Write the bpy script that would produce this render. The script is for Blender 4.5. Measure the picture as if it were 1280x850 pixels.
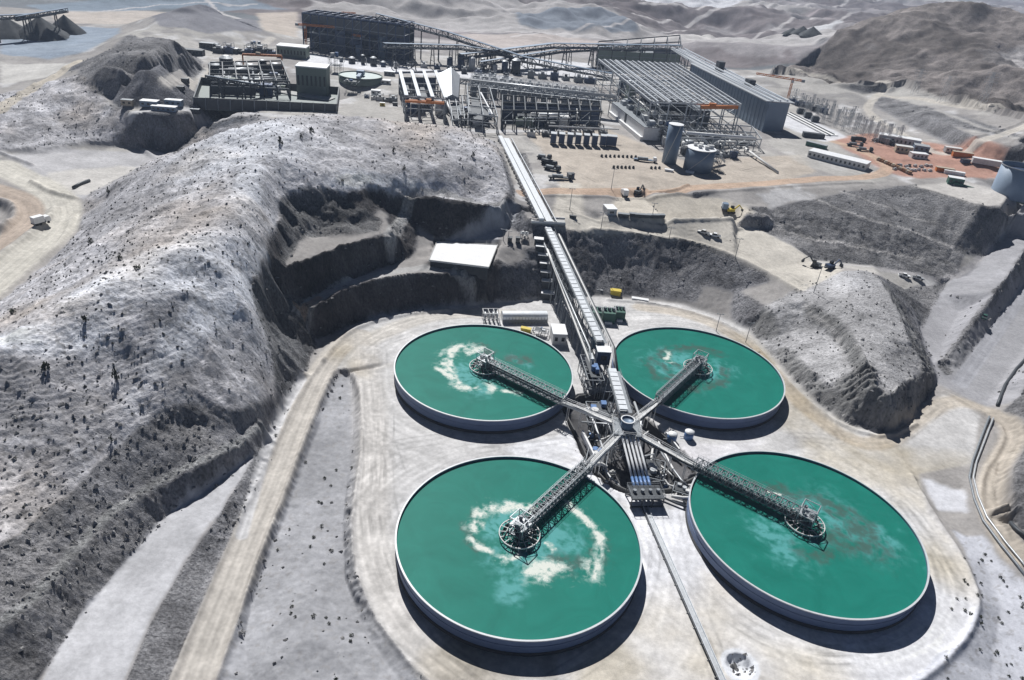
import bpy, math, random
import numpy as np
from mathutils import Vector, Matrix
from mathutils.geometry import delaunay_2d_cdt

# ---------------------------------------------------------------- scene
for o in list(bpy.data.objects):
    bpy.data.objects.remove(o)
SC = bpy.context.scene
COL = SC.collection
RNG = random.Random(7)
NR = np.random.RandomState(7)

# ---------------------------------------------------------------- camera
F, PITCH, ROLL, CH = 883.0, 0.5188, 0.1036, 131.4     # solved from the four equal tanks
cp, sp, cr, sr = math.cos(PITCH), math.sin(PITCH), math.cos(ROLL), math.sin(ROLL)
cam = bpy.data.cameras.new("camera"); camo = bpy.data.objects.new("camera", cam); COL.objects.link(camo)
cam.sensor_width = 36; cam.lens = F / 1280 * 36; cam.clip_start = 1; cam.clip_end = 60000
fw = Vector((0, cp, -sp)); up0 = Vector((0, sp, cp)); r0 = Vector((1, 0, 0))
rt = r0 * cr + up0 * sr; up = -r0 * sr + up0 * cr
M = Matrix((rt, up, -fw)).transposed().to_4x4(); M.translation = (0, 0, CH)
camo.matrix_world = M
SC.camera = camo
SC.render.resolution_x, SC.render.resolution_y = 1024, 680

# ---------------------------------------------------------------- sky, sun, exposure
SUN_EL = math.radians(47); SUN_DIR = Vector((-0.30, 0.954, 0)).normalized() * math.cos(SUN_EL) + Vector((0, 0, math.sin(SUN_EL)))
w = bpy.data.worlds.new("World"); SC.world = w; w.use_nodes = True
nt = w.node_tree; bg = nt.nodes['Background']
sky = nt.nodes.new('ShaderNodeTexSky'); sky.sky_type = 'NISHITA'; sky.sun_disc = False
sky.sun_elevation = SUN_EL; sky.sun_rotation = math.atan2(SUN_DIR.x, SUN_DIR.y); sky.altitude = 4000; sky.air_density = 0.4; sky.dust_density = 0.1; sky.ozone_density = 1.5
nt.links.new(sky.outputs[0], bg.inputs[0]); bg.inputs[1].default_value = 0.05
sun = bpy.data.lights.new("sun", 'SUN'); sun.energy = 5.0; sun.angle = math.radians(0.53); sun.color = (1, 0.99, 0.975)
so = bpy.data.objects.new("sun", sun); COL.objects.link(so); so.rotation_euler = SUN_DIR.to_track_quat('Z', 'Y').to_euler()
SC.view_settings.view_transform = 'Standard'; SC.view_settings.look = 'None'
SC.view_settings.exposure = 0.22; SC.view_settings.gamma = 1
SC.cycles.max_bounces = 6; SC.cycles.volume_bounces = 0

# ---------------------------------------------------------------- helpers
def at(px, py, z=0.0):
    """ground point at height z for a point surveyed off the photograph (1280x850)"""
    u2 = (px - 640) / F; v2 = (425 - py) / F
    u = u2 * cr - v2 * sr; v = u2 * sr + v2 * cr
    y = cp + v * sp; zz = -sp + v * cp
    k = (z - CH) / zz
    return Vector((u * k, y * k, z))

def tag(o, label=None, cat=None, group=None, kind=None):
    if label: o['label'] = label
    if cat: o['category'] = cat
    if group: o['group'] = group
    if kind: o['kind'] = kind
    return o

_TAB = np.random.RandomState(99).rand(64, 256 * 256).astype(np.float32)
def lat(ix, iy, t): return t[((ix & 255) << 8) | (iy & 255)]

def noise2(x, y, s, seed=0):
    x = x / s; y = y / s
    ix = np.floor(x); iy = np.floor(y); fx = x - ix; fy = y - iy
    fx = fx * fx * (3 - 2 * fx); fy = fy * fy * (3 - 2 * fy)
    ix = ix.astype(np.int32); iy = iy.astype(np.int32); t = _TAB[seed % 64]
    a = lat(ix, iy, t); b = lat(ix + 1, iy, t); c = lat(ix, iy + 1, t); d = lat(ix + 1, iy + 1, t)
    return (a * (1 - fx) + b * fx) * (1 - fy) + (c * (1 - fx) + d * fx) * fy

def fbm(x, y, s, octs=4, seed=0):
    x = np.asarray(x, np.float32); y = np.asarray(y, np.float32); t = 0; a = 1; n = 0
    for i in range(octs):
        ca, sa = math.cos(i * 1.3), math.sin(i * 1.3)
        t = t + a * noise2(x * ca - y * sa, x * sa + y * ca, s, seed + i); n += a; a *= 0.5; s *= 0.5
    return t / n - 0.5        # -0.5..0.5

def sstep(a, b, x):
    t = np.clip((x - a) / (b - a), 0, 1)
    return t * t * (3 - 2 * t)

def W(pts):
    """list of (px,py,z) -> Nx3 world"""
    return np.array([list(at(*p)) for p in pts])

def inpoly(P, x, y):
    r = np.zeros(x.shape, bool)
    x0, x1 = P[:, 0].min(), P[:, 0].max(); y0, y1 = P[:, 1].min(), P[:, 1].max()
    idx = np.where((x >= x0) & (x <= x1) & (y >= y0) & (y <= y1))[0] if x.ndim == 1 else None
    xs, ys = x[idx], y[idx]; c = np.zeros(len(idx), bool); j = len(P) - 1
    for i in range(len(P)):
        xi, yi, xj, yj = P[i, 0], P[i, 1], P[j, 0], P[j, 1]
        if yi != yj:
            c ^= ((yi > ys) != (yj > ys)) & (xs < (xj - xi) * (ys - yi) / (yj - yi) + xi)
        j = i
    r[idx] = c
    return r

def pdist(L, x, y, maxd):
    """distance to polyline and arclength, for points within maxd (else inf)"""
    Df = np.full(x.shape, 1e9); Sf = np.zeros(x.shape); s0 = 0; P = np.asarray(L)
    sub = np.where((x > P[:, 0].min() - maxd) & (x < P[:, 0].max() + maxd) & (y > P[:, 1].min() - maxd) & (y < P[:, 1].max() + maxd))[0]
    xs, ys_ = x[sub], y[sub]; D = np.full(xs.shape, 1e9); S = np.zeros(xs.shape)
    for a, b in zip(L[:-1], L[1:]):
        m = np.where((xs > min(a[0], b[0]) - maxd) & (xs < max(a[0], b[0]) + maxd) & (ys_ > min(a[1], b[1]) - maxd) & (ys_ < max(a[1], b[1]) + maxd))[0]
        dx, dy = b[0] - a[0], b[1] - a[1]; l2 = dx * dx + dy * dy + 1e-9; l = math.sqrt(l2)
        t = np.clip(((xs[m] - a[0]) * dx + (ys_[m] - a[1]) * dy) / l2, 0, 1)
        sx = xs[m] - a[0] - t * dx; sy = ys_[m] - a[1] - t * dy
        d = np.hypot(sx, sy); sg = np.sign(dx * sy - dy * sx)
        up_ = d < np.abs(D[m]); mm = m[up_]
        D[mm] = (d * sg)[up_]; S[mm] = s0 + t[up_] * l
        s0 += l
    Df[sub] = D; Sf[sub] = S
    return Df, Sf
def smoothline(L, n=2):
    for _ in range(n):
        Q = [L[0]]
        for a, b in zip(L[:-1], L[1:]):
            Q += [a * .75 + b * .25, a * .25 + b * .75]
        Q.append(L[-1]); L = np.array(Q)
    return L

# ================================================================ TERRAIN
ZT = 5.0                                     # tank rim height
TANKS = {'A': (6.7, 126.4), 'B': (81.1, 140.9), 'C': (-8.3, 201.0), 'D': (66.2, 215.1)}
HUB = (36.4, 170.9)
BRK = []                                     # break lines (crests, toes, spot heights)
def L(*pts, dense=None): BRK.append(W(pts)); return pts
def LW(*pts): BRK.append(np.array(pts, float))
# --- pad round the tanks (z 0)
for n, (cx, cy) in TANKS.items():
    a = np.linspace(0, 2 * np.pi, 25)
    LW(*[(cx + 33 * math.cos(t), cy + 33 * math.sin(t), 0) for t in a]); LW((cx, cy, 0), (cx + 15, cy, 0))
toe1 = L((470, 396, 0), (520, 386, 0), (560, 382, 0), (592, 380, 0), (620, 378, 0), (680, 374, 0), (740, 370, 0), (800, 373, 0), (850, 380, 0), (900, 396, 0), (935, 412, 0),
  (958, 440, 0), (985, 470, 0), (1020, 505, 0), (1060, 530, 0), (1110, 542, 0), (1140, 522, 0), (1163, 488, 0))
L((470, 396, 0), (445, 402, 0), (415, 416, 0), (395, 436, 0), (380, 458, 0))
# lower cut crest / bench 1
L((378, 396, 10), (390, 386, 11.5), (420, 369, 12), (450, 356, 12), (485, 348, 12), (520, 343, 12), (560, 344, 12), (588, 349, 10), (602, 362, 5))
L((384, 420, 2), (400, 418, 0.5), (440, 406, 0.2))
L((371, 378, 12.5), (400, 362, 12.5), (430, 350, 13), (465, 336, 13), (500, 324, 13), (530, 322, 13.5))
L((545, 331, 13), (580, 338, 13), (603, 348, 9))
# upper cut crest / bench 2
L((348, 344, 23), (375, 331, 24), (400, 321, 24), (440, 306, 24), (470, 298, 24), (488, 294, 24), (500, 292, 22))
L((352, 328, 25), (380, 310, 25), (410, 296, 25), (440, 290, 25), (486, 284, 25))
L((488, 293, 24), (502, 300, 19), (520, 312, 14.5))
# white pad and apron
L((536, 324, 14.5), (547, 302, 15), (600, 300, 16), (622, 306, 16), (612, 331, 15), (575, 328, 15), (536, 324, 14.5))
L((540, 333, 12.5), (575, 343, 11), (606, 350, 9.5)); L((630, 300, 17), (650, 300, 17.5), (665, 292, 19)); L((600, 300, 16), (632, 290, 18), (650, 270, 21))
L((550, 298, 16), (590, 296, 16.5), (620, 286, 18), (640, 268, 21.5))
# bench road 3 (from x 490 to 640)
L((505, 262, 25), (530, 256, 25.5), (560, 256, 25.5), (600, 262, 25.5), (635, 263, 25.5))
L((508, 254, 26), (530, 251, 26), (560, 250, 26), (600, 254, 26), (635, 258, 26))
L((465, 247, 31), (490, 241, 32), (540, 238, 33), (600, 242, 33), (625, 246, 32), (638, 238, 29))
L((505, 262, 25), (520, 280, 20), (545, 296, 16.5)); L((486, 276, 25.5), (492, 262, 25.5))
# fan mound between apron and toe
L((618, 312, 16.5), (640, 305, 17), (665, 312, 16), (672, 340, 9), (676, 370, 1)); L((625, 335, 12), (650, 332, 12), (618, 355, 7)); L((645, 350, 7), (608, 372, 1.5))
# dark knob
L((358, 262, 33), (365, 250, 35), (385, 242, 36), (410, 240, 36), (430, 246, 34), (455, 256, 31), (470, 265, 28), (480, 276, 26))
L((350, 320, 26), (375, 296, 26), (400, 284, 26.5), (430, 278, 27), (460, 277, 26.5)); L((352, 276, 31), (346, 300, 27.5))
L((385, 262, 31), (410, 262, 31), (438, 266, 29.5))
# natural hill edge on its east side
L((355, 250, 37), (344, 280, 34.5), (330, 318, 32), (320, 345, 30.5), (317, 368, 26), (330, 395, 18), (342, 430, 12), (344, 460, 9.5), (342, 485, 9))
L((340, 352, 22), (345, 368, 16), (362, 384, 14)); L((345, 400, 12), (360, 420, 7), (372, 440, 3.5), (380, 452, 1))
L((350, 470, 5), (362, 480, 2.5)); 
# lower hill crest edge (top of lower benches) going to lower left
L((342, 485, 9), (325, 500, 11.5), (300, 512, 13.5), (262, 508, 16), (225, 512, 18), (195, 524, 18), (165, 546, 17.5), (130, 572, 17), (98, 604, 16.5), (60, 642, 16), (0, 684, 16), (-90, 745, 15))
L((330, 530, 7), (295, 560, 8.5), (255, 583, 9.5), (198, 608, 9.8), (134, 654, 10), (97, 694, 10.5), (50, 749, 11), (0, 790, 11.5), (-80, 860, 11.5))
L((325, 522, 7.5), (290, 550, 9), (250, 572, 10), (193, 596, 10.4), (128, 642, 10.6), (90, 682, 11), (42, 738, 11.5), (0, 772, 12), (-85, 840, 12))
L((280, 535, 11.5), (240, 530, 14), (215, 545, 14.5), (190, 560, 14.5))
L((310, 572, 3.2), (292, 586, 3.8), (240, 625, 4), (198, 653, 4), (144, 716, 4), (97, 770, 4), (67, 821, 4), (35, 870, 4), (0, 940, 4))
L((372, 478, 0.8), (350, 512, 1.5), (326, 560, 2.6), (319, 572, 2.9), (290, 622, 3.8), (269, 649, 3.8), (235, 693, 3.7), (188, 775, 3.2), (150, 870, 3), (120, 940, 3))
# haul road along the pad (z 0)
L((405, 450, 0), (385, 478, 0), (365, 512, 0), (345, 556, 0), (326, 600, 0), (300, 655, 0), (272, 712, 0), (244, 780, 0), (212, 860, 0), (180, 950, 0))
L((418, 462, 0), (408, 482, 0), (395, 512, 0), (376, 560, 0), (350, 632, 0), (322, 702, 0), (296, 780, 0), (268, 860, 0), (240, 960, 0))
L((426, 466, -1.2), (417, 482, -1.6), (403, 518, -1.8), (384, 566, -2), (358, 638, -2), (330, 706, -2), (312, 760, -2), (306, 800, -1.5), (312, 870, -1))
L((430, 461, 0), (441, 465, 0), (450, 490, 0), (453, 520, 0), (452, 560, 0), (444, 610, 0), (440, 660, 0), (444, 715, 0), (470, 775, 0), (520, 840, 0), (600, 905, 0))
L((438, 470, -2.2), (443, 500, -2.2), (441, 545, -2.4), (433, 600, -2.4), (429, 660, -2.4), (431, 720, -2.2), (455, 790, -1.6), (505, 860, -1.2), (580, 930, -1))
L((400, 600, -2.2), (390, 700, -1.6), (380, 800, 1.5), (400, 800, 1.2), (450, 850, .6), (340, 830, .6), (360, 900, 1)); L((400, 990, 0), (600, 1000, 0), (900, 1000, -1), (1200, 1000, -3))
# natural hill body
L((-90, 480, 28), (0, 432, 35), (60, 396, 37), (110, 366, 39), (180, 336, 41), (260, 300, 42), (300, 262, 44.5), (320, 215, 47.5), (345, 180, 50), (372, 160, 52.5))
L((200, 380, 36), (300, 350, 33.5)); L((300, 300, 39), (330, 270, 38.5))
L((400, 215, 42), (470, 220, 39), (560, 215, 37.5)); L((380, 180, 48), (450, 180, 45), (540, 180, 42.5), (600, 200, 38)); L((310, 390, 28), (300, 405, 25))
L((300, 158, 49.5), (340, 149, 51), (400, 144, 50), (450, 147, 48), (500, 152, 46), (560, 157, 43.5), (600, 165, 41), (622, 195, 37.5), (634, 220, 34))
L((116, 247, 13), (140, 236, 19), (165, 222, 26), (200, 206, 34), (240, 186, 41), (280, 166, 46.5))
L((170, 300, 36.5), (240, 250, 42)); L((130, 280, 27), (100, 330, 27)); L((40, 380, 26), (60, 350, 22))
L((108, 250, 11), (98, 292, 11), (62, 330, 11), (0, 380, 11), (-90, 440, 11))
L((118, 240, 11), (150, 224, 11), (200, 198, 11), (260, 178, 11), (310, 168, 11))         # north toe, unseen
# left lower area
L((-100, 360, 11), (20, 300, 11), (60, 260, 11), (0, 240, 11), (-120, 250, 11)); L((0, 192, 11), (60, 192, 11.5), (120, 184, 12), (180, 185, 12), (240, 190, 12))
L((60, 215, 11), (100, 230, 11), (160, 215, 11)); L((-150, 200, 12), (-160, 190, 13))
L((0, 262, 8), (15, 275, 8)); L((-60, 280, 8), (-60, 300, 8))
# natural mound upper left
L((-80, 150, 22), (0, 134, 24), (40, 118, 27), (80, 110, 28.5), (110, 117, 28.5), (140, 128, 28.5), (160, 140, 28.5)); L((-60, 186, 14), (0, 187, 13), (60, 186, 13), (110, 181, 13)); L((0, 160, 18), (60, 150, 20.5), (110, 150, 20)); L((120, 140, 24.5), (140, 150, 23.5), (160, 164, 20), (172, 178, 15)); L((120, 168, 17), (145, 172, 16))
# fill slope below the left yard
L((165, 140, 29.5), (200, 143, 29.5), (240, 141, 29.5), (290, 142, 29.5), (335, 149, 29.5), (420, 155, 29), (500, 165, 29), (600, 172, 29), (618, 178, 29)); L((190, 182, 12.5), (215, 192, 12), (240, 186, 12), (270, 176, 12))
# north yards (plateau z 29-30)
L((200, 135, 30), (300, 134, 30), (420, 142, 30), (500, 140, 30), (600, 158, 30), (660, 160, 29.5)); L((180, 120, 30), (250, 90, 30), (350, 80, 30), (450, 85, 30), (480, 110, 30)); L((240, 70, 30), (360, 50, 30), (450, 70, 30), (560, 90, 30), (700, 100, 30), (820, 100, 31))
L((700, 150, 29), (760, 165, 28), (850, 200, 28), (920, 210, 28.5), (980, 200, 30), (1010, 190, 31)); L((860, 130, 30), (930, 150, 30.5), (990, 150, 31))
# stepped mound
L((95, 105, 31), (115, 118, 30.5), (150, 122, 30), (185, 120, 30), (215, 104, 30), (245, 88, 30), (252, 78, 30), (248, 64, 31))
L((108, 99, 36), (150, 105, 37.5), (185, 104, 38), (215, 89, 38.5), (244, 70, 39)); L((118, 94, 37), (160, 97, 38.2), (188, 97, 38.6), (210, 86, 39.2), (238, 66, 39.6))
L((128, 80, 44.5), (160, 85, 46), (185, 86, 47), (204, 70, 48), (230, 52, 49)); L((150, 66, 48.5), (180, 70, 49), (198, 60, 49.6), (215, 49, 50.2), (185, 45, 50), (163, 52, 49)); L((150, 45, 36), (185, 38, 36), (225, 40, 37), (250, 52, 34)); L((120, 70, 42), (105, 84, 37), (90, 95, 33))
L((60, 95, 24), (100, 78, 27), (130, 66, 30)); L((20, 120, 23), (0, 128, 21), (-60, 130, 19)); L((0, 75, 21), (60, 78, 22), (100, 70, 26), (120, 60, 28)); L((0, 100, 20), (40, 95, 22))
# mound far upper left
L((180, 33, 26), (230, 36, 27), (300, 36, 29)); L((205, 15, 44), (225, 8, 49), (250, 3, 52), (262, 6, 50), (280, 22, 38)); L((250, 17, 45), (280, 14, 44), (296, 24, 36)); L((170, 28, 26), (150, 32, 25)); L((290, 8, 30), (310, 12, 30))
# right of the launder
L((660, 272, 24), (640, 250, 26), (632, 215, 29), (622, 185, 30.5)); L((672, 276, 24.5), (690, 278, 24), (700, 274, 24), (720, 270, 24), (745, 272, 23)); L((690, 285, 22), (740, 288, 21), (800, 294, 20), (860, 303, 18.5), (920, 322, 16.5), (960, 342, 15), (1000, 366, 14))
L((672, 288, 21), (660, 300, 18)); L((686, 300, 18.5), (700, 330, 11), (716, 360, 3)); L((760, 330, 9.5), (850, 340, 8.5), (920, 365, 7))
L((780, 283, 21.5), (854, 283, 20), (948, 286, 18.5), (999, 313, 16.5), (1014, 327, 15.5)); L((750, 268, 24.5), (800, 271, 25), (870, 272, 25), (925, 270, 25), (960, 272, 23)); L((775, 246, 25.5), (820, 244, 25.5), (900, 248, 26), (940, 258, 26)); L((760, 236, 27.5), (850, 241, 28), (920, 237, 28), (980, 236, 28.5), (1060, 234, 29.5), (1140, 229, 30), (1180, 228, 30.5))
L((690, 240, 27), (700, 220, 28), (690, 200, 28.5), (660, 180, 29)); L((655, 190, 29), (672, 240, 26), (676, 262, 25)); L((650, 200, 25), (668, 250, 23.5), (672, 268, 23.5)); L((645, 185, 29), (650, 190, 28))
L((740, 215, 28), (850, 225, 28), (950, 225, 28.5), (1010, 215, 30)); 
# terraces south of the yard (east)
L((960, 256, 24), (1000, 262, 23.5), (1060, 268, 23), (1130, 285, 20), (1190, 310, 13)); L((960, 285, 18), (1010, 296, 16), (1080, 310, 13.5), (1150, 325, 10)); L((1020, 325, 12), (1100, 333, 9), (1190, 350, 5)); L((1025, 318, 13), (1100, 326, 10.5), (1185, 342, 6.5))
L((1150, 232, 30), (1190, 246, 29.5), (1225, 257, 29.5), (1262, 262, 29), (1275, 258, 29)); 
L((1200, 228, 31), (1250, 215, 32), (1290, 210, 32)); L((1250, 240, 31), (1330, 270, 31)); L((1300, 240, 31), (1380, 260, 31))
# rock nose
L((1012, 345, 16), (1040, 345, 18), (1062, 340, 21), (1085, 339, 21.5), (1100, 350, 21), (1118, 378, 19), (1138, 425, 14), (1152, 450, 10), (1162, 466, 6.5)); L((1100, 344, 16), (1128, 375, 9), (1149, 425, 4), (1162, 452, 2))
L((960, 388, 9), (985, 378, 12.5), (1010, 376, 14), (1050, 400, 15), (1075, 440, 14), (1090, 480, 13), (1112, 496, 11), (1135, 478, 9.5), (1155, 469, 7.5)); L((1060, 380, 18), (1100, 430, 15), (1112, 470, 12)); L((1000, 388, 11), (1050, 425, 10.5), (1078, 470, 10), (1085, 492, 9.5))
L((975, 420, 4), (1010, 460, 5), (1050, 500, 4))
# valley east of it
L((1180, 355, 3), (1165, 380, 1), (1150, 410, 0), (1160, 440, 0), (1172, 470, 0)); L((1210, 345, 5), (1240, 310, 11), (1262, 280, 18), (1285, 262, 22)); L((1200, 390, 0), (1180, 430, 0), (1180, 460, 0)); L((1180, 450, 2.5), (1216, 402, 6.5), (1248, 360, 10), (1280, 315, 14), (1330, 250, 22))
L((1190, 470, 0), (1225, 425, .5), (1255, 385, 2), (1290, 335, 4), (1350, 280, 8)); L((1210, 480, -1), (1250, 425, 0), (1285, 375, 1.5), (1360, 310, 4)); L((1235, 500, -1), (1270, 450, 0), (1300, 405, 1), (1380, 340, 2)); L((1255, 515, 1), (1290, 470, 5), (1340, 420, 9)); L((1350, 520, 12), (1450, 450, 15))
L((1180, 500, 0), (1230, 515, 0), (1262, 538, 0), (1252, 562, -.3), (1232, 590, -.6), (1226, 625, -1), (1245, 665, -1), (1285, 720, -1.5), (1340, 790, -2))
L((1272, 555, 1), (1250, 580, 0), (1246, 620, -.5), (1262, 655, -1)); L((1290, 560, 6), (1270, 590, 6), (1266, 625, 5), (1290, 660, 3)); L((1360, 600, 10), (1360, 680, 8))
L((1170, 530, 0), (1215, 530, -.4), (1208, 580, -.8), (1205, 610, -1), (1222, 655, -1.4), (1260, 705, -1.8), (1300, 770, -2.2)); L((1140, 595, -.3), (1165, 640, -.5), (1205, 700, -.8), (1225, 750, -1), (1215, 790, -1), (1170, 840, -1), (1100, 880, -.7))
L((1145, 605, -1.5), (1175, 640, -2.6), (1205, 665, -2.6)); L((1150, 600, -1.2), (1200, 612, -1.6), (1212, 640, -1.8)); L((1230, 700, -2.5), (1250, 760, -3), (1240, 840, -4), (1340, 900, -6), (1200, 960, -5))
# dump hole near the flume bottom
a = np.linspace(0, 2 * np.pi, 13); c0 = at(925, 832, 0); c0_pit = c0.copy()
LW(*[(c0.x + 3.2 * math.cos(t), c0.y + 3.2 * math.sin(t), 0) for t in a]); LW((c0.x + .2, c0.y + .5, -2.4), (c0.x - .3, c0.y + .4, -2.4))
# sump between the tanks
SUMP = [(702, 520), (722, 505), (770, 500), (800, 530), (828, 556), (862, 590), (868, 606), (838, 622), (790, 628), (755, 612), (735, 590), (722, 560)]
s_in = W([(x, y, -3.2) for x, y in SUMP]); cen = s_in[:, :2].mean(0)
LW(*[tuple(p) for p in s_in], tuple(s_in[0]))
so_ = s_in.copy(); so_[:, :2] += (so_[:, :2] - cen) / np.linalg.norm(so_[:, :2] - cen, axis=1)[:, None] * 1.0; so_[:, 2] = 0
LW(*[tuple(p) for p in so_], tuple(so_[0])); LW((cen[0], cen[1], -3.2), (cen[0] + 4, cen[1], -3.2))
# far plain and hills: world coordinates
L((1000, 130, 33), (1060, 140, 33), (1120, 160, 33), (1180, 200, 33)); L((1080, 118, 38), (1110, 115, 41), (1200, 150, 46), (1290, 180, 48), (1400, 230, 50)); L((1090, 128, 36), (1150, 160, 36), (1230, 200, 36), (1290, 206, 36)); L((1150, 140, 44), (1220, 175, 44), (1290, 192, 43))
L((980, 105, 38), (1060, 106, 42), (1120, 110, 45), (1200, 132, 49), (1290, 162, 52), (1400, 200, 55)); L((970, 92, 40), (1040, 98, 46), (1130, 104, 50), (1180, 120, 51), (1290, 152, 55))
def LY(*pts):
    """survey points given by their distance instead of their height"""
    r = []
    for a, b, Y in pts:
        p = at(a, b, 0); k = Y / p.y; r.append((p.x * k, Y, CH * (1 - k)))
    LW(*r); return r
LY((962, 92, 735), (1000, 93, 735), (1040, 97, 710), (1130, 103, 690), (1180, 119, 640), (1290, 150, 590), (1400, 188, 540))
LY((985, 78, 765), (1010, 64, 790), (1040, 50, 810), (1075, 38, 830), (1110, 26, 845), (1150, 14, 860), (1180, 9, 865), (1215, 8, 870), (1250, 16, 860), (1290, 30, 845), (1360, 58, 800), (1450, 90, 760))
LY((1075, 70, 765), (1100, 55, 790), (1120, 62, 770), (1150, 60, 765), (1200, 45, 790), (1230, 50, 780), (1290, 68, 740)); LY((1060, 85, 730), (1150, 85, 720), (1230, 98, 690), (1290, 110, 660), (1400, 150, 620))
LY((1185, 122, 620), (1215, 98, 640), (1240, 88, 650), (1290, 92, 640), (1380, 120, 600))
for q in LY((1010, 64, 930), (1075, 38, 990), (1150, 14, 1040), (1215, 8, 1050), (1290, 30, 1010), (1400, 70, 950)): BRK[-1][:, 2] = 46
# behind that hill, and the open plain
for (x, y, z) in [(700, 3000, 45), (560, 1300, 45), (900, 1500, 50), (1300, 1400, 60), (1700, 1700, 60), (400, 1000, 42), (300, 760, 36), (500, 1800, 40), (100, 900, 34), (100, 1500, 36), (-200, 1000, 32), (-500, 900, 26), (-900, 900, 24), (-500, 1500, 28), (-1500, 1500, 30), (0, 2400, 40), (1500, 2600, 60), (2500, 2600, 60), (-3000, 3000, 40), (1100, 700, 70), (-700, 600, 20), (-500, 400, 12), (-600, 250, 10), (-400, 150, 10), (-300, 60, 12),
                  (600, 300, 30), (700, 500, 40), (400, 150, 15), (300, 60, -5), (0, 40, 0), (150, 40, -4), (-100, 40, 10), (-150, 60, 16),
                  (-20000, 20000, 60), (0, 20000, 60), (20000, 20000, 60), (-20000, 0, 30), (20000, 0, 60), (-500, -100, 10), (500, -100, 0), (-2000, 20, 20), (2000, 20, 40), (0, -60, 0)]:
    LW((x, y, z), (x + 3, y, z))

pts = []
for ln in BRK:
    for a, b in zip(ln[:-1], ln[1:]):
        d = float(np.hypot(*(b - a)[:2])); dd = max(2.0, 0.012 * a[1]); n = max(1, int(d / dd))
        for k in range(n): pts.append(a + (b - a) * k / n)
    pts.append(ln[-1])
pts = np.array(pts)
key = np.round(pts[:, :2] / 0.7).astype(int); _, ui = np.unique(key, axis=0, return_index=True); pts = pts[np.sort(ui)]
res = delaunay_2d_cdt([Vector(p[:2]) for p in pts], [], [], 0, 1e-4)
tv = np.array([[v[0], v[1]] for v in res[0]]); tz = np.array([pts[o[0], 2] for o in res[3]]); tris = np.array(res[2])

DU = 0.0026
# projective-friendly grid: finer near the camera, coarser far away
us = np.arange(-1.5, 1.5001, DU)
ys = [52.0]
while ys[-1] < 15000:
    y_ = ys[-1]
    k = DU if y_ < 750 else (0.004 if y_ < 2500 else 0.009)
    ys.append(y_ * (1 + k))
ys = np.array(ys); NU, NY = len(us), len(ys)
UU, YY = np.meshgrid(us, ys); XX = UU * YY
ZZ = np.full(XX.shape, np.nan)
tu = tv[:, 0] / np.maximum(tv[:, 1], 1e-3)
ly = np.log(ys)
for t in tris:
    p = tv[t]; 
    if p[:, 1].max() < 52: continue
    if p[:, 1].min() <= 1: u0, u1 = 0, NU
    else:
        u = tu[t]; u0 = max(0, int((u.min() + 1.5) / DU) - 1); u1 = min(NU, int((u.max() + 1.5) / DU) + 3)
    y0 = max(0, np.searchsorted(ys, p[:, 1].min()) - 1); y1 = min(NY, np.searchsorted(ys, p[:, 1].max()) + 1)
    if u0 >= u1 or y0 >= y1: continue
    X = XX[y0:y1, u0:u1]; Y = YY[y0:y1, u0:u1]
    (ax, ay), (bx, by), (cx, cy) = p
    det = (bx - ax) * (cy - ay) - (cx - ax) * (by - ay)
    if abs(det) < 1e-9: continue
    l1 = ((X - ax) * (cy - ay) - (cx - ax) * (Y - ay)) / det; l2 = ((bx - ax) * (Y - ay) - (X - ax) * (by - ay)) / det
    e = -1e-6; m = (l1 >= e) & (l2 >= e) & (l1 + l2 <= 1 + 1e-6)
    z = tz[t[0]] + l1 * (tz[t[1]] - tz[t[0]]) + l2 * (tz[t[2]] - tz[t[0]])
    sub = ZZ[y0:y1, u0:u1]; sub[m] = z[m]
ZZ[np.isnan(ZZ)] = 20
print('terrain grid', ZZ.shape)

x = XX.ravel(); y = YY.ravel(); N0 = len(x)
# natural / smooth masks ------------------------------------------------
def smooth(Z, n):
    for _ in range(n):
        Q = Z.copy()
        Q[1:-1] = (Z[:-2] + 2 * Z[1:-1] + Z[2:]) / 4; Z = Q.copy()
        Q[:, 1:-1] = (Z[:, :-2] + 2 * Z[:, 1:-1] + Z[:, 2:]) / 4; Z = Q
    return Z
ZS = smooth(ZZ, 1); ZB = smooth(ZS, 60)
def poly(pts): return W(pts)
HILL = poly([(355, 250, 37), (344, 280, 34.5), (330, 318, 32), (320, 345, 30.5), (317, 368, 26), (330, 395, 18), (342, 430, 12), (344, 460, 9.5), (342, 485, 9), (325, 500, 11.5), (300, 512, 13.5), (262, 508, 16), (225, 512, 18), (195, 524, 18), (165, 546, 17.5), (130, 572, 17), (98, 604, 16.5), (60, 642, 16), (0, 684, 16), (-90, 745, 15), (-90, 440, 11), (0, 380, 11), (62, 330, 11), (98, 292, 11), (108, 250, 11), (118, 240, 11), (150, 224, 11), (200, 198, 11), (260, 178, 11), (310, 168, 11), (335, 149, 29.5), (420, 155, 29), (500, 165, 29), (600, 172, 29), (618, 178, 29), (632, 215, 30), (638, 238, 29), (625, 246, 32), (600, 242, 33), (540, 238, 33), (490, 241, 32), (465, 247, 31), (430, 246, 34), (410, 240, 36), (385, 242, 36), (365, 250, 35)])
MOUND = poly([(-80, 188, 13), (0, 187, 13), (60, 186, 13), (110, 181, 13), (150, 165, 20), (165, 142, 29.5), (140, 126, 31), (100, 100, 31), (20, 110, 24), (-80, 130, 20)])
NOSE = poly([(1012, 345, 16), (1062, 338, 21), (1085, 336, 21.5), (1104, 348, 18), (1125, 375, 12), (1147, 425, 5), (1168, 468, 3), (1163, 488, 0), (1140, 522, 0), (1110, 542, 0), (1060, 530, 0), (1020, 505, 0), (985, 470, 0), (958, 440, 0), (935, 412, 0), (955, 385, 8), (990, 366, 14)])
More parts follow.
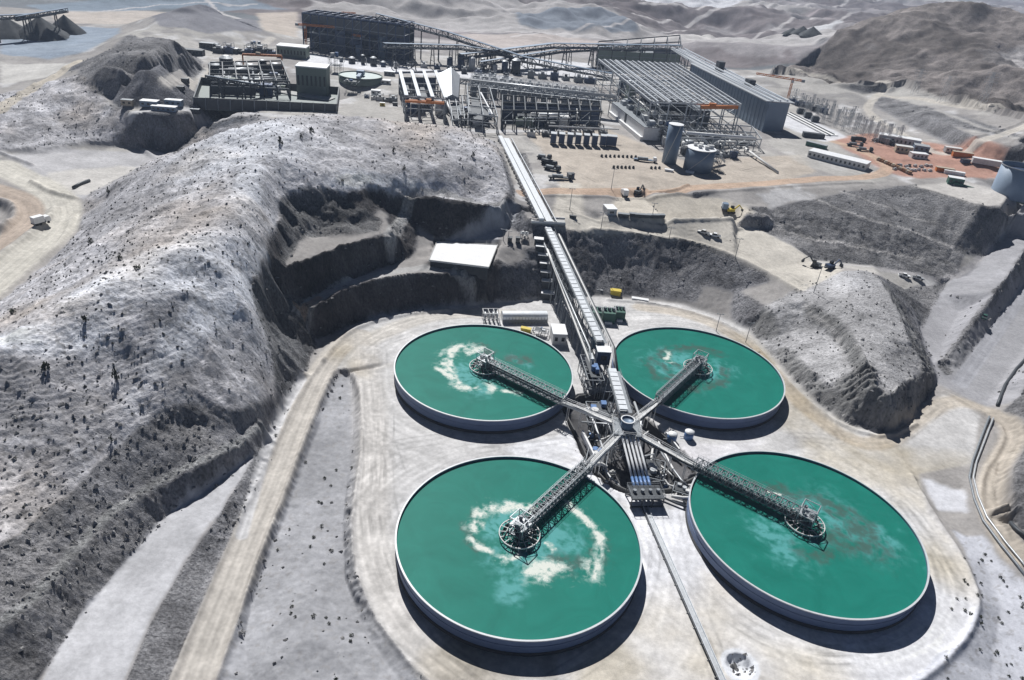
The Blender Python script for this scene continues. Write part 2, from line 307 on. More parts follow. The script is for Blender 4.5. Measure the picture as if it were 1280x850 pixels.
BIGHILL = poly([(960, 95, 38), (970, 92, 40), (1040, 98, 46), (1130, 104, 50), (1180, 120, 51), (1290, 152, 55), (1400, 190, 58)]); BIGHILL = np.vstack([BIGHILL, [[1400, 1300, 0], [1000, 1500, 0], [450, 1000, 0]]])
ISLE = poly([(424, 464, 0), (441, 465, 0), (450, 490, 0), (453, 520, 0), (452, 560, 0), (444, 610, 0), (440, 660, 0), (444, 715, 0), (470, 775, 0), (520, 840, 0), (600, 905, 0), (600, 1000, 0), (240, 1000, 0), (270, 860, 0), (298, 780, 0), (324, 702, 0), (352, 632, 0), (378, 560, 0), (397, 512, 0), (410, 482, 0)])
jx = fbm(x, y, 6, 3, 50) * 3; jy = fbm(x, y, 6, 3, 60) * 3
X_, Y_ = x + jx, y + jy
m_hill = inpoly(HILL, X_, Y_); m_mound = inpoly(MOUND, X_, Y_); m_nose = inpoly(NOSE, X_, Y_); m_big = inpoly(BIGHILL, X_, Y_); m_isle = inpoly(ISLE, x, y)
nat = m_hill | m_mound | m_big
natf = smooth(nat.reshape(ZZ.shape).astype(float), 8)
Z = ZS * (1 - natf) + ZB * natf
# slope of the base surface
gy = np.gradient(Z, axis=0) / np.gradient(YY, axis=0); gx = np.gradient(Z, axis=1) / np.gradient(XX, axis=1)
gy = gy - gx * UU                              # column lines run along x=u*y
slope = smooth(np.hypot(gx, gy), 3)
sl = slope.ravel(); nf = natf.ravel()
far = sstep(900, 2500, y)
# relief
Zr = Z.ravel().copy()
hum = fbm(x, y, 9, 4, 1); ridge = 1 - np.abs(fbm(x + y * .35, y * .9 - x * .3, 16, 4, 2)) * 5
terr = np.abs(((Zr * 1.1 + fbm(x, y, 14, 3, 5) * 5) % 1.0) - .5)                    # cattle-track terracettes on the natural slope
Zr += nf * (fbm(x, y, 60, 3, 3) * 2.6 + hum * 1.0 + fbm(x, y, 2.2, 3, 8) * 0.8 + np.clip(ridge, -1, 1) * .85 + (terr - .25) * .5 + np.clip(1 - np.abs(fbm(x * 1.3 + y * .2, y * .5, 7, 3, 210)) * 6, -1, 1) * .35)
RAWS = [[(325, 500, 11.5), (300, 512, 13.5), (262, 508, 16), (225, 512, 18), (195, 524, 18), (165, 546, 17.5), (130, 572, 17), (98, 604, 16.5), (60, 642, 16), (0, 684, 16), (-90, 745, 15), (-90, 1000, 4), (0, 940, 4), (35, 870, 4), (67, 821, 4), (97, 770, 4), (144, 716, 4), (198, 653, 4), (240, 625, 4), (292, 586, 3.8), (310, 572, 3.2), (340, 530, 2)],
        [(95, 105, 31), (110, 112, 31), (115, 118, 30.5), (150, 122, 30), (185, 120, 30), (215, 104, 30), (245, 88, 30), (252, 78, 30), (240, 50, 40), (215, 42, 45), (160, 36, 40), (125, 60, 36)], [(165, 138, 30), (335, 147, 29.5), (270, 178, 12), (215, 194, 12), (180, 184, 12), (150, 165, 20)], [(170, 30, 26), (205, 12, 44), (262, 2, 52), (300, 26, 34), (300, 36, 29), (230, 36, 27)],
        [(940, 258, 26), (1000, 245, 28.5), (1140, 231, 30), (1190, 246, 29.5), (1262, 262, 29), (1275, 270, 24), (1215, 290, 16), (1195, 340, 7), (1190, 349, 5), (1100, 334, 9), (1020, 324, 12), (1000, 312, 16), (948, 286, 18.5), (925, 272, 24)],
        [(1172, 462, 0), (1184, 470, 0), (1225, 425, .5), (1255, 385, 2), (1290, 335, 4), (1350, 280, 8), (1330, 250, 22), (1280, 313, 14), (1247, 356, 10), (1212, 400, 6.5), (1176, 448, 2.5)],
        [(1104, 350, 12), (1185, 350, 5), (1165, 385, 1), (1150, 410, 0), (1130, 380, 5)], [(1255, 515, 1), (1290, 470, 5), (1400, 400, 10), (1400, 560, 12), (1275, 560, 2)], [(1272, 558, 1), (1248, 580, 0), (1244, 620, -.5), (1262, 655, -1), (1330, 720, 2), (1400, 600, 10)],
        [(1100, 116, 41), (1290, 178, 48), (1400, 230, 50), (1400, 250, 45), (1290, 204, 36), (1150, 162, 36), (1090, 130, 36)]]
raw = np.zeros(N0, bool)
for P_ in RAWS: raw |= inpoly(W(P_), X_, Y_)
rawf = smooth(raw.reshape(ZZ.shape).astype(float), 2).ravel()
cut = np.maximum(sstep(.35, .8, sl) * (1 - nf), rawf * .9)
g1 = fbm(x, y, 5, 4, 11); g2 = 1 - np.abs(fbm(x, y, 3.0, 4, 12)) * 5
nearf = np.where(y > 350, .45, 1)
Zr += cut * np.where((x < -40) & (y < 220), .6, 1) * np.where((x > 10) & (y > 235) & (y < 330), .6, 1) * (g1 * 1.9 + np.clip(g2, -1, 1) * .45 + fbm(x, y, 1.5, 2, 14) * 1.1 + fbm(x, y, 14, 2, 13) * 1.6 + fbm(x, y * .15, 2.4, 3, 211) * 1.5) * np.where(m_nose, 1.5, 1) * nearf
back = sstep(760, 1000, y) * (1 - nf * .3)
Zr += back * ((.5 - np.abs(fbm(x, y, 240, 5, 101)) * 3.2) * 34 + (.5 - np.abs(fbm(x, y, 70, 4, 102)) * 3.2) * 9 + fbm(x, y, 30, 4, 103) * 7) + m_big * ((.5 - np.abs(fbm(x, y, 90, 5, 105)) * 3.2) * 15 + fbm(x, y, 14, 4, 106) * 4)
Zr += (y > 300) * (1 - nf) * (1 - cut) * (y < 900) * (fbm(x, y, 9, 4, 171) * .7)
Zr += (m_mound * 1.0) * fbm(x, y, 12, 3, 107) * 2
knob = inpoly(poly([(350, 330, 26), (352, 262, 33), (385, 240, 36), (430, 246, 34), (480, 276, 26), (470, 290, 25), (380, 296, 26)]), X_, Y_) | inpoly(poly([(340, 340, 26), (316, 368, 26.5), (340, 430, 21.5), (345, 480, 9), (385, 456, 1), (395, 415, 0), (372, 378, 12)]), X_, Y_)
Zr += smooth(knob.reshape(ZZ.shape).astype(float), 3).ravel() * (fbm(x, y, 6, 4, 17) * 4)
Zr += np.where(m_isle, fbm(x, y, 1.6, 3, 19) * .35 + fbm(x, y, 18, 3, 20) * 1.2, 0) + (1 - nf) * (1 - cut) * (fbm(x, y, 30, 3, 21) * .5) * sstep(230, 330, y)
# the distant plain gets ranges of low hills
rg = np.abs(fbm(x, y, 2600, 5, 31)) * 2; rg2 = fbm(x, y, 900, 5, 33)
Zr += far * (rg2 * 30) + sstep(2600, 6000, y) * (sstep(.0, .5, 0.5 - rg) * 45 - 10)
mt = sstep(5000, 9000, y) * (np.clip(fbm(x, y, 5200, 5, 35) + .25, 0, 1)) * 190
Zr += mt
pf = inpoly(W([(532, 328, 15), (543, 301, 15), (626, 305, 15), (614, 338, 15)]), x, y); Zr = np.where(pf, np.minimum(Zr, 14.0), Zr)
def berm(pts, h, w_, off=0):
    """windrow of dumped gravel along an edge"""
    global Zr
    Lr = smoothline(W(pts), 1); D, S = pdist(Lr, x, y, w_ * 3 + abs(off)); k = np.where(np.abs(D) < 1e8)[0]; Zr[k] += h * np.exp(-((D[k] - off) / w_) ** 2) * (.75 + .5 * (fbm(x[k], y[k], 2.5, 2, 44) + .5))
berm([(405, 450, 0), (385, 478, 0), (365, 512, 0), (345, 556, 0), (326, 600, 0), (300, 655, 0), (272, 712, 0), (244, 780, 0), (212, 860, 0)], .8, .7)
berm([(418, 464, 0), (408, 482, 0), (395, 512, 0), (376, 560, 0), (350, 632, 0), (322, 702, 0), (296, 780, 0), (268, 860, 0)], .8, .7)
berm([(430, 461, 0), (441, 465, 0), (450, 490, 0), (453, 520, 0), (452, 560, 0), (444, 610, 0), (440, 660, 0), (444, 715, 0), (470, 775, 0), (520, 840, 0), (600, 905, 0)], .7, .7)
berm([(405, 452, 0), (420, 428, 0), (450, 408, 0), (500, 394, 0), (560, 388, 0)], .9, .9)
berm([(760, 375, 0), (810, 379, 0), (850, 386, 0), (900, 402, 0), (935, 420, 0), (955, 447, 0), (985, 480, 0), (1020, 512, 0), (1060, 536, 0), (1110, 549, 0), (1145, 530, 0)], .8, .8)
berm([(740, 287, 21), (800, 293, 20), (860, 302, 18.5), (920, 321, 16.5), (960, 341, 15), (1000, 365, 14)], .9, .9)
berm([(378, 395, 11), (420, 368, 12), (450, 355, 12), (485, 347, 12), (520, 342, 12), (560, 343, 12)], .6, .6); berm([(348, 344, 23), (375, 330, 24), (400, 320, 24), (440, 305, 24), (470, 297, 24), (488, 293, 24)], .6, .6)
berm([(505, 263, 25), (530, 258, 25.5), (560, 257, 25.5), (600, 263, 25.5), (635, 265, 25.5)], .6, .6)
berm([(1140, 595, -.3), (1165, 640, -.5), (1205, 700, -.8), (1225, 750, -1), (1215, 790, -1), (1170, 840, -1), (1100, 880, -.7)], .8, .9)
berm([(690, 262, 24), (740, 278, 22), (780, 284, 21), (854, 284, 20), (948, 287, 18.5)], .5, .8); berm([(1180, 490, 0), (1228, 514, 0), (1258, 540, 0), (1248, 565, 0), (1228, 592, -.6), (1224, 628, -1), (1243, 668, -1), (1283, 724, -1.5)], .7, .8)
berm([(0, 375, 11), (50, 328, 11), (80, 300, 11), (92, 270, 11)], 1.2, 1.2); berm([(-10, 330, 11), (30, 300, 11), (62, 275, 11), (68, 262, 11)], 2.0, 2.2); berm([(0, 196, 11), (40, 208, 11)], 1.5, 1.2); berm([(40, 228, 11), (62, 241, 11), (92, 248, 11)], 1.6, 1.5)
berm([(-20, 300, 8), (10, 292, 8), (22, 275, 8), (16, 262, 8), (-10, 255, 8)], 3, 2.4)
berm([(655, 241, 27.5), (760, 244, 27.5), (850, 242, 28), (930, 236, 28.5), (1010, 230, 29.5), (1090, 228, 30)], .7, .9); berm([(755, 272, 24), (800, 273, 25), (870, 274, 25), (930, 272, 25)], 1.0, 1.0); berm([(805, 232, 28), (815, 237, 28), (840, 235, 28), (860, 232, 28)], 1.2, 1)
berm([(1290, 184, 35), (1180, 194, 34), (1130, 165, 34), (1080, 137, 34)], 1, 1.2); berm([(20, 118, 25), (60, 98, 28), (100, 80, 30)], 2, 2)
ZF = Zr.reshape(ZZ.shape)
def ground_z(px_, py_):
    """terrain height at world x,y"""
    u = (px_ / py_ + 1.5) / DU; j = int(np.clip(np.floor(u), 0, NU - 2)); i = int(np.clip(np.searchsorted(ys, py_) - 1, 0, NY - 2))
    fu = u - j; fv = (py_ - ys[i]) / (ys[i + 1] - ys[i])
    return float((ZF[i, j] * (1 - fu) + ZF[i, j + 1] * fu) * (1 - fv) + (ZF[i + 1, j] * (1 - fu) + ZF[i + 1, j + 1] * fu) * fv)
def on(px, py, z=20.0):
    """where the sight line of a surveyed point meets the terrain"""
    lo = None
    u2 = (px - 640) / F; v2 = (425 - py) / F
    d = rt * u2 + up * v2 + fw; o = Vector((0, 0, CH)); t = 60.0; prev = t
    while t < 6000:
        p = o + d * t
        if p.y > 55 and p.z < ground_z(p.x, p.y): break
        prev = t; t *= 1.01
    a, b = prev, t
    for _ in range(12):
        c = (a + b) / 2; p = o + d * c
        if p.z < ground_z(p.x, p.y): b = c
        else: a = c
    p = o + d * b
    return Vector((p.x, p.y, ground_z(p.x, p.y)))

# ---------------------------------------------------------------- zones and colours
N = len(x)
col = np.zeros((N, 3)); zone = np.zeros(N, np.int8)           # 0 ground 1 hillside 2 cut_slope 3 dirt_road
def C3(*c): return np.array(c, float)
n1 = fbm(x, y, 25, 5, 41) * 2; n2 = fbm(x, y, 4, 4, 42) * 2; n3 = fbm(x, y, 90, 4, 43) * 2; n4 = fbm(x, y, 1.5, 3, 44) * 2
def put(mask, c, zid=None, a=1.0, var=0.10, soft=2):
    mf = smooth(mask.reshape(ZZ.shape).astype(float), soft).ravel() * a
    k = np.where(mf > .004)[0]; mk = mf[k][:, None]
    c = C3(*c)[None] * (1 + var * (n1[k] + .5 * n2[k])[:, None])
    col[k] = col[k] * (1 - mk) + c * mk
    if zid is not None: zone[mask] = zid
# base plain: pale grey-tan
put(np.ones(N, bool), (.34, .32, .30), 0, var=.16)
yard = (y > 300) & (y < 900); put(yard & (fbm(x, y, 60, 5, 161) > 0), (.48, .46, .42), None, .6, soft=1); put(yard & (fbm(x, y, 30, 5, 162) > .14), (.22, .21, .205), None, .6, soft=1); put(yard & (fbm(x, y, 18, 5, 163) > .16), (.62, .61, .60), None, .6, soft=1)
farm = (y > 750)
put(farm, (.17, .148, .15), None, .9, .45)
put(farm & (fbm(x, y, 150, 5, 131) > .06), (.36, .34, .34), None, .6, .3, soft=1); put(farm & (fbm(x, y, 120, 5, 132) > .12), (.12, .10, .10), None, .7, .3, soft=1)
lt = np.exp(-(fbm(x * .35, y, 380, 4, 133) / .006) ** 2) * farm; col = col * (1 + .9 * lt)[:, None]
put(farm & (fbm(x * .3, y, 260, 4, 71) > .08), (.48, .46, .44), None, .7, soft=1); put(farm & (fbm(x * .3, y, 320, 4, 72) > .13), (.14, .16, .17), None, .8, soft=1)
put(nat & ~m_big, (.53, .52, .53), 1, var=.22)
put(nat & ~m_big & (fbm(x, y, 22, 5, 120) + fbm(x, y, 4, 3, 121) * .5 > .12), (.40, .385, .385), None, .5, soft=2)
lt = np.exp(-(fbm(x + y * .4, y - x * .2, 18, 4, 122) / .018) ** 2) * (nat & ~m_big)
col = col * (1 + .35 * lt)[:, None]
if True:      # bright dusty areas on the hill
    dust = [((1062, 350), 34, 16), ((230, 340), 60, 26), ((370, 330), 55, 36), ((60, 420), 90, 26), ((310, 175), 90, 34), ((440, 290), 90, 34), ((260, 390), 90, 40), ((200, 330), 120, 40), ((520, 260), 90, 26), ((480, 235), 70, 22), ((310, 230), 25, 60)]
    for (c, rx, ry) in dust:
        p = on(*c); q = on(c[0] + rx, c[1]); q2 = on(c[0], c[1] + ry)
        ax_ = q - p; ay_ = q2 - p; A = np.array([[ax_.x, ay_.x], [ax_.y, ay_.y]])
        if abs(np.linalg.det(A)) < 1: continue
        kk = np.where((nat & ~m_big) | m_nose)[0]; uv = np.linalg.inv(A) @ np.vstack([x[kk] - p.x, y[kk] - p.y]); r = np.hypot(*uv) + n1[kk] * .35 + n2[kk] * .2
        mf = (1 - sstep(.5, 1.3, r)) * .95
        col[kk] = col[kk] * (1 - mf[:, None]) + C3(.74, .75, .78)[None] * mf[:, None]
put(m_big, (.22, .195, .18), 1, var=.5); put(m_big & (fbm(x, y, 120, 5, 141) + n1 * .1 > .04), (.46, .44, .43), None, .75, .2, soft=1); put(m_big & (fbm(x, y, 70, 5, 142) > .13), (.11, .095, .085), None, .7, .3, soft=1)
put((cut > .5) & ~nat & ~m_big, (.17, .17, .18), 2, var=.3); put((cut > .5) & ~nat & (y < 330) & (y > 215) & (x < -8), (.085, .08, .08), 2, var=.4)  # second, darker rock colour deepens the shade on the left cut faces
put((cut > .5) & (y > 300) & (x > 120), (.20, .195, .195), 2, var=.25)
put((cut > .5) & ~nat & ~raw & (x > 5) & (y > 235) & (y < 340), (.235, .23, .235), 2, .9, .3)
put(inpoly(W([(1130, 380, 4), (1190, 350, 5), (1240, 310, 11), (1280, 262, 20), (1400, 200, 25), (1500, 300, 10), (1400, 420, 5), (1290, 500, 3), (1235, 508, 0), (1185, 485, 0), (1165, 478, 0), (1148, 420, 1)]), X_, Y_), (.33, .325, .335), 0, .92, .2, 3)
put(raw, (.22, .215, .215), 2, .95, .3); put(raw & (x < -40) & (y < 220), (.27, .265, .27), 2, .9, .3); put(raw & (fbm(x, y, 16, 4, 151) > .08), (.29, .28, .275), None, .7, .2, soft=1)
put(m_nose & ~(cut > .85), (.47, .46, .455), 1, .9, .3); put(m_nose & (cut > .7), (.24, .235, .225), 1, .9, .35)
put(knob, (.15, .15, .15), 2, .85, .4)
put(m_isle, (.34, .34, .35), 0, .95, .25)
PAD = poly([(470, 396, 0), (520, 386, 0), (592, 380, 0), (740, 370, 0), (850, 380, 0), (900, 396, 0), (935, 412, 0), (958, 440, 0), (1020, 505, 0), (1060, 530, 0), (1110, 545, 0), (1145, 525, 0), (1180, 492, 0), (1225, 520, 0), (1215, 580, -.6), (1150, 590, -.3), (1160, 640, -.5), (1205, 700, -.8), (1225, 750, -1), (1215, 790, -1), (1170, 850, -1), (1100, 900, -.7), (1000, 1000, 0), (640, 1000, 0), (520, 845, 0), (470, 775, 0), (444, 715, 0), (440, 660, 0), (444, 610, 0), (452, 560, 0), (453, 520, 0), (448, 485, 0), (440, 462, 0), (425, 462, 0), (405, 450, 0), (440, 408, 0)])
m_pad = inpoly(PAD, x, y)
put(m_pad, (.55, .535, .515), 0, 1, .12)
WP = poly([(700, 640, 0), (830, 640, 0), (900, 600, 0), (1000, 560, 0), (1050, 560, 0), (1160, 620, -.5), (1240, 760, -1), (1160, 900, -1), (760, 1000, 0), (560, 1000, 0), (700, 850, 0)])
put(inpoly(WP, X_, Y_) & m_pad, (.74, .735, .745), None, .9, .08, 5)
put(inpoly(poly([(625, 560, 0), (730, 535, 0), (750, 600, 0), (840, 640, 0), (850, 660, 0), (830, 800, 0), (800, 640, 0), (720, 600, 0)]), X_, Y_), (.74, .735, .74), None, .85, .1, 4)
put(inpoly(poly([(830, 550, 0), (900, 556, 0), (960, 550, 0), (900, 585, 0), (880, 600, 0), (840, 590, 0)]), X_, Y_), (.62, .6, .6), None, .8, .1, 4)
put(inpoly(poly([(330, 560, 2.6), (292, 584, 3.8), (198, 653, 4), (144, 716, 4), (97, 770, 4), (67, 821, 4), (20, 940, 4), (120, 940, 3), (156, 850, 3), (188, 775, 3.2), (235, 693, 3.7), (269, 649, 3.8), (300, 600, 3.5)]), x + jx * .5, y + jy * .5), (.50, .495, .50), 0, 1, .32)
put(inpoly(poly([(335, 540, 1.5), (300, 600, 3.5), (269, 652, 3.8), (235, 696, 3.7), (188, 778, 3.2), (150, 870, 3), (210, 860, 0), (244, 780, 0), (272, 712, 0), (300, 655, 0), (330, 590, 0)]), x, y), (.33, .325, .33), 2, .9, .25)
put(inpoly(poly([(547, 300, 16), (622, 302, 16), (650, 268, 21), (640, 258, 24), (600, 290, 17)]), x, y), (.42, .43, .45), 0, .9, .1)
# yards
put(inpoly(poly([(650, 162, 29), (760, 160, 29), (850, 200, 28), (1000, 195, 30), (1020, 215, 30), (960, 232, 28.5), (780, 240, 28), (700, 236, 27), (690, 200, 28.5)]), X_, Y_), (.47, .41, .34), 0, .9, .14)
put(inpoly(poly([(755, 266, 24.5), (775, 246, 25.5), (900, 248, 26), (945, 262, 26), (925, 270, 25), (800, 270, 25)]), X_, Y_), (.55, .50, .42), 0, .95, .1)
put(inpoly(poly([(740, 276, 22), (854, 283, 20), (948, 286, 18.5), (999, 313, 16.5), (1040, 330, 15.5), (1050, 345, 17), (1000, 366, 14), (960, 342, 15), (920, 322, 16.5), (860, 303, 18.5), (800, 294, 20), (690, 286, 22), (690, 270, 24), (700, 230, 27), (725, 230, 27), (730, 268, 24)]), x, y), (.56, .52, .45), 0, .95, .1)
RED = poly([(1035, 172, 32), (1090, 165, 33), (1160, 180, 33), (1250, 205, 33), (1255, 222, 32), (1180, 222, 31), (1150, 222, 31), (1110, 215, 31), (1060, 190, 31)])
put(inpoly(RED, X_, Y_), (.42, .24, .18), 0, .95, .12)
put(inpoly(poly([(985, 160, 31), (1035, 172, 32), (1060, 195, 31), (1110, 225, 30), (1080, 230, 30), (1000, 205, 30), (960, 180, 30)]), X_, Y_), (.46, .44, .40), 0, .6, .1)
put(inpoly(poly([(0, 195, 11), (60, 186, 12), (200, 190, 12), (240, 195, 12), (200, 215, 11), (110, 250, 11), (90, 245, 11), (40, 215, 11)]), X_, Y_), (.46, .45, .45), 0, .9, .14)
put(inpoly(poly([(60, 215, 11), (150, 208, 11), (200, 212, 11), (110, 245, 11), (50, 235, 11)]), X_, Y_), (.60, .57, .52), 0, .8, .1)
put(inpoly(poly([(165, 140, 29.5), (335, 149, 29.5), (270, 178, 12), (215, 194, 12), (180, 184, 12), (150, 165, 20)]), x, y), (.14, .15, .17), 2, .9, .25)
put(inpoly(poly([(0, 30, 26), (60, 28, 26), (150, 34, 26), (150, 45, 26), (110, 66, 26), (60, 76, 22), (0, 70, 20)]), X_, Y_), (.25, .31, .38), 0, .8, .12)
put(inpoly(poly([(1140, 232, 30), (1190, 246, 29.5), (1225, 257, 29.5), (1270, 258, 29), (1290, 250, 31), (1200, 226, 31)]), x, y), (.55, .52, .48), 0, .9, .1)
put(inpoly(poly([(1150, 598, -1), (1200, 612, -1.6), (1214, 640, -1.8), (1175, 640, -2.6)]), X_, Y_), (.68, .68, .70), 0, .9, .05)
put(inpoly(poly([(1180, 455, 0), (1290, 330, 4), (1400, 300, 4), (1300, 440, 1), (1235, 505, -1)]), X_, Y_), (.30, .295, .30), 0, .8, .15)
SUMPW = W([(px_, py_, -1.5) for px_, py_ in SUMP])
put(inpoly(so_, x, y), (.06, .058, .06), 0, .9, .2, 1)  # near-black floor colour paints in the shade of the sunken yard

ROADS = []
def road(pts, w, c, soft=.6, streak=.10, zid=3, a=.95):
    Lr = smoothline(W(pts)); ROADS.append(Lr)
    Df, Sf = pdist(Lr, x, y, w * 1.2); k = np.where(np.abs(Df) < w * 1.2 + 1)[0]; D, S = Df[k], Sf[k]; d = np.abs(D) + n4[k] * .25
    mf = (1 - sstep(w / 2 - soft, w / 2 + soft * .6, d)) * a
    st = 1 + streak * np.sin(D * 2.4 + np.sin(S * .02) * 3) * (0.6 + n1[k] * .5) + .6 * streak * np.sin(D * 5.1 + n1[k] * 2) + .10 * n2[k] + .08 * n4[k]
    c = C3(*c)[None] * st[:, None]
    col[k] = col[k] * (1 - mf[:, None]) + c * mf[:, None]
    if zid is not None: zone[np.abs(Df) < w / 2] = zid
TAN = (.49, .455, .405)
road([(450, 420, 0), (425, 432, 0), (402, 462, 0), (382, 505, 0), (360, 558, 0), (338, 615, 0), (311, 678, 0), (285, 742, 0), (262, 800, 0), (238, 860, 0), (200, 960, 0)], 9, TAN)
road([(1600, 700, 0), (1285, 718, -1.5), (1245, 662, -1), (1234, 622, -1), (1240, 590, -.6), (1262, 560, -.3), (1266, 538, 0), (1235, 512, 0), (1190, 498, 0), (1150, 520, 0), (1100, 560, 0), (1050, 545, 0), (1000, 505, 0), (955, 452, 0), (915, 415, 0), (860, 392, 0), (800, 384, 0)], 7.5, (.48, .42, .34), soft=1.6, a=.75)
road([(455, 430, 0), (462, 500, 0), (468, 580, 0), (462, 640, 0), (468, 700, 0), (500, 770, 0), (560, 830, 0), (640, 880, 0)], 11, (.53, .50, .46), soft=3, a=.7)
road([(460, 425, 0), (520, 398, 0), (580, 390, 0), (640, 392, 0)], 9, (.55, .51, .45), soft=2, a=.7)
road([(300, 655, 3.9), (330, 565, 2.7), (355, 510, 1.4), (378, 474, 0.8)], 3, (.58, .57, .56), zid=0)
road([(940, 800, 0), (1040, 830, 0), (1130, 815, -.5), (1190, 770, -.8), (1185, 710, -.7), (1120, 620, -.3), (1040, 560, 0)], 6, (.70, .69, .68), soft=2, a=.6, zid=None)
road([(655, 235, 28), (760, 238, 28), (850, 236, 28), (930, 230, 28.5), (1010, 224, 29.5), (1090, 222, 30), (1115, 210, 31), (1090, 195, 31.5), (1050, 178, 32), (1030, 172, 32)], 8, (.50, .36, .26), a=.85)
road([(1290, 190, 34), (1180, 200, 33), (1130, 170, 33), (1080, 142, 33), (1090, 125, 36), (1110, 118, 38), (1060, 105, 41), (980, 96, 39)], 7, (.52, .48, .42), a=.85)
road([(1320, 160, 53), (1230, 140, 50), (1180, 125, 50), (1150, 118, 48), (1100, 112, 44)], 7, (.50, .46, .40), a=.85)
road([(1320, 195, 45), (1240, 165, 47), (1170, 135, 46)], 4, (.42, .40, .37), a=.7)
road([(-60, 400, 11), (20, 330, 11), (70, 290, 11), (82, 262, 11), (60, 235, 11), (0, 210, 11)], 16, (.56, .53, .46), a=.9, soft=2)
road([(-60, 345, 11), (10, 300, 11), (42, 268, 11), (32, 248, 11), (-10, 235, 11)], 11, (.44, .36, .29), a=.9, soft=1.5)
road([(0, 140, 22), (50, 108, 26), (100, 85, 29), (118, 72, 30)], 9, (.50, .45, .37), a=.9)
road([(210, 128, 30), (240, 108, 30), (262, 90, 30), (300, 70, 30), (340, 50, 30)], 8, (.60, .56, .50), a=.8, soft=2)
road([(165, 138, 30), (250, 135, 30), (420, 152, 29.5), (540, 160, 29.5), (640, 166, 29.5), (760, 158, 29)], 7, (.55, .54, .53), a=.8)
road([(1015, 328, 14.5), (1060, 328, 13), (1100, 334, 9.5), (1150, 343, 7), (1190, 349, 5.5), (1230, 320, 9), (1262, 285, 17), (1285, 258, 22)], 3.2, (.46, .44, .43), a=.8, zid=None)
for (pp, ww) in [([(1000, 240, 27.5), (1060, 268, 23), (1130, 285, 20), (1190, 310, 13)], 2.6), ([(960, 285, 18), (1010, 297, 16), (1080, 310, 13.5), (1150, 325, 10)], 2.6), ([(1050, 240, 28), (1110, 258, 25), (1180, 285, 19)], 2), ([(1005, 388, 11), (1050, 425, 10.5)], 1.5), ([(940, 262, 26), (1000, 280, 20)], 1.2)]:
    road(pp, ww, (.46, .44, .42), a=.8, zid=None)
for z_, pp in [(25.5, [(486, 290), (500, 270), (512, 258), (540, 253), (580, 255), (635, 261)]), (12.7, [(375, 386), (400, 367), (440, 352), (490, 338), (540, 334), (590, 342)])]:
    road([(a_, b_, z_) for a_, b_ in pp], 4.5, (.47, .46, .44), a=.8, zid=None)
road([(330, 528, 7), (292, 556, 8.8), (252, 578, 9.8), (195, 602, 10), (130, 648, 10.3), (93, 689, 10.8), (45, 744, 11.3), (0, 781, 11.8), (-80, 850, 12)], 2.4, (.36, .36, .35), a=.8, zid=None)
road([(372, 385, 12.3), (385, 380, 12.3), (398, 372, 12.3)], 3, (.45, .30, .18), a=.6, zid=None)
road([(1200, 480, -.5), (1245, 415, 0), (1290, 350, 3), (1340, 300, 6)], 6, (.37, .37, .39), a=.6)
road([(240, 90, 30), (300, 100, 30), (480, 105, 30)], 1, (.5, .5, .5), zid=None)
for cx_, cy_ in ((800, 640), (940, 820), (640, 600), (560, 820), (800, 395), (690, 800)):          # turning circles worn into the pad
    c0 = at(cx_, cy_, 0); rr = np.hypot(x - c0.x, y - c0.y)
    mf = np.exp(-((rr - 5 - n1) / .5) ** 2) * .22 + np.exp(-((rr - 6.5 - n1) / .4) ** 2) * .16
    col[:] = col * (1 - (mf * m_pad)[:, None] * .35)
for k_, (cx, cy) in TANKS.items():          # wheel tracks circling each tank
    rr = np.hypot(x - cx, y - cy); am = fbm(x, y, 18, 3, 77) * 2
    tr = (np.sin(rr * 3.1 + n3 * 3) * .5 + np.sin(rr * 1.37 + 1) * .5) * np.clip(.5 + am, 0, 1) * ((rr > 30) & (rr < 50)) * m_pad
    col *= (1 + .16 * tr)[:, None]
def ruts(pts, z_=0, w_=1.0, amt=.3, n_=1):
    """pairs of tyre tracks pressed into the gravel"""
    global col
    Lr = smoothline(W([(a, b, z_) for a, b in pts]), 3); Df, S = pdist(Lr, x, y, 6); kk = np.where(np.abs(Df) < 7)[0]; D, S = Df[kk], S[kk]; D = D + fbm(S, S * 0, 14, 2, 55) * 1.6
    mf = sum(np.exp(-((np.abs(D - k * 2.6) - w_) / .28) ** 2) for k in range(n_)) * amt * (np.abs(D) < 8) * np.clip(.4 + fbm(S, D, 9, 3, 56) * 3, 0, 1)
    col[kk] *= (1 - np.clip(mf, 0, .5))[:, None]
for pp in [[(470, 440), (480, 520), (472, 600), (485, 690), (530, 780), (600, 850)], [(482, 430), (560, 398), (640, 396), (690, 405)], [(500, 560), (560, 548), (640, 560), (720, 548)], [(480, 560), (500, 610), (560, 570), (620, 560)], [(830, 630), (845, 700), (900, 770), (980, 815), (1080, 830), (1170, 790), (1190, 720), (1130, 630)],
           [(860, 640), (850, 720), (880, 800), (900, 860)], [(1000, 550), (1060, 552), (1120, 560), (1165, 520), (1190, 505)], [(990, 540), (1040, 570), (1110, 610), (1170, 680), (1200, 740)], [(790, 390), (850, 388), (920, 420), (980, 480), (1040, 545)], [(700, 860), (780, 800), (822, 720), (815, 660)], [(450, 480), (462, 560), (455, 640), (462, 720), (520, 800), (620, 880)], [(1215, 520), (1250, 545), (1232, 610), (1260, 680), (1300, 730)]]: ruts(pp, n_=2)
for pp, z_ in [([(660, 180), (720, 215), (760, 235), (850, 238)], 28.5), ([(680, 170), (760, 200), (820, 215), (900, 220), (980, 205)], 28.5), ([(700, 276), (780, 280), (860, 292), (950, 315), (1010, 345)], 20), ([(1050, 180), (1110, 200), (1180, 205), (1240, 212)], 32)]: ruts(pp, z_, 1.2, .35, 2)
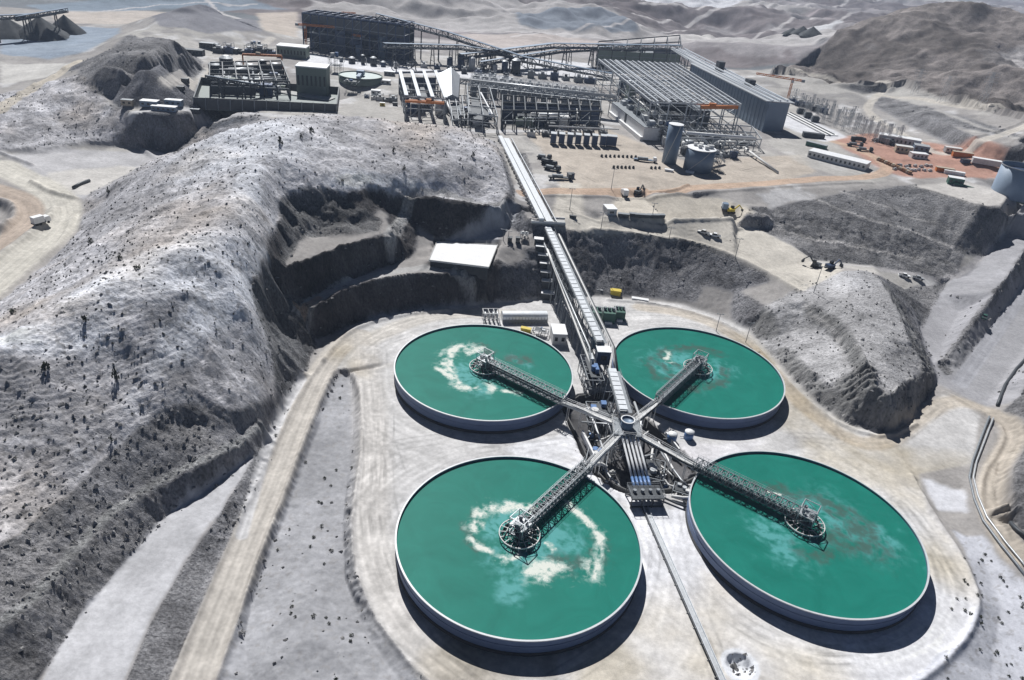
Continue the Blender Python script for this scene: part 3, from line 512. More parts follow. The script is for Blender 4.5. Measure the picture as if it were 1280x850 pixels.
blot = fbm(x, y, 34, 5, 78) * 2; blot2 = fbm(x * .8 + y * .5, y * 1.4, 7, 4, 79) * 2
pm = smooth(m_pad.reshape(ZZ.shape).astype(float), 3).ravel()
col = col * (1 + pm * (.20 * blot + .14 * blot2 + .08 * n4))[:, None]
tan_ = np.clip(-blot - .15, 0, .5) * pm
col = col * (1 - tan_[:, None] * C3(.15, .3, .6)[None])
col *= (1 + .05 * n4 + .05 * n3)[:, None]
FARP = [([(790, -4), (880, -6), (940, 8), (900, 14), (830, 10), (780, 4)], 45, (.72, .72, .74)), ([(640, 17), (780, 22), (800, 34), (720, 34), (650, 28)], 42, (.17, .20, .24)), ([(800, 38), (880, 36), (960, 44), (900, 50), (810, 46)], 42, (.60, .57, .54)), ([(985, 36), (1030, 40), (1060, 38), (1020, 52), (985, 48)], 45, (.60, .60, .60)),
        ([(60, 10), (160, 12), (250, 22), (180, 30), (70, 26)], 26, (.52, .46, .40)), ([(30, 4), (160, 2), (300, 12), (360, 26), (200, 14), (60, 12)], 26, (.22, .27, .32)), ([(190, 30), (320, 30), (330, 44), (260, 50), (200, 44)], 31, (.20, .20, .22)), ([(320, 20), (372, 22), (372, 46), (330, 40)], 31, (.52, .45, .38)),
        ([(0, 78), (60, 80), (110, 90), (60, 100), (0, 104)], 22, (.56, .54, .50)), ([(560, 40), (720, 48), (800, 62), (700, 62), (600, 56)], 34, (.52, .46, .42)), ([(380, 66), (470, 80), (640, 96), (640, 102), (480, 90), (380, 78)], 30, (.74, .74, .75)), ([(620, 68), (740, 80), (745, 96), (640, 92)], 31, (.72, .72, .73)), ([(960, 138), (1010, 150), (1060, 175), (1030, 180), (980, 160)], 30, (.70, .70, .71))]
for pp, z_, c_ in FARP: put(inpoly(poly([(a, b, z_) for a, b in pp]), X_, Y_), c_, None, .85, .12, 1)
for z_, w_, pp in [(42, 8, [(560, 4), (660, 12), (760, 16), (860, 24), (1000, 16), (1120, 6)]), (42, 7, [(810, 42), (880, 38), (960, 36), (1100, 28)]), (44, 8, [(800, 12), (900, 20), (1000, 12)]), (40, 5, [(500, 22), (620, 34), (720, 40), (830, 56), (880, 60)]), (30, 5, [(110, 8), (200, 4), (320, 14)]), (31, 5, [(255, 4), (280, 18), (300, 30)]), (38, 5, [(640, 42), (760, 36), (860, 30)])]:
    road([(a, b, z_) for a, b in pp], w_, (.58, .55, .53), a=.8, zid=None)
SE = inpoly(W([(1120, 870, -2), (1200, 800, -1.5), (1228, 750, -1.5), (1205, 690, -1), (1190, 660, -1), (1225, 668, -1.5), (1290, 745, -3), (1400, 850, -5), (1300, 1000, -5), (1100, 1000, -3)]), X_, Y_)
put(SE, (.56, .57, .61), 0, .85, .2, 2)
fleck = (fbm(x, y, 1.1, 2, 181) > .22) & (m_isle | nat | m_nose | SE); put(fleck & ~m_big, (.30, .29, .285), None, .55, .1, 0)
col *= C3(.98, .99, 1.02)[None]
col = col * (1 + (nat & ~m_big) * (.10 * fbm(x, y, 40, 4, 212) * 4))[:, None] * (1 + np.outer((nat & ~m_big) * np.clip(fbm(x, y, 28, 4, 213) * 3, 0, 1), C3(-.02, -.10, -.20)))
put((np.hypot(x - c0_pit.x, y - c0_pit.y) < 4.2), (.72, .74, .78), None, .9, .05, 1)
# keep tank floors plain
col = np.clip(col, .02, .8)

def ground_material(name, bump=.6, bscale=1.0, speck=.0, lo=.78, hi=1.2):
    m = bpy.data.materials.new(name); m.use_nodes = True; nt = m.node_tree; N_ = nt.nodes; Lk = nt.links
    b = N_['Principled BSDF']; b.inputs['Roughness'].default_value = .95; b.inputs['Specular IOR Level'].default_value = .15
    at_ = N_.new('ShaderNodeAttribute'); at_.attribute_name = 'tint'
    tc = N_.new('ShaderNodeTexCoord'); mp = N_.new('ShaderNodeMapping'); mp.inputs['Scale'].default_value = (1, 1, .35); Lk.new(tc.outputs['Object'], mp.inputs[0])
    n = N_.new('ShaderNodeTexNoise'); n.inputs['Scale'].default_value = .9 * bscale; n.inputs['Detail'].default_value = 9; n.inputs['Roughness'].default_value = .68; Lk.new(mp.outputs[0], n.inputs[0])
    mr = N_.new('ShaderNodeMapRange'); mr.inputs[1].default_value = .3; mr.inputs[2].default_value = .7; mr.inputs[3].default_value = lo; mr.inputs[4].default_value = hi; Lk.new(n.outputs[0], mr.inputs[0])
    nb = N_.new('ShaderNodeTexNoise'); nb.inputs['Scale'].default_value = .09; nb.inputs['Detail'].default_value = 10; nb.inputs['Roughness'].default_value = .72; Lk.new(mp.outputs[0], nb.inputs[0])
    mb_ = N_.new('ShaderNodeMapRange'); mb_.inputs[1].default_value = .33; mb_.inputs[2].default_value = .67; mb_.inputs[3].default_value = 1 - (1 - lo) * 1.3; mb_.inputs[4].default_value = 1 + (hi - 1) * 1.3; Lk.new(nb.outputs[0], mb_.inputs[0])
    pr_ = N_.new('ShaderNodeMath'); pr_.operation = 'MULTIPLY'; Lk.new(mr.outputs[0], pr_.inputs[0]); Lk.new(mb_.outputs[0], pr_.inputs[1])
    mx = N_.new('ShaderNodeVectorMath'); mx.operation = 'SCALE'; Lk.new(at_.outputs['Color'], mx.inputs[0]); Lk.new(pr_.outputs[0], mx.inputs['Scale'])
    out = mx.outputs[0]
    if speck:
        v = N_.new('ShaderNodeTexVoronoi'); v.inputs['Scale'].default_value = .55; Lk.new(tc.outputs['Object'], v.inputs[0])
        r = N_.new('ShaderNodeMapRange'); r.inputs[1].default_value = .12; r.inputs[2].default_value = .3; r.inputs[3].default_value = 1 - speck; r.inputs[4].default_value = 1; Lk.new(v.outputs['Distance'], r.inputs[0])
        m2 = N_.new('ShaderNodeVectorMath'); m2.operation = 'SCALE'; Lk.new(out, m2.inputs[0]); Lk.new(r.outputs[0], m2.inputs['Scale']); out = m2.outputs[0]
    Lk.new(out, b.inputs['Base Color'])
    n2_ = N_.new('ShaderNodeTexNoise'); n2_.inputs['Scale'].default_value = .6 * bscale; n2_.inputs['Detail'].default_value = 8; n2_.inputs['Roughness'].default_value = .7; Lk.new(mp.outputs[0], n2_.inputs[0])
    b2 = N_.new('ShaderNodeBump'); b2.inputs['Strength'].default_value = min(1, bump * .9); b2.inputs['Distance'].default_value = 2.2; Lk.new(nb.outputs[0], b2.inputs['Height'])
    bp = N_.new('ShaderNodeBump'); Lk.new(b2.outputs[0], bp.inputs['Normal']); bp.inputs['Strength'].default_value = bump; bp.inputs['Distance'].default_value = 1.2; Lk.new(n2_.outputs[0], bp.inputs['Height']); Lk.new(bp.outputs[0], b.inputs['Normal'])
    return m
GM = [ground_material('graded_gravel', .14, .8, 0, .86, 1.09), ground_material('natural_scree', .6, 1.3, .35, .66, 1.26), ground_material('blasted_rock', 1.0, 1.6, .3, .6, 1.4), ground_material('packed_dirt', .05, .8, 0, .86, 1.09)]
co = np.stack([x, y, Zr], 1)
ii, jj = np.meshgrid(np.arange(NY - 1), np.arange(NU - 1), indexing='ij')
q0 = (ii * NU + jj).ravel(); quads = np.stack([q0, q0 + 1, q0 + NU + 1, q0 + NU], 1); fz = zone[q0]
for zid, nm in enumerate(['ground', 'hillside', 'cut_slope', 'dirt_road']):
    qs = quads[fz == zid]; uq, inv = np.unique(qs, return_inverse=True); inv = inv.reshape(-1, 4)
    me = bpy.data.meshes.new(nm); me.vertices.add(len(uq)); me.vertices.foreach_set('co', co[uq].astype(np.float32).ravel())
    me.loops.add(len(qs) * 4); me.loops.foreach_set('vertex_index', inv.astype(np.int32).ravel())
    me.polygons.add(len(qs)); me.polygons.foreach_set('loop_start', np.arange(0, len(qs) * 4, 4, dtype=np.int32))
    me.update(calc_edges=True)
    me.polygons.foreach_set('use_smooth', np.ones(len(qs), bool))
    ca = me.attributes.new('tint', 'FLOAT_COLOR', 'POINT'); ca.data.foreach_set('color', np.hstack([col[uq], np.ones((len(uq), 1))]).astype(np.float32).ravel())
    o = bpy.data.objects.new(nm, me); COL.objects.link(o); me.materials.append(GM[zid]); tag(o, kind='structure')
print('terrain built')

# ---------------------------------------------------------------- the air: blue dust haze over the far ground
hm = bpy.data.materials.new('haze'); hm.use_nodes = True; hn = hm.node_tree
hn.nodes.remove(hn.nodes['Principled BSDF']); pv = hn.nodes.new('ShaderNodeVolumePrincipled')
pv.inputs['Color'].default_value = (.62, .76, 1, 1); pv.inputs['Density'].default_value = 0.00012; pv.inputs['Anisotropy'].default_value = .1
hn.links.new(pv.outputs[0], hn.nodes['Material Output'].inputs['Volume'])
zb, zt = float(Zr.min()) - 1, max(float(Zr.max()), CH) + 12
v = [(sx * 24000, sy, z_) for z_ in (zb, zt) for sx in (-1, 1) for sy in (-300, 16000)]
me = bpy.data.meshes.new('haze'); me.from_pydata(v, [], [(0, 1, 3, 2), (4, 6, 7, 5), (0, 4, 5, 1), (2, 3, 7, 6), (0, 2, 6, 4), (1, 5, 7, 3)]); me.materials.append(hm)
ho = bpy.data.objects.new('haze', me); COL.objects.link(ho); tag(ho, kind='stuff')
print('z range', zb, zt)

# ================================================================ OBJECT HELPERS
def mat(name, c, rough=.6, metal=0.0, grime=.15, scale=.6, bump=0.0, spec=.4):
    m = bpy.data.materials.new(name); m.use_nodes = True; nt = m.node_tree; N_ = nt.nodes; Lk = nt.links; b = N_['Principled BSDF']
    b.inputs['Roughness'].default_value = rough; b.inputs['Metallic'].default_value = metal; b.inputs['Specular IOR Level'].default_value = spec
    tc = N_.new('ShaderNodeTexCoord'); n = N_.new('ShaderNodeTexNoise'); n.inputs['Scale'].default_value = scale; n.inputs['Detail'].default_value = 6; n.inputs['Roughness'].default_value = .65
    Lk.new(tc.outputs['Object'], n.inputs[0])
    mr = N_.new('ShaderNodeMapRange'); mr.inputs[1].default_value = .3; mr.inputs[2].default_value = .7; mr.inputs[3].default_value = 1 - grime; mr.inputs[4].default_value = 1 + grime * .5; Lk.new(n.outputs[0], mr.inputs[0])
    sc = N_.new('ShaderNodeVectorMath'); sc.operation = 'SCALE'; sc.inputs[0].default_value = c[:3]; Lk.new(mr.outputs[0], sc.inputs['Scale']); Lk.new(sc.outputs[0], b.inputs['Base Color'])
    if bump:
        bp = N_.new('ShaderNodeBump'); bp.inputs['Strength'].default_value = bump; Lk.new(n.outputs[0], bp.inputs['Height']); Lk.new(bp.outputs[0], b.inputs['Normal'])
    return m
MT = dict(
    white=mat('white_paint', (.78, .79, .80), .5), offwhite=mat('dusty_white_sheet', (.62, .62, .61), .6, grime=.2), galv=mat('galvanised_steel', (.46, .48, .50), .45, .35, .25, 1.5),
    steel=mat('grey_painted_steel', (.22, .24, .26), .5, .2, .25, 1.2), dark=mat('dark_steel', (.055, .062, .07), .55, .2, .3, .8), rim=mat('white_rim_coating', (.56, .58, .60), .45, 0, .15),
    wall=mat('tank_wall_coating', (.12, .17, .29), .5, .1, .15, .25), foot_shade=mat('tank_foot_shade', (.05, .052, .055), .7), conc=mat('concrete', (.42, .42, .41), .85, 0, .2, .35), slab=mat('bright_concrete_slab', (.74, .74, .74), .8, 0, .08, .3),  # tank foot colour is painted shade, nearly black
    blue=mat('blue_painted_steel', (.10, .19, .38), .4, .1, .15), navy=mat('navy_painted_steel', (.035, .06, .12), .45, .2, .2), green=mat('green_paint', (.03, .11, .08), .5), yellow=mat('yellow_paint', (.60, .46, .04), .5),
    orange=mat('orange_crane_paint', (.55, .17, .03), .5), wood=mat('rusty_deck', (.28, .15, .08), .8, 0, .3), glass=mat('dark_glass', (.02, .025, .03), .12, 0, .1), rubber=mat('tyre_rubber', (.02, .02, .02), .9, 0, .2), red=mat('red_paint', (.35, .05, .04), .5),
    greenshed=mat('pale_green_cladding', (.16, .20, .17), .6, 0, .1), rock=mat('dark_stockpile', (.07, .075, .08), .95, 0, .4, .3, .6), tan=mat('tan_canvas', (.42, .36, .28), .8), bluegrey=mat('blue_grey_cladding', (.16, .22, .30), .5, .1, .12, .15),
    bush=mat('desert_bush_leaves', (.045, .052, .032), .9, 0, .5, 3), bark=mat('bush_wood', (.10, .085, .07), .9), duct=mat('bright_duct_sheet', (.70, .73, .76), .35, .2, .15))

class MB:
    def __init__(s): s.v = []; s.f = []
    def add(s, vs, fs):
        o = len(s.v); s.v += [tuple(p) for p in vs]; s.f += [tuple(i + o for i in f) for f in fs]; return s
    def box(s, c, d, rz=0, taper=0):
        c = Vector(c); hx, hy, hz = d[0] / 2, d[1] / 2, d[2] / 2; ca, sa = math.cos(rz), math.sin(rz); vs = []
        for z in (-hz, hz):
            t = 1 - (taper if z > 0 else 0)
            for a, b in ((-1, -1), (1, -1), (1, 1), (-1, 1)):
                X, Y = a * hx * t, b * hy * t; vs.append((c.x + X * ca - Y * sa, c.y + X * sa + Y * ca, c.z + z))
        return s.add(vs, [(3, 2, 1, 0), (4, 5, 6, 7), (0, 1, 5, 4), (1, 2, 6, 5), (2, 3, 7, 6), (3, 0, 4, 7)])
    def beam(s, p, q, w=.3, h=None, upv=(0, 0, 1)):
        p, q = Vector(p), Vector(q); h = h or w; d = q - p
        if d.length < 1e-4: return s
        d.normalize(); u = Vector(upv)
        if abs(d.dot(u)) > .98: u = Vector((0, 1, 0))
        a = d.cross(u).normalized() * (w / 2); b = a.cross(d).normalized() * (h / 2)
        vs = [p - a - b, p + a - b, p + a + b, p - a + b, q - a - b, q + a - b, q + a + b, q - a + b]
        return s.add(vs, [(3, 2, 1, 0), (4, 5, 6, 7), (0, 1, 5, 4), (1, 2, 6, 5), (2, 3, 7, 6), (3, 0, 4, 7)])
    def tube(s, pts, r, n=10, caps=True):
        pts = [Vector(p) for p in pts]; rings = []
        for i, p in enumerate(pts):
            d = (pts[min(i + 1, len(pts) - 1)] - pts[max(i - 1, 0)]).normalized(); u = Vector((0, 0, 1)) if abs(d.z) < .95 else Vector((0, 1, 0))
            a = d.cross(u).normalized(); b = a.cross(d).normalized(); rings.append([p + (a * math.cos(t * 2 * math.pi / n) + b * math.sin(t * 2 * math.pi / n)) * r for t in range(n)])
        vs = [v for rg_ in rings for v in rg_]; fs = []
        for i in range(len(pts) - 1):
            for k in range(n): fs.append((i * n + k, i * n + (k + 1) % n, (i + 1) * n + (k + 1) % n, (i + 1) * n + k))
        if caps: fs += [tuple(range(n))[::-1], tuple((len(pts) - 1) * n + k for k in range(n))]
        return s.add(vs, fs)
    def lathe(s, c, prof, n=32, a0=0, a1=2 * math.pi, close=False):
        """prof: list of (r, z)"""
        c = Vector(c); full = abs(a1 - a0 - 2 * math.pi) < 1e-6; m = n if full else n + 1; vs = []
        for (r, z) in prof:
            for k in range(m):
                t = a0 + (a1 - a0) * k / n; vs.append((c.x + r * math.cos(t), c.y + r * math.sin(t), c.z + z))
        fs = []; P = len(prof)
        for i in range(P if close else P - 1):
            j = (i + 1) % P
            for k in range(n):
                k2 = (k + 1) % m; fs.append((i * m + k, i * m + k2, j * m + k2, j * m + k))
        return s.add(vs, fs)
    def cyl(s, c, r, h, n=24, r2=None):
        r2 = r if r2 is None else r2
        return s.lathe(c, [(0.001, 0), (r, 0), (r2, h), (0.001, h)], n)
    def poly(s, pts, z0, z1):
        n = len(pts); vs = [(p[0], p[1], z0) for p in pts] + [(p[0], p[1], z1) for p in pts]
        A = sum(pts[i][0] * pts[(i + 1) % n][1] - pts[(i + 1) % n][0] * pts[i][1] for i in range(n))
        fs = [tuple(range(n))[::-1], tuple(range(n, 2 * n))] + [(i, (i + 1) % n, (i + 1) % n + n, i + n) for i in range(n)]
        if A < 0: fs = [f[::-1] for f in fs]
        return s.add(vs, fs)
    def truss(s, p, q, w, h, n, t=.18, deck=True, side=True, warren=True):
        """box truss, p and q at the middle of the bottom deck"""
        p, q = Vector(p), Vector(q); d = (q - p).normalized(); a = d.cross(Vector((0, 0, 1))).normalized() * (w / 2); u = Vector((0, 0, h))
        for sg in (-1, 1):
            s.beam(p + a * sg, q + a * sg, t * 1.3); s.beam(p + a * sg + u, q + a * sg + u, t * 1.3)
        for i in range(n + 1):
            b = p + (q - p) * (i / n)
            for sg in (-1, 1): s.beam(b + a * sg, b + a * sg + u, t)
            s.beam(b - a + u, b + a + u, t); s.beam(b - a, b + a, t)
            if i < n:
                e = p + (q - p) * ((i + 1) / n)
                for sg in (-1, 1): s.beam(b + a * sg + (u if i % 2 else u * 0), e + a * sg + (u * 0 if i % 2 else u), t)
                s.beam(b - a * (1 if i % 2 else -1) + u, e + a * (1 if i % 2 else -1) + u, t * .8)
        if deck: s.beam(p, q, w * .8, .08)
        return s
    def rail(s, p, q, h=1.1, n=8, t=.07):
        p, q = Vector(p), Vector(q); u = Vector((0, 0, h))
        s.beam(p + u, q + u, t); s.beam(p + u * .5, q + u * .5, t * .8)
        for i in range(n + 1):
            b = p + (q - p) * (i / n); s.beam(b, b + u, t)
        return s
    def build(s, name, m, parent=None, smooth=False):
        me = bpy.data.meshes.new(name); o = Vector(parent.location) if parent else Vector((0, 0, 0)); pp = parent
        while pp and pp.parent: pp = pp.parent; o += Vector(pp.location)
        if not parent and s.v:
            o = Vector((sum(v[0] for v in s.v) / len(s.v), sum(v[1] for v in s.v) / len(s.v), min(v[2] for v in s.v)))
        me.from_pydata([(v[0] - o.x, v[1] - o.y, v[2] - o.z) for v in s.v], [], s.f)
        me.materials.append(MT[m] if isinstance(m, str) else m)
        if smooth: me.polygons.foreach_set('use_smooth', [True] * len(me.polygons))
        ob = bpy.data.objects.new(name, me); COL.objects.link(ob)
        if parent: ob.parent = parent
        else: ob.location = o
        return ob
def thing(name, loc, label, cat, group=None, rz=0):
    o = bpy.data.objects.new(name, None); o.empty_display_size = .5; COL.objects.link(o); o.location = loc; o.rotation_euler.z = rz
    return tag(o, label, cat, group)
def dup(root, loc, rz=0, label=None, group=None, s=None):
    r = root.copy(); COL.objects.link(r); r.location = loc; r.rotation_euler.z = rz
    if s: r.scale = s
    if label: r['label'] = label
    if group: r['group'] = group
    for ch in KIDS.get(root.name, []):
        c = ch.copy(); COL.objects.link(c); c.parent = r
        for g in KIDS.get(ch.name, []):
            d = g.copy(); COL.objects.link(d); d.parent = c
    return r
KIDS = {}
def kids(*roots):
    for r in roots: KIDS[r.name] = [o for o in COL.objects if o.parent == r]
    for r in roots:
        for c in KIDS[r.name]: KIDS[c.name] = [o for o in COL.objects if o.parent == c]
def gz(v): return ground_z(v[0], v[1])
def G0(px, py): return on(px, py)

# ================================================================ THICKENER TANKS
def slurry_mat():
    m = bpy.data.materials.new('teal_process_water'); m.use_nodes = True; nt = m.node_tree; N_ = nt.nodes; Lk = nt.links; b = N_['Principled BSDF']
    b.inputs['Specular IOR Level'].default_value = .05
    tc = N_.new('ShaderNodeTexCoord')
    n = N_.new('ShaderNodeTexNoise'); n.inputs['Scale'].default_value = .09; n.inputs['Detail'].default_value = 7; n.inputs['Distortion'].default_value = 1.6; n.inputs['Roughness'].default_value = .6; Lk.new(tc.outputs['Object'], n.inputs[0])
    r = N_.new('ShaderNodeMix'); r.data_type = 'RGBA'; Lk.new(n.outputs[0], r.inputs['Factor']); r.inputs['A'].default_value = (.006, .115, .088, 1); r.inputs['B'].default_value = (.018, .215, .168, 1)
    cur = r.outputs['Result']
    def layer(attr, colr, lo, hi, sc_, amt):
        nonlocal cur
        a = N_.new('ShaderNodeAttribute'); a.attribute_name = attr; nn = N_.new('ShaderNodeTexNoise'); nn.inputs['Scale'].default_value = sc_; nn.inputs['Detail'].default_value = 8; nn.inputs['Roughness'].default_value = .62; nn.inputs['Distortion'].default_value = 1.1; Lk.new(tc.outputs['Object'], nn.inputs[0])
        ad = N_.new('ShaderNodeMath'); ad.operation = 'MULTIPLY_ADD'; Lk.new(nn.outputs[0], ad.inputs[0]); ad.inputs[1].default_value = 1.7; ad.inputs[2].default_value = -.85
        sm = N_.new('ShaderNodeMath'); sm.operation = 'ADD'; Lk.new(a.outputs['Fac'], sm.inputs[0]); Lk.new(ad.outputs[0], sm.inputs[1])
        mr = N_.new('ShaderNodeMapRange'); mr.interpolation_type = 'SMOOTHSTEP'; mr.inputs[1].default_value = lo; mr.inputs[2].default_value = hi; mr.inputs[4].default_value = amt; Lk.new(sm.outputs[0], mr.inputs[0])
        ml = N_.new('ShaderNodeMath'); ml.operation = 'MULTIPLY'; Lk.new(mr.outputs[0], ml.inputs[0])
        gt = N_.new('ShaderNodeMath'); gt.operation = 'GREATER_THAN'; Lk.new(a.outputs['Fac'], gt.inputs[0]); gt.inputs[1].default_value = .02; Lk.new(gt.outputs[0], ml.inputs[1])
        x_ = N_.new('ShaderNodeMix'); x_.data_type = 'RGBA'; Lk.new(ml.outputs[0], x_.inputs['Factor']); Lk.new(cur, x_.inputs['A']); x_.inputs['B'].default_value = (*colr, 1); cur = x_.outputs['Result']
    layer('pale', (.11, .36, .36), .15, 1.25, .22, .75)
    layer('silt', (.055, .105, .088), .1, 1.3, .3, .9)
    layer('foam', (.30, .44, .40), .15, .75, .5, .7)
    layer('foam', (.64, .66, .60), .55, 1.25, 1.3, .95)
    Lk.new(cur, b.inputs['Base Color'])
    b.inputs['Roughness'].default_value = .5
    n3_ = N_.new('ShaderNodeTexNoise'); n3_.inputs['Scale'].default_value = 1.6; n3_.inputs['Detail'].default_value = 4; Lk.new(tc.outputs['Object'], n3_.inputs[0])
    bp = N_.new('ShaderNodeBump'); bp.inputs['Strength'].default_value = .04; bp.inputs['Distance'].default_value = .3; Lk.new(n3_.outputs[0], bp.inputs['Height']); Lk.new(bp.outputs[0], b.inputs['Normal'])
    return m
SL = slurry_mat(); ZW = 4.35
# patches traced on the water: strokes (points, width in m) and blobs
FOAM = {
 'A': dict(foam=[([(592, 655), (598, 642), (612, 636), (628, 634), (640, 632)], 2.6), ([(640, 636), (655, 632), (668, 640)], 2.2), ([(598, 640), (600, 652), (596, 658)], 2.4), ([(586, 668), (598, 680), (615, 690)], 1.2), ([(633, 697), (643, 692)], 2.4), ([(718, 636), (735, 655), (748, 668), (752, 690), (740, 712)], 2.0), ([(712, 630), (722, 640)], 2.6), ([(735, 704), (738, 716)], 3.0), ([(664, 716), (680, 712), (698, 710)], 3.4), ([(668, 722), (682, 722)], 2.4), ([(680, 680), (693, 690)], .8)],
            silt=[([(752, 680), (742, 708), (722, 700), (700, 700)], 3.5), ([(690, 715), (710, 705)], 3.5), ([(590, 640), (584, 668), (600, 682)], 2.5)], pale=[([(650, 700), (680, 690), (700, 675)], 9), ([(620, 660), (640, 640)], 6), ([(640, 720), (640, 740)], 5)]),
 'C': dict(foam=[([(588, 432), (572, 434), (560, 442), (557, 452), (562, 462)], 3.4), ([(548, 460), (558, 468), (566, 474)], 2.0), ([(566, 480), (580, 486), (592, 486)], 2.6), ([(610, 480), (614, 486)], 2.8), ([(630, 488), (648, 491)], 1.5), ([(585, 440), (600, 436)], 2.6), ([(568, 470), (572, 478)], 1.8)],
            silt=[([(640, 450), (655, 450)], 5), ([(600, 432), (610, 440)], 4)], pale=[([(575, 462), (590, 478), (600, 482)], 8), ([(642, 448), (652, 454)], 4)]),
 'D': dict(foam=[([(832, 440), (838, 452)], 1.6)],
            silt=[([(812, 452), (830, 440), (850, 435), (872, 434), (895, 442)], 3.6), ([(812, 456), (818, 468), (836, 474), (850, 476)], 2.6), ([(825, 440), (845, 458)], 2.6), ([(905, 460), (908, 478), (880, 484), (864, 486)], 3.2), ([(820, 448), (840, 468)], 2.4)], pale=[([(845, 448), (830, 455), (850, 470)], 11), ([(890, 470), (900, 460)], 8)]),
 'B': dict(foam=[([(958, 612), (975, 618)], .8)],
            silt=[([(950, 608), (968, 608), (985, 618)], 3.6), ([(996, 620), (1020, 620), (1040, 632), (1060, 645)], 3.6), ([(1040, 640), (1070, 650), (1090, 670), (1100, 690)], 5), ([(1040, 668), (1060, 682), (1085, 682)], 5.5), ([(1000, 690), (1020, 698), (1036, 694)], 3.2), ([(1070, 660), (1085, 680)], 6)], pale=[([(1030, 640), (1060, 660), (1090, 672)], 11), ([(960, 665), (985, 690)], 8), ([(990, 620), (1030, 625)], 5)])}
LAB = {'A': 'front left teal thickener tank with thick cream foam ring round its centre', 'B': 'front right teal thickener tank with grey brown silt swirls and a long truss bridge',
       'C': 'back left teal thickener tank with white foam streaks beside the long white shed', 'D': 'back right teal thickener tank with pale silty ring, near the rock nose'}
# bridge: shared shape, built once pointing along +x in tank coordinates and copied
def bridge_parts(root, ang, length):
    c = Vector(root.location); ca, sa = math.cos(ang), math.sin(ang)
    def P(r, z, s=0): return (c.x + r * ca - s * sa, c.y + r * sa + s * ca, z)
    m = MB().truss(P(-2, 6.0), P(31.5, 6.0), 2.7, 2.6, 22, .17); m.beam(P(31.0, 5.0), P(31.0, 6.1), 2.6, .4)
    m.build('bridge_truss', 'steel', root)
    m = MB(); m.rail(P(-2, 8.65, 1.3), P(31.5, 8.65, 1.3), 1.0, 22, .06); m.rail(P(-2, 8.65, -1.3), P(31.5, 8.65, -1.3), 1.0, 22, .06); m.build('handrail', 'galv', root)
    m = MB().tube([P(-1, 6.6, .7), P(31, 6.6, .7), P(33, 6.4, .7), P(length, 7.2, .7)], .38, 10); m.build('feed_pipe', 'dark', root, True)
    m = MB().tube([P(2, 7.1, -.6), P(31, 7.1, -.6), P(length, 7.6, -.6)], .16, 8); m.build('water_pipe', 'steel', root, True)
    e = P(length, 8.0); st = P(31.5, 6.4)
    m = MB().beam(st, e, 1.6, .35); n = 4
    for i in range(n):
        b = Vector(st).lerp(Vector(e), (i + .5) / n)
        for s_ in (-.6, .6):
            m.beam(b + Vector((-sa * s_, ca * s_, 0)), Vector((b.x - sa * s_, b.y + ca * s_, 0)), .2)
        m.beam(b + Vector((sa, -ca, -3)) * .6, b + Vector((-sa * .6, ca * .6, 0)), .12)
    for s_ in (-.85, .85): m.beam(Vector(P(31.5, 6.0, s_)), Vector(P(length, 7.6, s_)), .12, .5)
    m.build('access_gangway', 'offwhite', root)
    m = MB()
    for s_ in (-.9, .9): m.rail(P(31.5, 6.6, s_), P(length, 8.2, s_), 1.1, 7, .08)
    m.build('gangway_rail', 'white', root)
    # centre drive
    m = MB(); m.lathe(c + Vector((0, 0, 5.3)), [(4.9, 0), (5.1, 0), (5.1, .35), (4.9, .35)], 40, close=True)
    for k in range(16):
        t = k * math.pi / 8; a = c + Vector((1.3 * math.cos(t), 1.3 * math.sin(t), 5.7)); b = c + Vector((5 * math.cos(t), 5 * math.sin(t), 5.5)); m.beam(a, b, .16)
        t2 = t + math.pi / 16; m.beam(c + Vector((5 * math.cos(t), 5 * math.sin(t), 5.5)), c + Vector((5 * math.cos(t), 5 * math.sin(t), 4.2)), .14)
        m.beam(c + Vector((3.2 * math.cos(t), 3.2 * math.sin(t), 5.6)), c + Vector((3.2 * math.cos(t + .39), 3.2 * math.sin(t + .39), 5.6)), .14)
    m.build('feed_well_ring', 'offwhite', root)
    m = MB(); m.lathe(c + Vector((0, 0, 3.6)), [(4.3, 0), (4.3, 1.55), (4.2, 1.55), (4.2, 0)], 36); m.build('feed_well', 'dark', root, True)
    m = MB()
    for zz in (6.2, 8.6, 11.0):
        for k in range(4):
            q = [(-2, -2), (2, -2), (2, 2), (-2, 2)]; a, b = q[k], q[(k + 1) % 4]; m.beam(P(a[0], zz, a[1]), P(b[0], zz, b[1]), .16)
            if zz < 11: m.beam(P(a[0], zz, a[1]), P(b[0], zz + 2.4, b[1]), .11); m.beam(P(a[0], zz, a[1]), P(a[0], zz + 2.4, a[1]), .2)
    m.box(P(0, 8.62), (3.9, 3.9, .1), ang); m.build('drive_cage', 'galv', root)
    m = MB(); m.cyl(Vector(P(0, 6.2)), .9, 2.2, 16); m.cyl(Vector(P(1.1, 8.7, .8)), .45, 1.3, 12); m.cyl(Vector(P(1.1, 8.7, -.8)), .45, 1.3, 12); m.box(P(-1, 9.1), (1.2, 1.6, .9), ang); m.build('rake_drive', 'steel', root)
    m = MB()
    for t in range(6):
        a_ = t * math.pi / 3; m.tube([c + Vector((2.6 * math.cos(a_), 2.6 * math.sin(a_), 6)), c + Vector((3.2 * math.cos(a_ + .3), 3.2 * math.sin(a_ + .3), 6.6)), c + Vector((4.2 * math.cos(a_ + .5), 4.2 * math.sin(a_ + .5), 5.4))], .22, 8)
    m.build('dilution_pipe', 'dark', root, True)
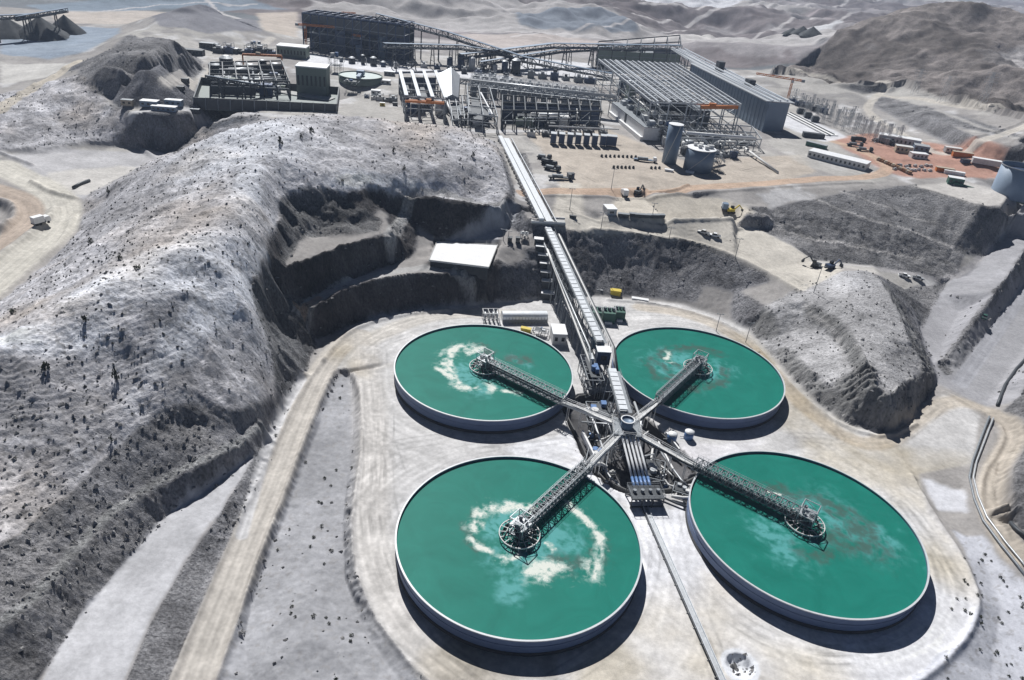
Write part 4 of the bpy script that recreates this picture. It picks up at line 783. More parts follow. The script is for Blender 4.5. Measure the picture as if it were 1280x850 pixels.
for k_, (cx, cy) in TANKS.items():
    T = thing('thickener_tank', (cx, cy, 0), LAB[k_], 'tank', 'four teal thickener tanks')
    MB().lathe((cx, cy, 0), [(29.75, 1.0), (29.75, 4.95)], 192).lathe((cx, cy, 0), [(29.6, 4.95), (29.6, .3)], 192).build('tank_wall', 'wall', T, True)
    MB().lathe((cx, cy, 0), [(29.9, -.6), (29.9, 1.0), (29.7, 1.0)], 192).build('wall_foot_shade', 'foot_shade', T, True)  # dark band paints the wall's fade into shade at its foot
    MB().lathe((cx, cy, 0), [(29.58, 4.8), (30.0, 4.8), (30.0, 5.05), (29.58, 5.05)], 192, close=True).build('rim', 'rim', T)
    MB().lathe((cx, cy, 2.9), [(29.75, 0), (29.86, 0), (29.86, .12), (29.75, .12)], 192, close=True).build('wall_stiffener', 'wall', T)
    # water surface
    me = bpy.data.meshes.new('water_surface'); nr, na = 120, 420; rr_ = np.linspace(.02, 29.58, nr); aa = np.arange(na) * 2 * np.pi / na
    RR, AA = np.meshgrid(rr_, aa, indexing='ij'); vx = (RR * np.cos(AA)).ravel(); vy = (RR * np.sin(AA)).ravel()
    qd = []; I, J = np.meshgrid(np.arange(nr - 1), np.arange(na), indexing='ij'); I = I.ravel(); J = J.ravel(); J2 = (J + 1) % na
    fc = np.stack([I * na + J, (I + 1) * na + J, (I + 1) * na + J2, I * na + J2], 1).tolist()
    me.from_pydata(np.stack([vx, vy, np.full(len(vx), ZW)], 1).tolist(), [], fc)
    wx, wy = vx + cx, vy + cy; jx_ = fbm(wx, wy, 5, 4, 90) * 3.5; jy_ = fbm(wx, wy, 5, 4, 95) * 3.5
    for lay in ('foam', 'silt', 'pale'):
        val = np.zeros(len(vx))
        for pp, wd in FOAM[k_][lay]:
            Lw = smoothline(np.array([list(at(a, b, ZW)) for a, b in pp]), 1); D, S = pdist(Lw, wx + jx_, wy + jy_, wd * 3)
            val = np.maximum(val, np.exp(-(np.abs(D) / (wd * .8)) ** 2))
        r0_ = np.hypot(vx, vy)
        if lay == 'pale': val = np.maximum(val, .5 * np.exp(-((r0_ - 5) / 4.5) ** 2))
        th_ = np.arctan2(vy, vx) + .5 * np.log(r0_ + 2); sk = fbm(r0_ * 1.5 + 40 + jx_, (th_ + 4) * 14, 2.2, 4, 97) * 2; sk2 = fbm(wx + jx_ * .3, wy + jy_ * .3, 1.6, 4, 98) * 2
        val = np.clip(val * (1.0 + .9 * sk + .7 * sk2), 0, 1.3)
        at_ = me.attributes.new(lay, 'FLOAT', 'POINT'); at_.data.foreach_set('value', val.astype(np.float32))
    me.materials.append(SL); wo = bpy.data.objects.new('water_surface', me); COL.objects.link(wo); wo.parent = T
    ang = math.atan2(HUB[1] - cy, HUB[0] - cx); ln = math.hypot(HUB[1] - cy, HUB[0] - cx) - 3.5
    bridge_parts(T, ang, ln)

# ================================================================ HUB TOWER
hx, hy = HUB
T = thing('feed_distribution_tower', (hx, hy, -3.2), 'steel feed tower with small blue tank where all four tank bridges meet', 'tower')
m = MB()
for a in (-3, 0, 3):
    for b in (-3, 0, 3):
        if a or b: m.beam((hx + a, hy + b, -3.2), (hx + a, hy + b, 8.2), .3)
for zz in (2, 8):
    for a in (-3, 3): m.beam((hx + a, hy - 3, zz), (hx + a, hy + 3, zz), .3); m.beam((hx - 3, hy + a, zz), (hx + 3, hy + a, zz), .3)
for a in (-3, 3):
    m.beam((hx + a, hy - 3, -3), (hx + a, hy + 3, 2), .16); m.beam((hx - 3, hy + a, 2), (hx + 3, hy + a, 8), .16); m.beam((hx + a, hy + 3, 2), (hx + a, hy - 3, 8), .16); m.beam((hx - 3, hy + a, -3), (hx + 3, hy + a, 2), .16)
m.build('tower_frame', 'galv', T)
MB().box((hx, hy, 8.3), (8.4, 8.4, .18)).build('platform', 'steel', T)
m = MB()
for a, b in (((-4.1, -4.1), (4.1, -4.1)), ((4.1, -4.1), (4.1, 4.1)), ((4.1, 4.1), (-4.1, 4.1)), ((-4.1, 4.1), (-4.1, -4.1))): m.rail((hx + a[0], hy + a[1], 8.4), (hx + b[0], hy + b[1], 8.4), 1.1, 7, .08)
m.build('handrail', 'offwhite', T)
m = MB().lathe((hx, hy, 8.4), [(1.8, 0), (2.0, 2.6), (1.85, 2.6), (1.8, 2.2), (.01, 2.2)], 28); m.build('blue_tank', 'bluegrey', T, True)
MB().lathe((hx, hy, 11.0), [(1.8, .02), (2.12, .02), (2.12, .2), (1.8, .2)], 28, close=True).build('tank_rim', 'white', T)
m = MB()
for k in range(9): m.box((hx + 4.8, hy - 3.5 + k * .8, -2 + k * 1.2), (1, .35, .08))
m.beam((hx + 4.3, hy - 3.6, -2.4), (hx + 4.3, hy + 3.4, 8.0), .1, .25); m.beam((hx + 5.3, hy - 3.6, -2.4), (hx + 5.3, hy + 3.4, 8.0), .1, .25); m.build('stairs', 'galv', T)

# underflow pipes and valve platform
ux = Vector((.18, -1, 0)).normalized(); uy = Vector((1, .18, 0)).normalized(); o_ = Vector((hx + .8, hy - 3.5, 0))
for k in range(5):
    off = uy * ((k - 2) * 1.15); p = o_ + off
    m = MB().tube([p + Vector((0, 1.8, 8.0)), p + Vector((0, 0, 7.6)), p + ux * 9, p + ux * 9 + Vector((0, 0, 3.6))][0:2] + [p + ux * 8 + Vector((0, 0, 5.2)), p + ux * 13 + Vector((0, 0, 3.6))], .34, 12)
    r = m.build('feed_pipe', 'white', None, True); tag(r, ['leftmost', 'second from the left', 'middle', 'second from the right', 'rightmost'][k] + ' of five white feed pipes running down from the tower', 'pipe', 'white feed pipes below the tower')
    MB().tube([p + ux * 13.1 + Vector((0, 0, 3.55)), p + ux * 17.5 + Vector((0, 0, 2.3))], .42, 12).build('pipe_sleeve', 'blue', r, True)
q_ = o_ + ux * 19
T = thing('valve_platform', (q_.x, q_.y, -3.2), 'dark valve platform with grating deck at the foot of the five feed pipes', 'platform')
rz = math.atan2(uy.y, uy.x)
m = MB()
for a in (-4.5, -1.5, 1.5, 4.5):
    for b in (-2.5, 2.5): m.beam(q_ + uy * a + ux * b + Vector((0, 0, -3.2)), q_ + uy * a + ux * b + Vector((0, 0, 3.2)), .28)
for zz in (.4, 3.1):
    for b in (-2.5, 2.5): m.beam(q_ + uy * -4.6 + ux * b + Vector((0, 0, zz)), q_ + uy * 4.6 + ux * b + Vector((0, 0, zz)), .3)
m.build('support_frame', 'dark', T)
MB().box((q_.x, q_.y, 3.3), (9.4, 5.4, .14), rz).build('deck', 'dark', T)
m = MB(); cs_ = [q_ + uy * a + ux * b + Vector((0, 0, 3.35)) for a, b in ((-4.7, -2.7), (4.7, -2.7), (4.7, 2.7), (-4.7, 2.7))]
for i in range(4): m.rail(cs_[i], cs_[(i + 1) % 4], 1.1, 6, .07)
m.build('handrail', 'steel', T)
for a in (-3.2, -1, 1.2, 3.4): MB().cyl(q_ + uy * a + Vector((0, 0, 3.4)), .5, .9, 12).build('valve', 'steel', T)

# sump: walls, pumps and piping
m = MB(); SW = [Vector(p) for p in s_in]
for a, b in zip(SW, SW[1:] + SW[:1]):
    d = (b - a).normalized(); n_ = Vector((d.y, -d.x, 0)) * .35
    m.beam(a + Vector((0, 0, 1.62)) , b + Vector((0, 0, 1.62)), .4, 3.9)
o = m.build('sump_wall', mat('shade_dark_concrete', (.10, .10, .10), .85, 0, .3, .4)); tag(o, 'low concrete retaining wall round the sunken pump yard between the tanks', 'wall')  # wall colour darkened to stand in for the recess's deep shade
def pump(loc, rz, label, group='slurry pumps in the sunken yard'):
    T = thing('slurry_pump', loc, label, 'pump', group, rz)
    def B(nm, mb, mt, sm=False):
        o = mb.build(nm, mt, None, sm); o.parent = T; return o
    def raw(nm, mb, mt, sm=False):
        me = bpy.data.meshes.new(nm); me.from_pydata(mb.v, [], mb.f); me.materials.append(MT[mt]); o = bpy.data.objects.new(nm, me); COL.objects.link(o); o.parent = T
        if sm: me.polygons.foreach_set('use_smooth', [True] * len(me.polygons))
        return o
    raw('skid', MB().box((0, 0, .15), (4.2, 1.8, .3)), 'conc'); raw('pump_casing', MB().tube([(-1.3, -.5, 1.1), (-1.3, .5, 1.1)], .95, 16), 'blue', True)
    raw('motor', MB().tube([(.2, 0, 1.1), (2, 0, 1.1)], .55, 12).box((1.1, 0, 1.75), (.6, .5, .35)), 'offwhite', True)
    raw('suction_pipe', MB().tube([(-1.3, .5, 1.1), (-1.3, 2.2, 1.1)], .4, 10).tube([(-2.2, 0, 1.3), (-2.2, 0, 3.0), (-2.2, -1.2, 3.6)], .32, 10), 'galv', True)
    return T
sites = [(-7.5, 8, .2, 'slurry pump in the sunken yard, left of the tower on the far side'), (-3.2, 14, 1.2, 'slurry pump at the far end of the sunken yard under the launder'), (-9, 15, 1.2, 'slurry pump at the far left corner of the sunken yard'),
         (-6.5, -3, .3, 'slurry pump just left of the tower foot'), (7.2, -6, .2, 'slurry pump right of the five feed pipes nearest the tower'), (7.4, -11.5, .2, 'slurry pump right of the feed pipes, middle one of its row'), (13, -13, .2, 'slurry pump at the right end of the sunken yard'),
         (-4.2, -9, .2, 'slurry pump left of the five feed pipes'), (-3.6, -14.5, .2, 'slurry pump left of the valve platform')]
for dx, dy, a, lb in sites: pump((hx + dx, hy + dy, -3.2), a, lb)
pr = [([(-10, 18, 1.5), (-8, 8, 2.2), (-6.5, -2, 2.2), (-5, -6, 0)], .3, 'white', 'white pipe running along the left side of the sunken pump yard'), ([(-12, 10, 1.3), (-4, 8, 3.0), (-3.4, 3, 3.2)], .28, 'galv', 'grey pipe crossing the back of the sunken yard'),
      ([(10, 4, .6), (8, -6, .6), (12, -15, .6), (17, -17, .8)], .35, 'offwhite', 'pale pipe along the right edge of the sunken yard'), ([(-13, -11.5, 1.6), (-10, -11, 1.9), (-7.2, -10, 1.7), (-5.6, -10, 1.0), (-5.2, -10, -3)], .55, 'offwhite', 'fat bent white pipe at the left of the valve platform'),
      ([(12, -20, 1.0), (15, -20.5, 1.2), (19, -20, 1.2), (22.5, -19, 1.0)], .5, 'offwhite', 'fat white pipe running right from the valve platform'), ([(6, -20, .8), (9, -20.5, .9), (13, -22.5, .8), (16.5, -24, .8)], .32, 'dark', 'dark hose pipe on the white ground right of the valve platform'),
      ([(14.5, -17.5, .8), (15.5, -20, .8), (15, -23, .8)], .28, 'dark', 'short dark pipe crossing toward the front right tank'), ([(4, 2, 3), (10, 3, 2.6), (12, -1, .5), (16, -12, .5), (17.2, -14, .5)], .3, 'galv', 'grey pipe looping past the two blue tanks'),
      ([(6, 5, 1.2), (7.2, 14, 1.2), (6, 24, 1.4)], .4, 'galv', 'grey pipe running beside the covered launder into the yard')]
for pp, r, mt_, lb in pr:
    o = MB().tube([(hx + a, hy + b, c) for a, b, c in pp], r, 10).build('process_pipe', mt_, None, True); tag(o, lb, 'pipe')
extra = [((-5, 10), (-1, 18), 1.2, 'galv', 'thin grey pipe in the sunken yard under the launder, nearest its middle'), ((-8, 2), (-2.5, 6), .4, 'offwhite', 'short pale pipe at the left foot of the feed tower'), ((4.5, 5), (9, 9), .8, 'offwhite', 'short pale pipe right of the feed tower, pointing at the blue tanks'), ((3.5, -5), (9, -3), 1.4, 'galv', 'short grey pipe in front of the stairs of the feed tower'),
         ((-5, -12), (-1.5, -17), -.8, 'galv', 'grey pipe left of the valve platform, low in the yard'), ((-9, -5), (-4, -14), -.5, 'white', 'white pipe slanting along the left edge of the yard toward the valve platform'), ((6, -13), (12, -10), -.2, 'white', 'white pipe crossing behind the rightmost slurry pump'), ((9.5, -5), (14, -11), .2, 'offwhite', 'pale pipe along the outer right edge of the pump yard'),
         ((-11, 18), (-4, 20), .9, 'offwhite', 'pale pipe across the far end of the pump yard'), ((-10.5, 4), (-7, 12), -.9, 'steel', 'dark grey pipe on the floor of the pump yard at the left')]
for a, b, zz, mt_, lb in extra:
    p_, q__ = Vector((hx + a[0], hy + a[1], zz)), Vector((hx + b[0], hy + b[1], zz + .3)); o = MB().tube([p_ - Vector((0, 0, zz + 3)), p_, p_.lerp(q__, .5) + Vector((.6, 0, 0)), q__, q__ - Vector((0, 0, zz + 3))], .26, 8).build('process_pipe', mt_, None, True); tag(o, lb, 'pipe')
for (a, b, c, d, lb) in [((727, 545), (743, 578), .6, 2.2, 'white concrete wall strip left of the sunken pump yard'), ((832, 545), (848, 566), .5, 1.6, 'white concrete kerb strip beside the two blue tanks'), ((822, 556), (840, 590), .5, 1.4, 'white concrete kerb strip right of the feed tower')]:
    p, q = at(*a, 0), at(*b, 0); o = MB().beam(p + Vector((0, 0, d / 2)), q + Vector((0, 0, d / 2)), c, d).build('concrete_wall', 'slab'); tag(o, lb, 'wall')
# equipment frames either side of the pipes
def eqframe(loc, w, d, h, n, name, label, cat='platform', group=None, seed=1, rz=0):
    R_ = random.Random(seed); T = thing(name, loc, label, cat, group); x0, y0, z0 = loc; ca, sa = math.cos(rz), math.sin(rz)
    P = lambda a, b, c: (x0 + a * ca - b * sa, y0 + a * sa + b * ca, z0 + c)
    m = MB(); k1 = max(1, int(w / 4)); k2 = max(1, int(d / 4))
    for i in range(k1 + 1):
        for j in range(k2 + 1): m.beam(P(-w / 2 + w * i / k1, -d / 2 + d * j / k2, 0), P(-w / 2 + w * i / k1, -d / 2 + d * j / k2, h), .22)
    for l in range(1, n + 1):
        zz = h * l / n
        for i in range(k1 + 1): m.beam(P(-w / 2 + w * i / k1, -d / 2, zz), P(-w / 2 + w * i / k1, d / 2, zz), .22)
        for j in range(k2 + 1): m.beam(P(-w / 2, -d / 2 + d * j / k2, zz), P(w / 2, -d / 2 + d * j / k2, zz), .22)
        m.beam(P(-w / 2, -d / 2, zz - h / n), P(w / 2, -d / 2, zz), .14); m.beam(P(-w / 2, -d / 2, zz), P(-w / 2, d / 2, zz - h / n), .14)
    m.build('steel_frame', 'steel', T)
    m = MB()
    for l in range(1, n + 1): m.box(P(R_.uniform(-.1, .1) * w, 0, h * l / n + .13), (w * .7, d * .8, .08), rz)
    m.build('grating_deck', 'dark', T)
    for k in range(3):
        m = MB(); a, b = R_.uniform(-.3, .3) * w, R_.uniform(-.3, .3) * d
        if R_.random() < .5: m.cyl(P(a, b, h), min(w, d) * .15, h * .3, 14)
        else: m.box(P(a, b, h + h * .14), (w * .22, d * .25, h * .26), rz)
        m.build('vessel' if k else 'control_box', R_.choice(['offwhite', 'galv', 'blue']), T)
    m = MB()
    for k in range(4):
        a = R_.uniform(-.45, .45) * w; zz = R_.uniform(.3, 1) * h; m.tube([P(a, -d / 2 - .3, 0), P(a, -d / 2 - .3, zz), P(a, d / 2, zz)], .16, 8)
    m.build('pipework', 'offwhite', T, True); return T
eqframe((hx - 8, hy - 6.5, -3.2), 6, 7, 4.5, 2, 'pipe_manifold', 'pipe manifold frame at the left foot of the feed tower', seed=3, rz=-.2)
eqframe((hx + 8.5, hy - 9, -3.2), 6, 9, 4.2, 2, 'pipe_manifold', 'pipe manifold frame right of the five feed pipes', seed=4, rz=-.2)
eqframe((hx - 6, hy + 16, -3.2), 8, 9, 5.5, 2, 'pipe_manifold', 'pipe manifold frame behind the feed tower near the back left tank', seed=5, rz=.1)
eqframe((hx - 8.4, hy + 34, 0), 5.5, 16, 7, 2, 'pipe_gallery_frame', 'multi level pipe frame between the back tanks left of the launder', seed=6, rz=.13)
eqframe((hx + 15.5, hy - 17, -1.5), 5, 4, 3.0, 1, 'pipe_manifold', 'small pipe manifold by the bridge of the front right tank', seed=8, rz=-.3)
for (px, py, lb) in [(839, 551, 'small blue tank with white top, left of the pair by the back right thickener'), (860, 548, 'small blue tank with white top, right of the pair by the back right thickener')]:
    p = at(px, py, 0); T = thing('reagent_tank', p, lb, 'tank', 'two small blue tanks')
    MB().cyl(p, 1.45, 2.6, 24).build('tank_shell', 'blue', T, True); MB().lathe(p + Vector((0, 0, 2.6)), [(1.5, 0), (1.5, .12), (.4, .45), (.01, .5)], 24).build('tank_lid', 'white', T, True)
    MB().beam(p + Vector((1.5, 0, 0)), p + Vector((1.5, 0, 2.9)), .08).beam(p + Vector((1.5, .45, 0)), p + Vector((1.5, .45, 2.9)), .08).tube([p + Vector((-1.4, 0, .5)), p + Vector((-2.6, 0, .5))], .12).build('ladder_and_nozzle', 'galv', T)
# tower to pumps gangway skids
# ================================================================ NORTH LAUNDER
A0 = at(684, 284, 22.3); A1 = at(750, 428, 13); A2 = Vector((33.2, 196, 12.2)); A3 = Vector((35.4, 174.5, 11.2))
def launder(p, q, n, name, label, covers=True, w=2.6, bents=8, rack=True):
    T = thing(name, (q.x, q.y, gz(q)), label, 'launder'); d = (q - p).normalized(); s_ = Vector((d.y, -d.x, 0)).normalized()
    m = MB()
    for k in (-1, 1): m.beam(p + s_ * k * w / 2, q + s_ * k * w / 2, .14, 1.2)
    m.beam(p - Vector((0, 0, .6)), q - Vector((0, 0, .6)), w, .14); m.build('trough', 'galv', T)
    m = MB()
    for i in range(n):
        a = p.lerp(q, (i + .05) / n) + Vector((0, 0, .72)); b = p.lerp(q, (i + .9) / n) + Vector((0, 0, .72)); m.beam(a, b, w * .92, .12)
    m.build('cover_panel', 'duct', T)
    m = MB(); u = Vector((0, 0, -1.3)); e = s_ * (w / 2 + .9)
    m.beam(p - e + u * .3, q - e + u * .3, 1.1, .1); m.rail(p - e - s_ * .5 + u * .3, q - e - s_ * .5 + u * .3, 1.1, n, .07); m.rail(p + e * .8 + u * .2, q + e * .8 + u * .2, 1.1, n, .07); m.build('walkway', 'steel', T)
    nb = bents
    for i in range(nb):
        b = p.lerp(q, (i + .5) / nb); g = gz(b); 
        if b.z - 1 - g < 1: continue
        m = MB()
        for k in (-1, 1): m.beam(b + s_ * k * 1.2 + Vector((0, 0, -.7)), Vector((b.x + s_.x * k * 2.0, b.y + s_.y * k * 2.0, g - .3)), .28)
        zz = g + (b.z - g) * .45
        m.beam(Vector((b.x - s_.x * 1.7, b.y - s_.y * 1.7, zz)), Vector((b.x + s_.x * 1.7, b.y + s_.y * 1.7, zz)), .2); m.beam(Vector((b.x - s_.x * 1.7, b.y - s_.y * 1.7, zz)), b + s_ * 1.2 + Vector((0, 0, -.7)), .16); m.beam(Vector((b.x + s_.x * 2, b.y + s_.y * 2, g)), Vector((b.x - s_.x * 1.7, b.y - s_.y * 1.7, zz)), .16)
        m.build('trestle', 'steel', T)
    return T
launder(A0, A1, 30, 'elevated_launder', 'long covered launder on steel trestles descending from the road crossing to the tanks', bents=12)
launder(A2, A3, 9, 'elevated_launder', 'short covered launder section between the dark blue transfer house and the feed tower', bents=4)
# ground launder north of the road
B0 = at(625, 172, 30.5); B1 = at(652, 226, 28.2); B2 = at(677, 276, 24.8)
m = MB()
T = thing('ground_launder', (B2.x, B2.y, gz(B2)), 'long white pipe launder running down the cutting from the plant to the road crossing', 'launder')
for a, b in ((B0, B1), (B1, B2)): m.beam(a + Vector((0, 0, .6)), b + Vector((0, 0, .6)), 2.2, 1.1)
m.build('pipe_cover', 'duct', T)
m = MB()
for a, b in ((B0, B1), (B1, B2)):
    for i in range(12):
        c = a.lerp(b, (i + .5) / 12); m.box(c - Vector((0, 0, .6)), (3.4, .6, 1.4))
m.build('sleeper', 'conc', T)
m = MB()
for a, b in ((B0, B1), (B1, B2)): m.beam(a + Vector((3.6, 0, .0)), b + Vector((3.6, 0, .0)), 3.0, .3); m.beam(a + Vector((6.5, 0, .2)), b + Vector((6.5, 0, .2)), .4, .8)
m.build('service_track', 'galv', T)
# road bridge over launder
p = at(664, 277, 23); q = at(706, 279, 23.5)
T = thing('road_crossing', (10, 300, 21), 'small concrete bridge deck carrying the bench road over the launder', 'bridge')
MB().beam(p + Vector((0, 0, .4)), q + Vector((0, 0, .4)), 6, .8).build('bridge_deck', 'conc', T)
m = MB().beam(p + Vector((0, 3, 1.1)), q + Vector((0, 3, 1.1)), .3, .8).beam(p + Vector((0, -3, 1.1)), q + Vector((0, -3, 1.1)), .3, .8); m.build('parapet', 'slab', T)
# transfer houses at the end of the long launder
def house(name, c, dims, rz, body, roof, label, cat, z0, group=None, over=.15, roofh=.25, legs=False):
    T = thing(name, (c[0], c[1], z0), label, cat, group); zb_ = z0 if not legs else z0 + legs
    MB().box((c[0], c[1], zb_ + dims[2] / 2), dims, rz).build('body', body, T)
    MB().box((c[0], c[1], zb_ + dims[2] + roofh / 2 + .01), (dims[0] + over * 2, dims[1] + over * 2, roofh), rz).build('roof', roof, T)
    ca, sa = math.cos(rz), math.sin(rz)
    m = MB(); n = max(1, int(dims[0] / 2.5))
    for i in range(n):
        a = -dims[0] / 2 + dims[0] * (i + .5) / n; b = -dims[1] / 2 - .02; m.box((c[0] + a * ca - b * sa, c[1] + a * sa + b * ca, zb_ + dims[2] * .55), (dims[0] / n * .45, .06, dims[2] * .35), rz)
    m.build('window' if cat not in ('container',) else 'door_panel', 'glass' if cat not in ('container',) else body, T)
    if legs:
        m = MB()
        for a in (-.45, .45):
            for b in (-.45, .45): X, Y = a * dims[0], b * dims[1]; m.beam((c[0] + X * ca - Y * sa, c[1] + X * sa + Y * ca, z0), (c[0] + X * ca - Y * sa, c[1] + X * sa + Y * ca, zb_), .3)
        m.build('leg_frame', 'steel', T)
    return T
c = at(753, 446, 9)
house('transfer_house', (c.x, c.y), (4.6, 4.2, 5.0), .1, 'navy', 'white', 'dark blue transfer house with white roof at the end of the long launder', 'tower', 0, legs=7)
c = at(748, 424, 11); house('drive_house', (c.x, c.y), (4.2, 3.4, 2.6), .1, 'bluegrey', 'bluegrey', 'blue grey machinery box on the launder just above the transfer house', 'tower', gz(c), legs=8)
# pipe rack left of launder
T = thing('pipe_rack', (24, 225, 0), 'steel pipe rack with a long pale pipe running left of the covered launder', 'pipe rack')
p0, p1 = at(688, 318, 16), at(740, 455, 5.0)
m = MB().truss(p0, p1, 2.2, 2.0, 30, .16); m.build('rack_truss', 'steel', T)
MB().tube([p0 + Vector((-1.6, 0, 2.2)), p1 + Vector((-1.6, 0, 2.2)), p1 + Vector((2, -14, 1.5))], .42, 10).build('main_pipe', 'offwhite', T, True)
MB().tube([p0 + Vector((.5, 0, 2.4)), p1 + Vector((.5, 0, 2.4)), p1 + Vector((3, -16, 1.5))], .28, 10).build('second_pipe', 'dark', T, True)
for i in range(12):
    b = p0.lerp(p1, (i + .5) / 12); g = gz(b)
    if b.z - g > .6: MB().beam(b + Vector((-1.1, 0, 0)), (b.x - 1.5, b.y, g - .3), .25).beam(b + Vector((1.1, 0, 0)), (b.x + 1.5, b.y, g - .3), .25).beam((b.x - 1.3, b.y, (g + b.z) / 2), (b.x + 1.3, b.y, (g + b.z) / 2), .18).build('rack_leg', 'steel', T)
for k, (dx, dz, r_, mt_, lb) in enumerate([(4.6, -1.2, .3, 'offwhite', 'pale trunk pipe on the right flank of the covered launder'), (5.4, -1.8, .38, 'dark', 'dark trunk pipe just outside the pale one right of the covered launder'), (-3.2, -2.6, .3, 'galv', 'grey trunk pipe between the covered launder and the pipe rack')]):
    T = thing('trunk_pipe', (A1.x, A1.y, gz(A1)), lb, 'pipe'); MB().tube([A0 + Vector((dx, 0, dz)), A1 + Vector((dx, 0, dz)), A1 + Vector((dx + 1.5, -14, dz - 6))], r_, 8).build('pipe_run', mt_, T, True)
    for i in range(10):
        b = A0.lerp(A1, (i + .5) / 10) + Vector((dx, 0, dz)); g = gz(b)
        if b.z - g > .5: MB().beam(b, (b.x, b.y, g - .3), .2).build('pipe_post', 'steel', T)
# flat white pads on the sloping line by the launder (roofed steps)
st = [(673, 300), (675, 309), (678, 320), (680, 330), (681, 341), (683, 352), (684, 367)]; names7 = ['topmost', 'second from the top', 'third from the top', 'middle', 'third from the bottom', 'second from the bottom', 'lowest and largest']
for k, ((px, py), nm_) in enumerate(zip(st, names7)):
    c = on(px, py + 4); big = 1.35 if k == 6 else (1.1 if k == 5 else 1)
    T = thing('cable_shelter', (c.x, c.y, c.z - 1), nm_ + ' white roofed shelter beside the launder', 'shelter', 'white roofed shelters stepping down the slope'); c.z -= .5
    MB().box((c.x, c.y, c.z + 1.1), (3.5 * big, 2.2 * big, 3.0), 0).build('shelter_body', 'dark', T); MB().box((c.x, c.y, c.z + 2.75), (4.1 * big, 2.9 * big, .25)).build('shelter_roof', 'white', T)
# long white shed with barrel roof and stair cage
p = at(628, 404, 0); q = at(684, 404, 0); d = (q - p); ln = d.length; d.normalize(); s_ = Vector((-d.y, d.x, 0)); w_, h_ = 4.4, 3.6
T = thing('long_shed', p, 'long white round roofed equipment shed behind the back left tank', 'shed')
prof = [(-w_ / 2, 0), (-w_ / 2, h_ * .72)] + [(-w_ / 2 * math.cos(t), h_ * .72 + math.sin(t) * h_ * .38) for t in np.linspace(.25, math.pi - .25, 8)] + [(w_ / 2, h_ * .72), (w_ / 2, 0)]
vs = [p + s_ * (2.2 + a) + Vector((0, 0, b)) for a, b in prof] + [q + s_ * (2.2 + a) + Vector((0, 0, b)) for a, b in prof]; n = len(prof)
MB().add(vs, [(i, i + 1, i + 1 + n, i + n) for i in range(n - 1)] + [tuple(range(n))[::-1], tuple(range(n, 2 * n))]).build('shed_shell', 'duct', T)
m = MB()
for i in range(15): a = p.lerp(q, i / 14); m.beam(a - s_ * .06 + Vector((0, 0, 0)), a - s_ * .06 + Vector((0, 0, h_ * .72)), .14)
m.build('wall_rib', 'steel', T); MB().beam(p - s_ * .08 + Vector((0, 0, .9)), q - s_ * .08 + Vector((0, 0, .9)), .1, 1.3).build('lower_panel', 'steel', T)
T = thing('pipe_cage', p - d * 4.5, 'open steel pipe cage with looped pipes at the left end of the long white shed', 'pipe rack')
m = MB(); a0_ = p - d * 7.5; a1_ = p - d * 1.2
for i in range(4):
    a = a0_.lerp(a1_, i / 3)
    for k in (0, 4.2): m.beam(a + s_ * k, a + s_ * k + Vector((0, 0, 4.2)), .2)
    m.beam(a + Vector((0, 0, 4.2)), a + s_ * 4.2 + Vector((0, 0, 4.2)), .2)
for k in (0, 4.2):
    for zz in (2.1, 4.2): m.beam(a0_ + s_ * k + Vector((0, 0, zz)), a1_ + s_ * k + Vector((0, 0, zz)), .2)
m.build('cage_frame', 'offwhite', T)
for i in range(4):
    a = a0_.lerp(a1_, (i + .5) / 4); MB().tube([a + s_ * .5 + Vector((0, 0, .3)), a + s_ * .5 + Vector((0, 0, 3)), a + s_ * 2 + Vector((0, 0, 3.7)), a + s_ * 3.5 + Vector((0, 0, 3)), a + s_ * 3.5 + Vector((0, 0, .3))], .35, 10).build('looped_pipe', 'galv', T, True)
c = at(697, 430, 0); house('pump_house', (c.x, c.y + 3), (5.2, 7.8, 4.6), .12, 'offwhite', 'white', 'plain white box building between the back left tank and the pipe rack', 'building', 0)
c = at(657, 416, 0); house('storage_box', (c.x, c.y + .8), (3.8, 1.6, 1.5), -.2, 'yellow', 'yellow', 'small yellow box standing by the rim of the back left tank', 'container', 0)
eqframe((at(675, 420, 0).x, at(675, 420, 0).y + 1, 0), 6, 3, 2.2, 1, 'valve_skid', 'low white framed valve skid between the yellow box and the white pump house', seed=11, rz=-.2)
# equipment right of launder
for (px, py, w1, h1, lb, sd) in [(742, 405, 5.2, 5.5, 'dark green filter skid nearest the launder, on the bright pad', 21), (760, 405, 5.0, 5.0, 'dark green filter skid, middle of the three beside the launder', 22), (774, 402, 4.0, 4.4, 'dark green filter skid, rightmost of the three beside the launder', 23)]:
    c = at(px, py, 0); T = thing('filter_skid', (c.x, c.y + 2, 0), lb, 'machine', 'dark filter skids right of the launder')
    MB().box((c.x, c.y + 3.2, h1 * .45), (w1, 5.5, h1 * .9), .05).build('filter_housing', 'green', T)
    MB().box((c.x, c.y + .2, .5), (w1 * .6, 1.6, 1.0), .05).build('discharge_box', 'white', T)
    m = MB()
    for i in range(3): m.cyl((c.x - w1 / 3 + i * w1 / 3, c.y + 3.4, h1 * .9), w1 * .13, 1.3, 12)
    m.build('cartridge', 'steel', T)
    m = MB()
    for s1 in (-1, 1): m.rail((c.x + s1 * w1 / 2, c.y + .6, h1 * .9), (c.x + s1 * w1 / 2, c.y + 5.6, h1 * .9), 1, 4, .08)
    m.build('handrail', 'galv', T)
c = at(769, 371, 0); house('shipping_container', (c.x, c.y + 1.3), (4.4, 2.4, 2.5), -.05, 'yellow', 'yellow', 'yellow container at the foot of the cut behind the dark filter skids', 'container', 0)
c = at(800, 377, 0); house('shipping_container', (c.x, c.y + .8), (7, 1.6, .9), -.12, 'white', 'white', 'low white flatbed box near the toe of the slope right of the yellow container', 'container', 0)
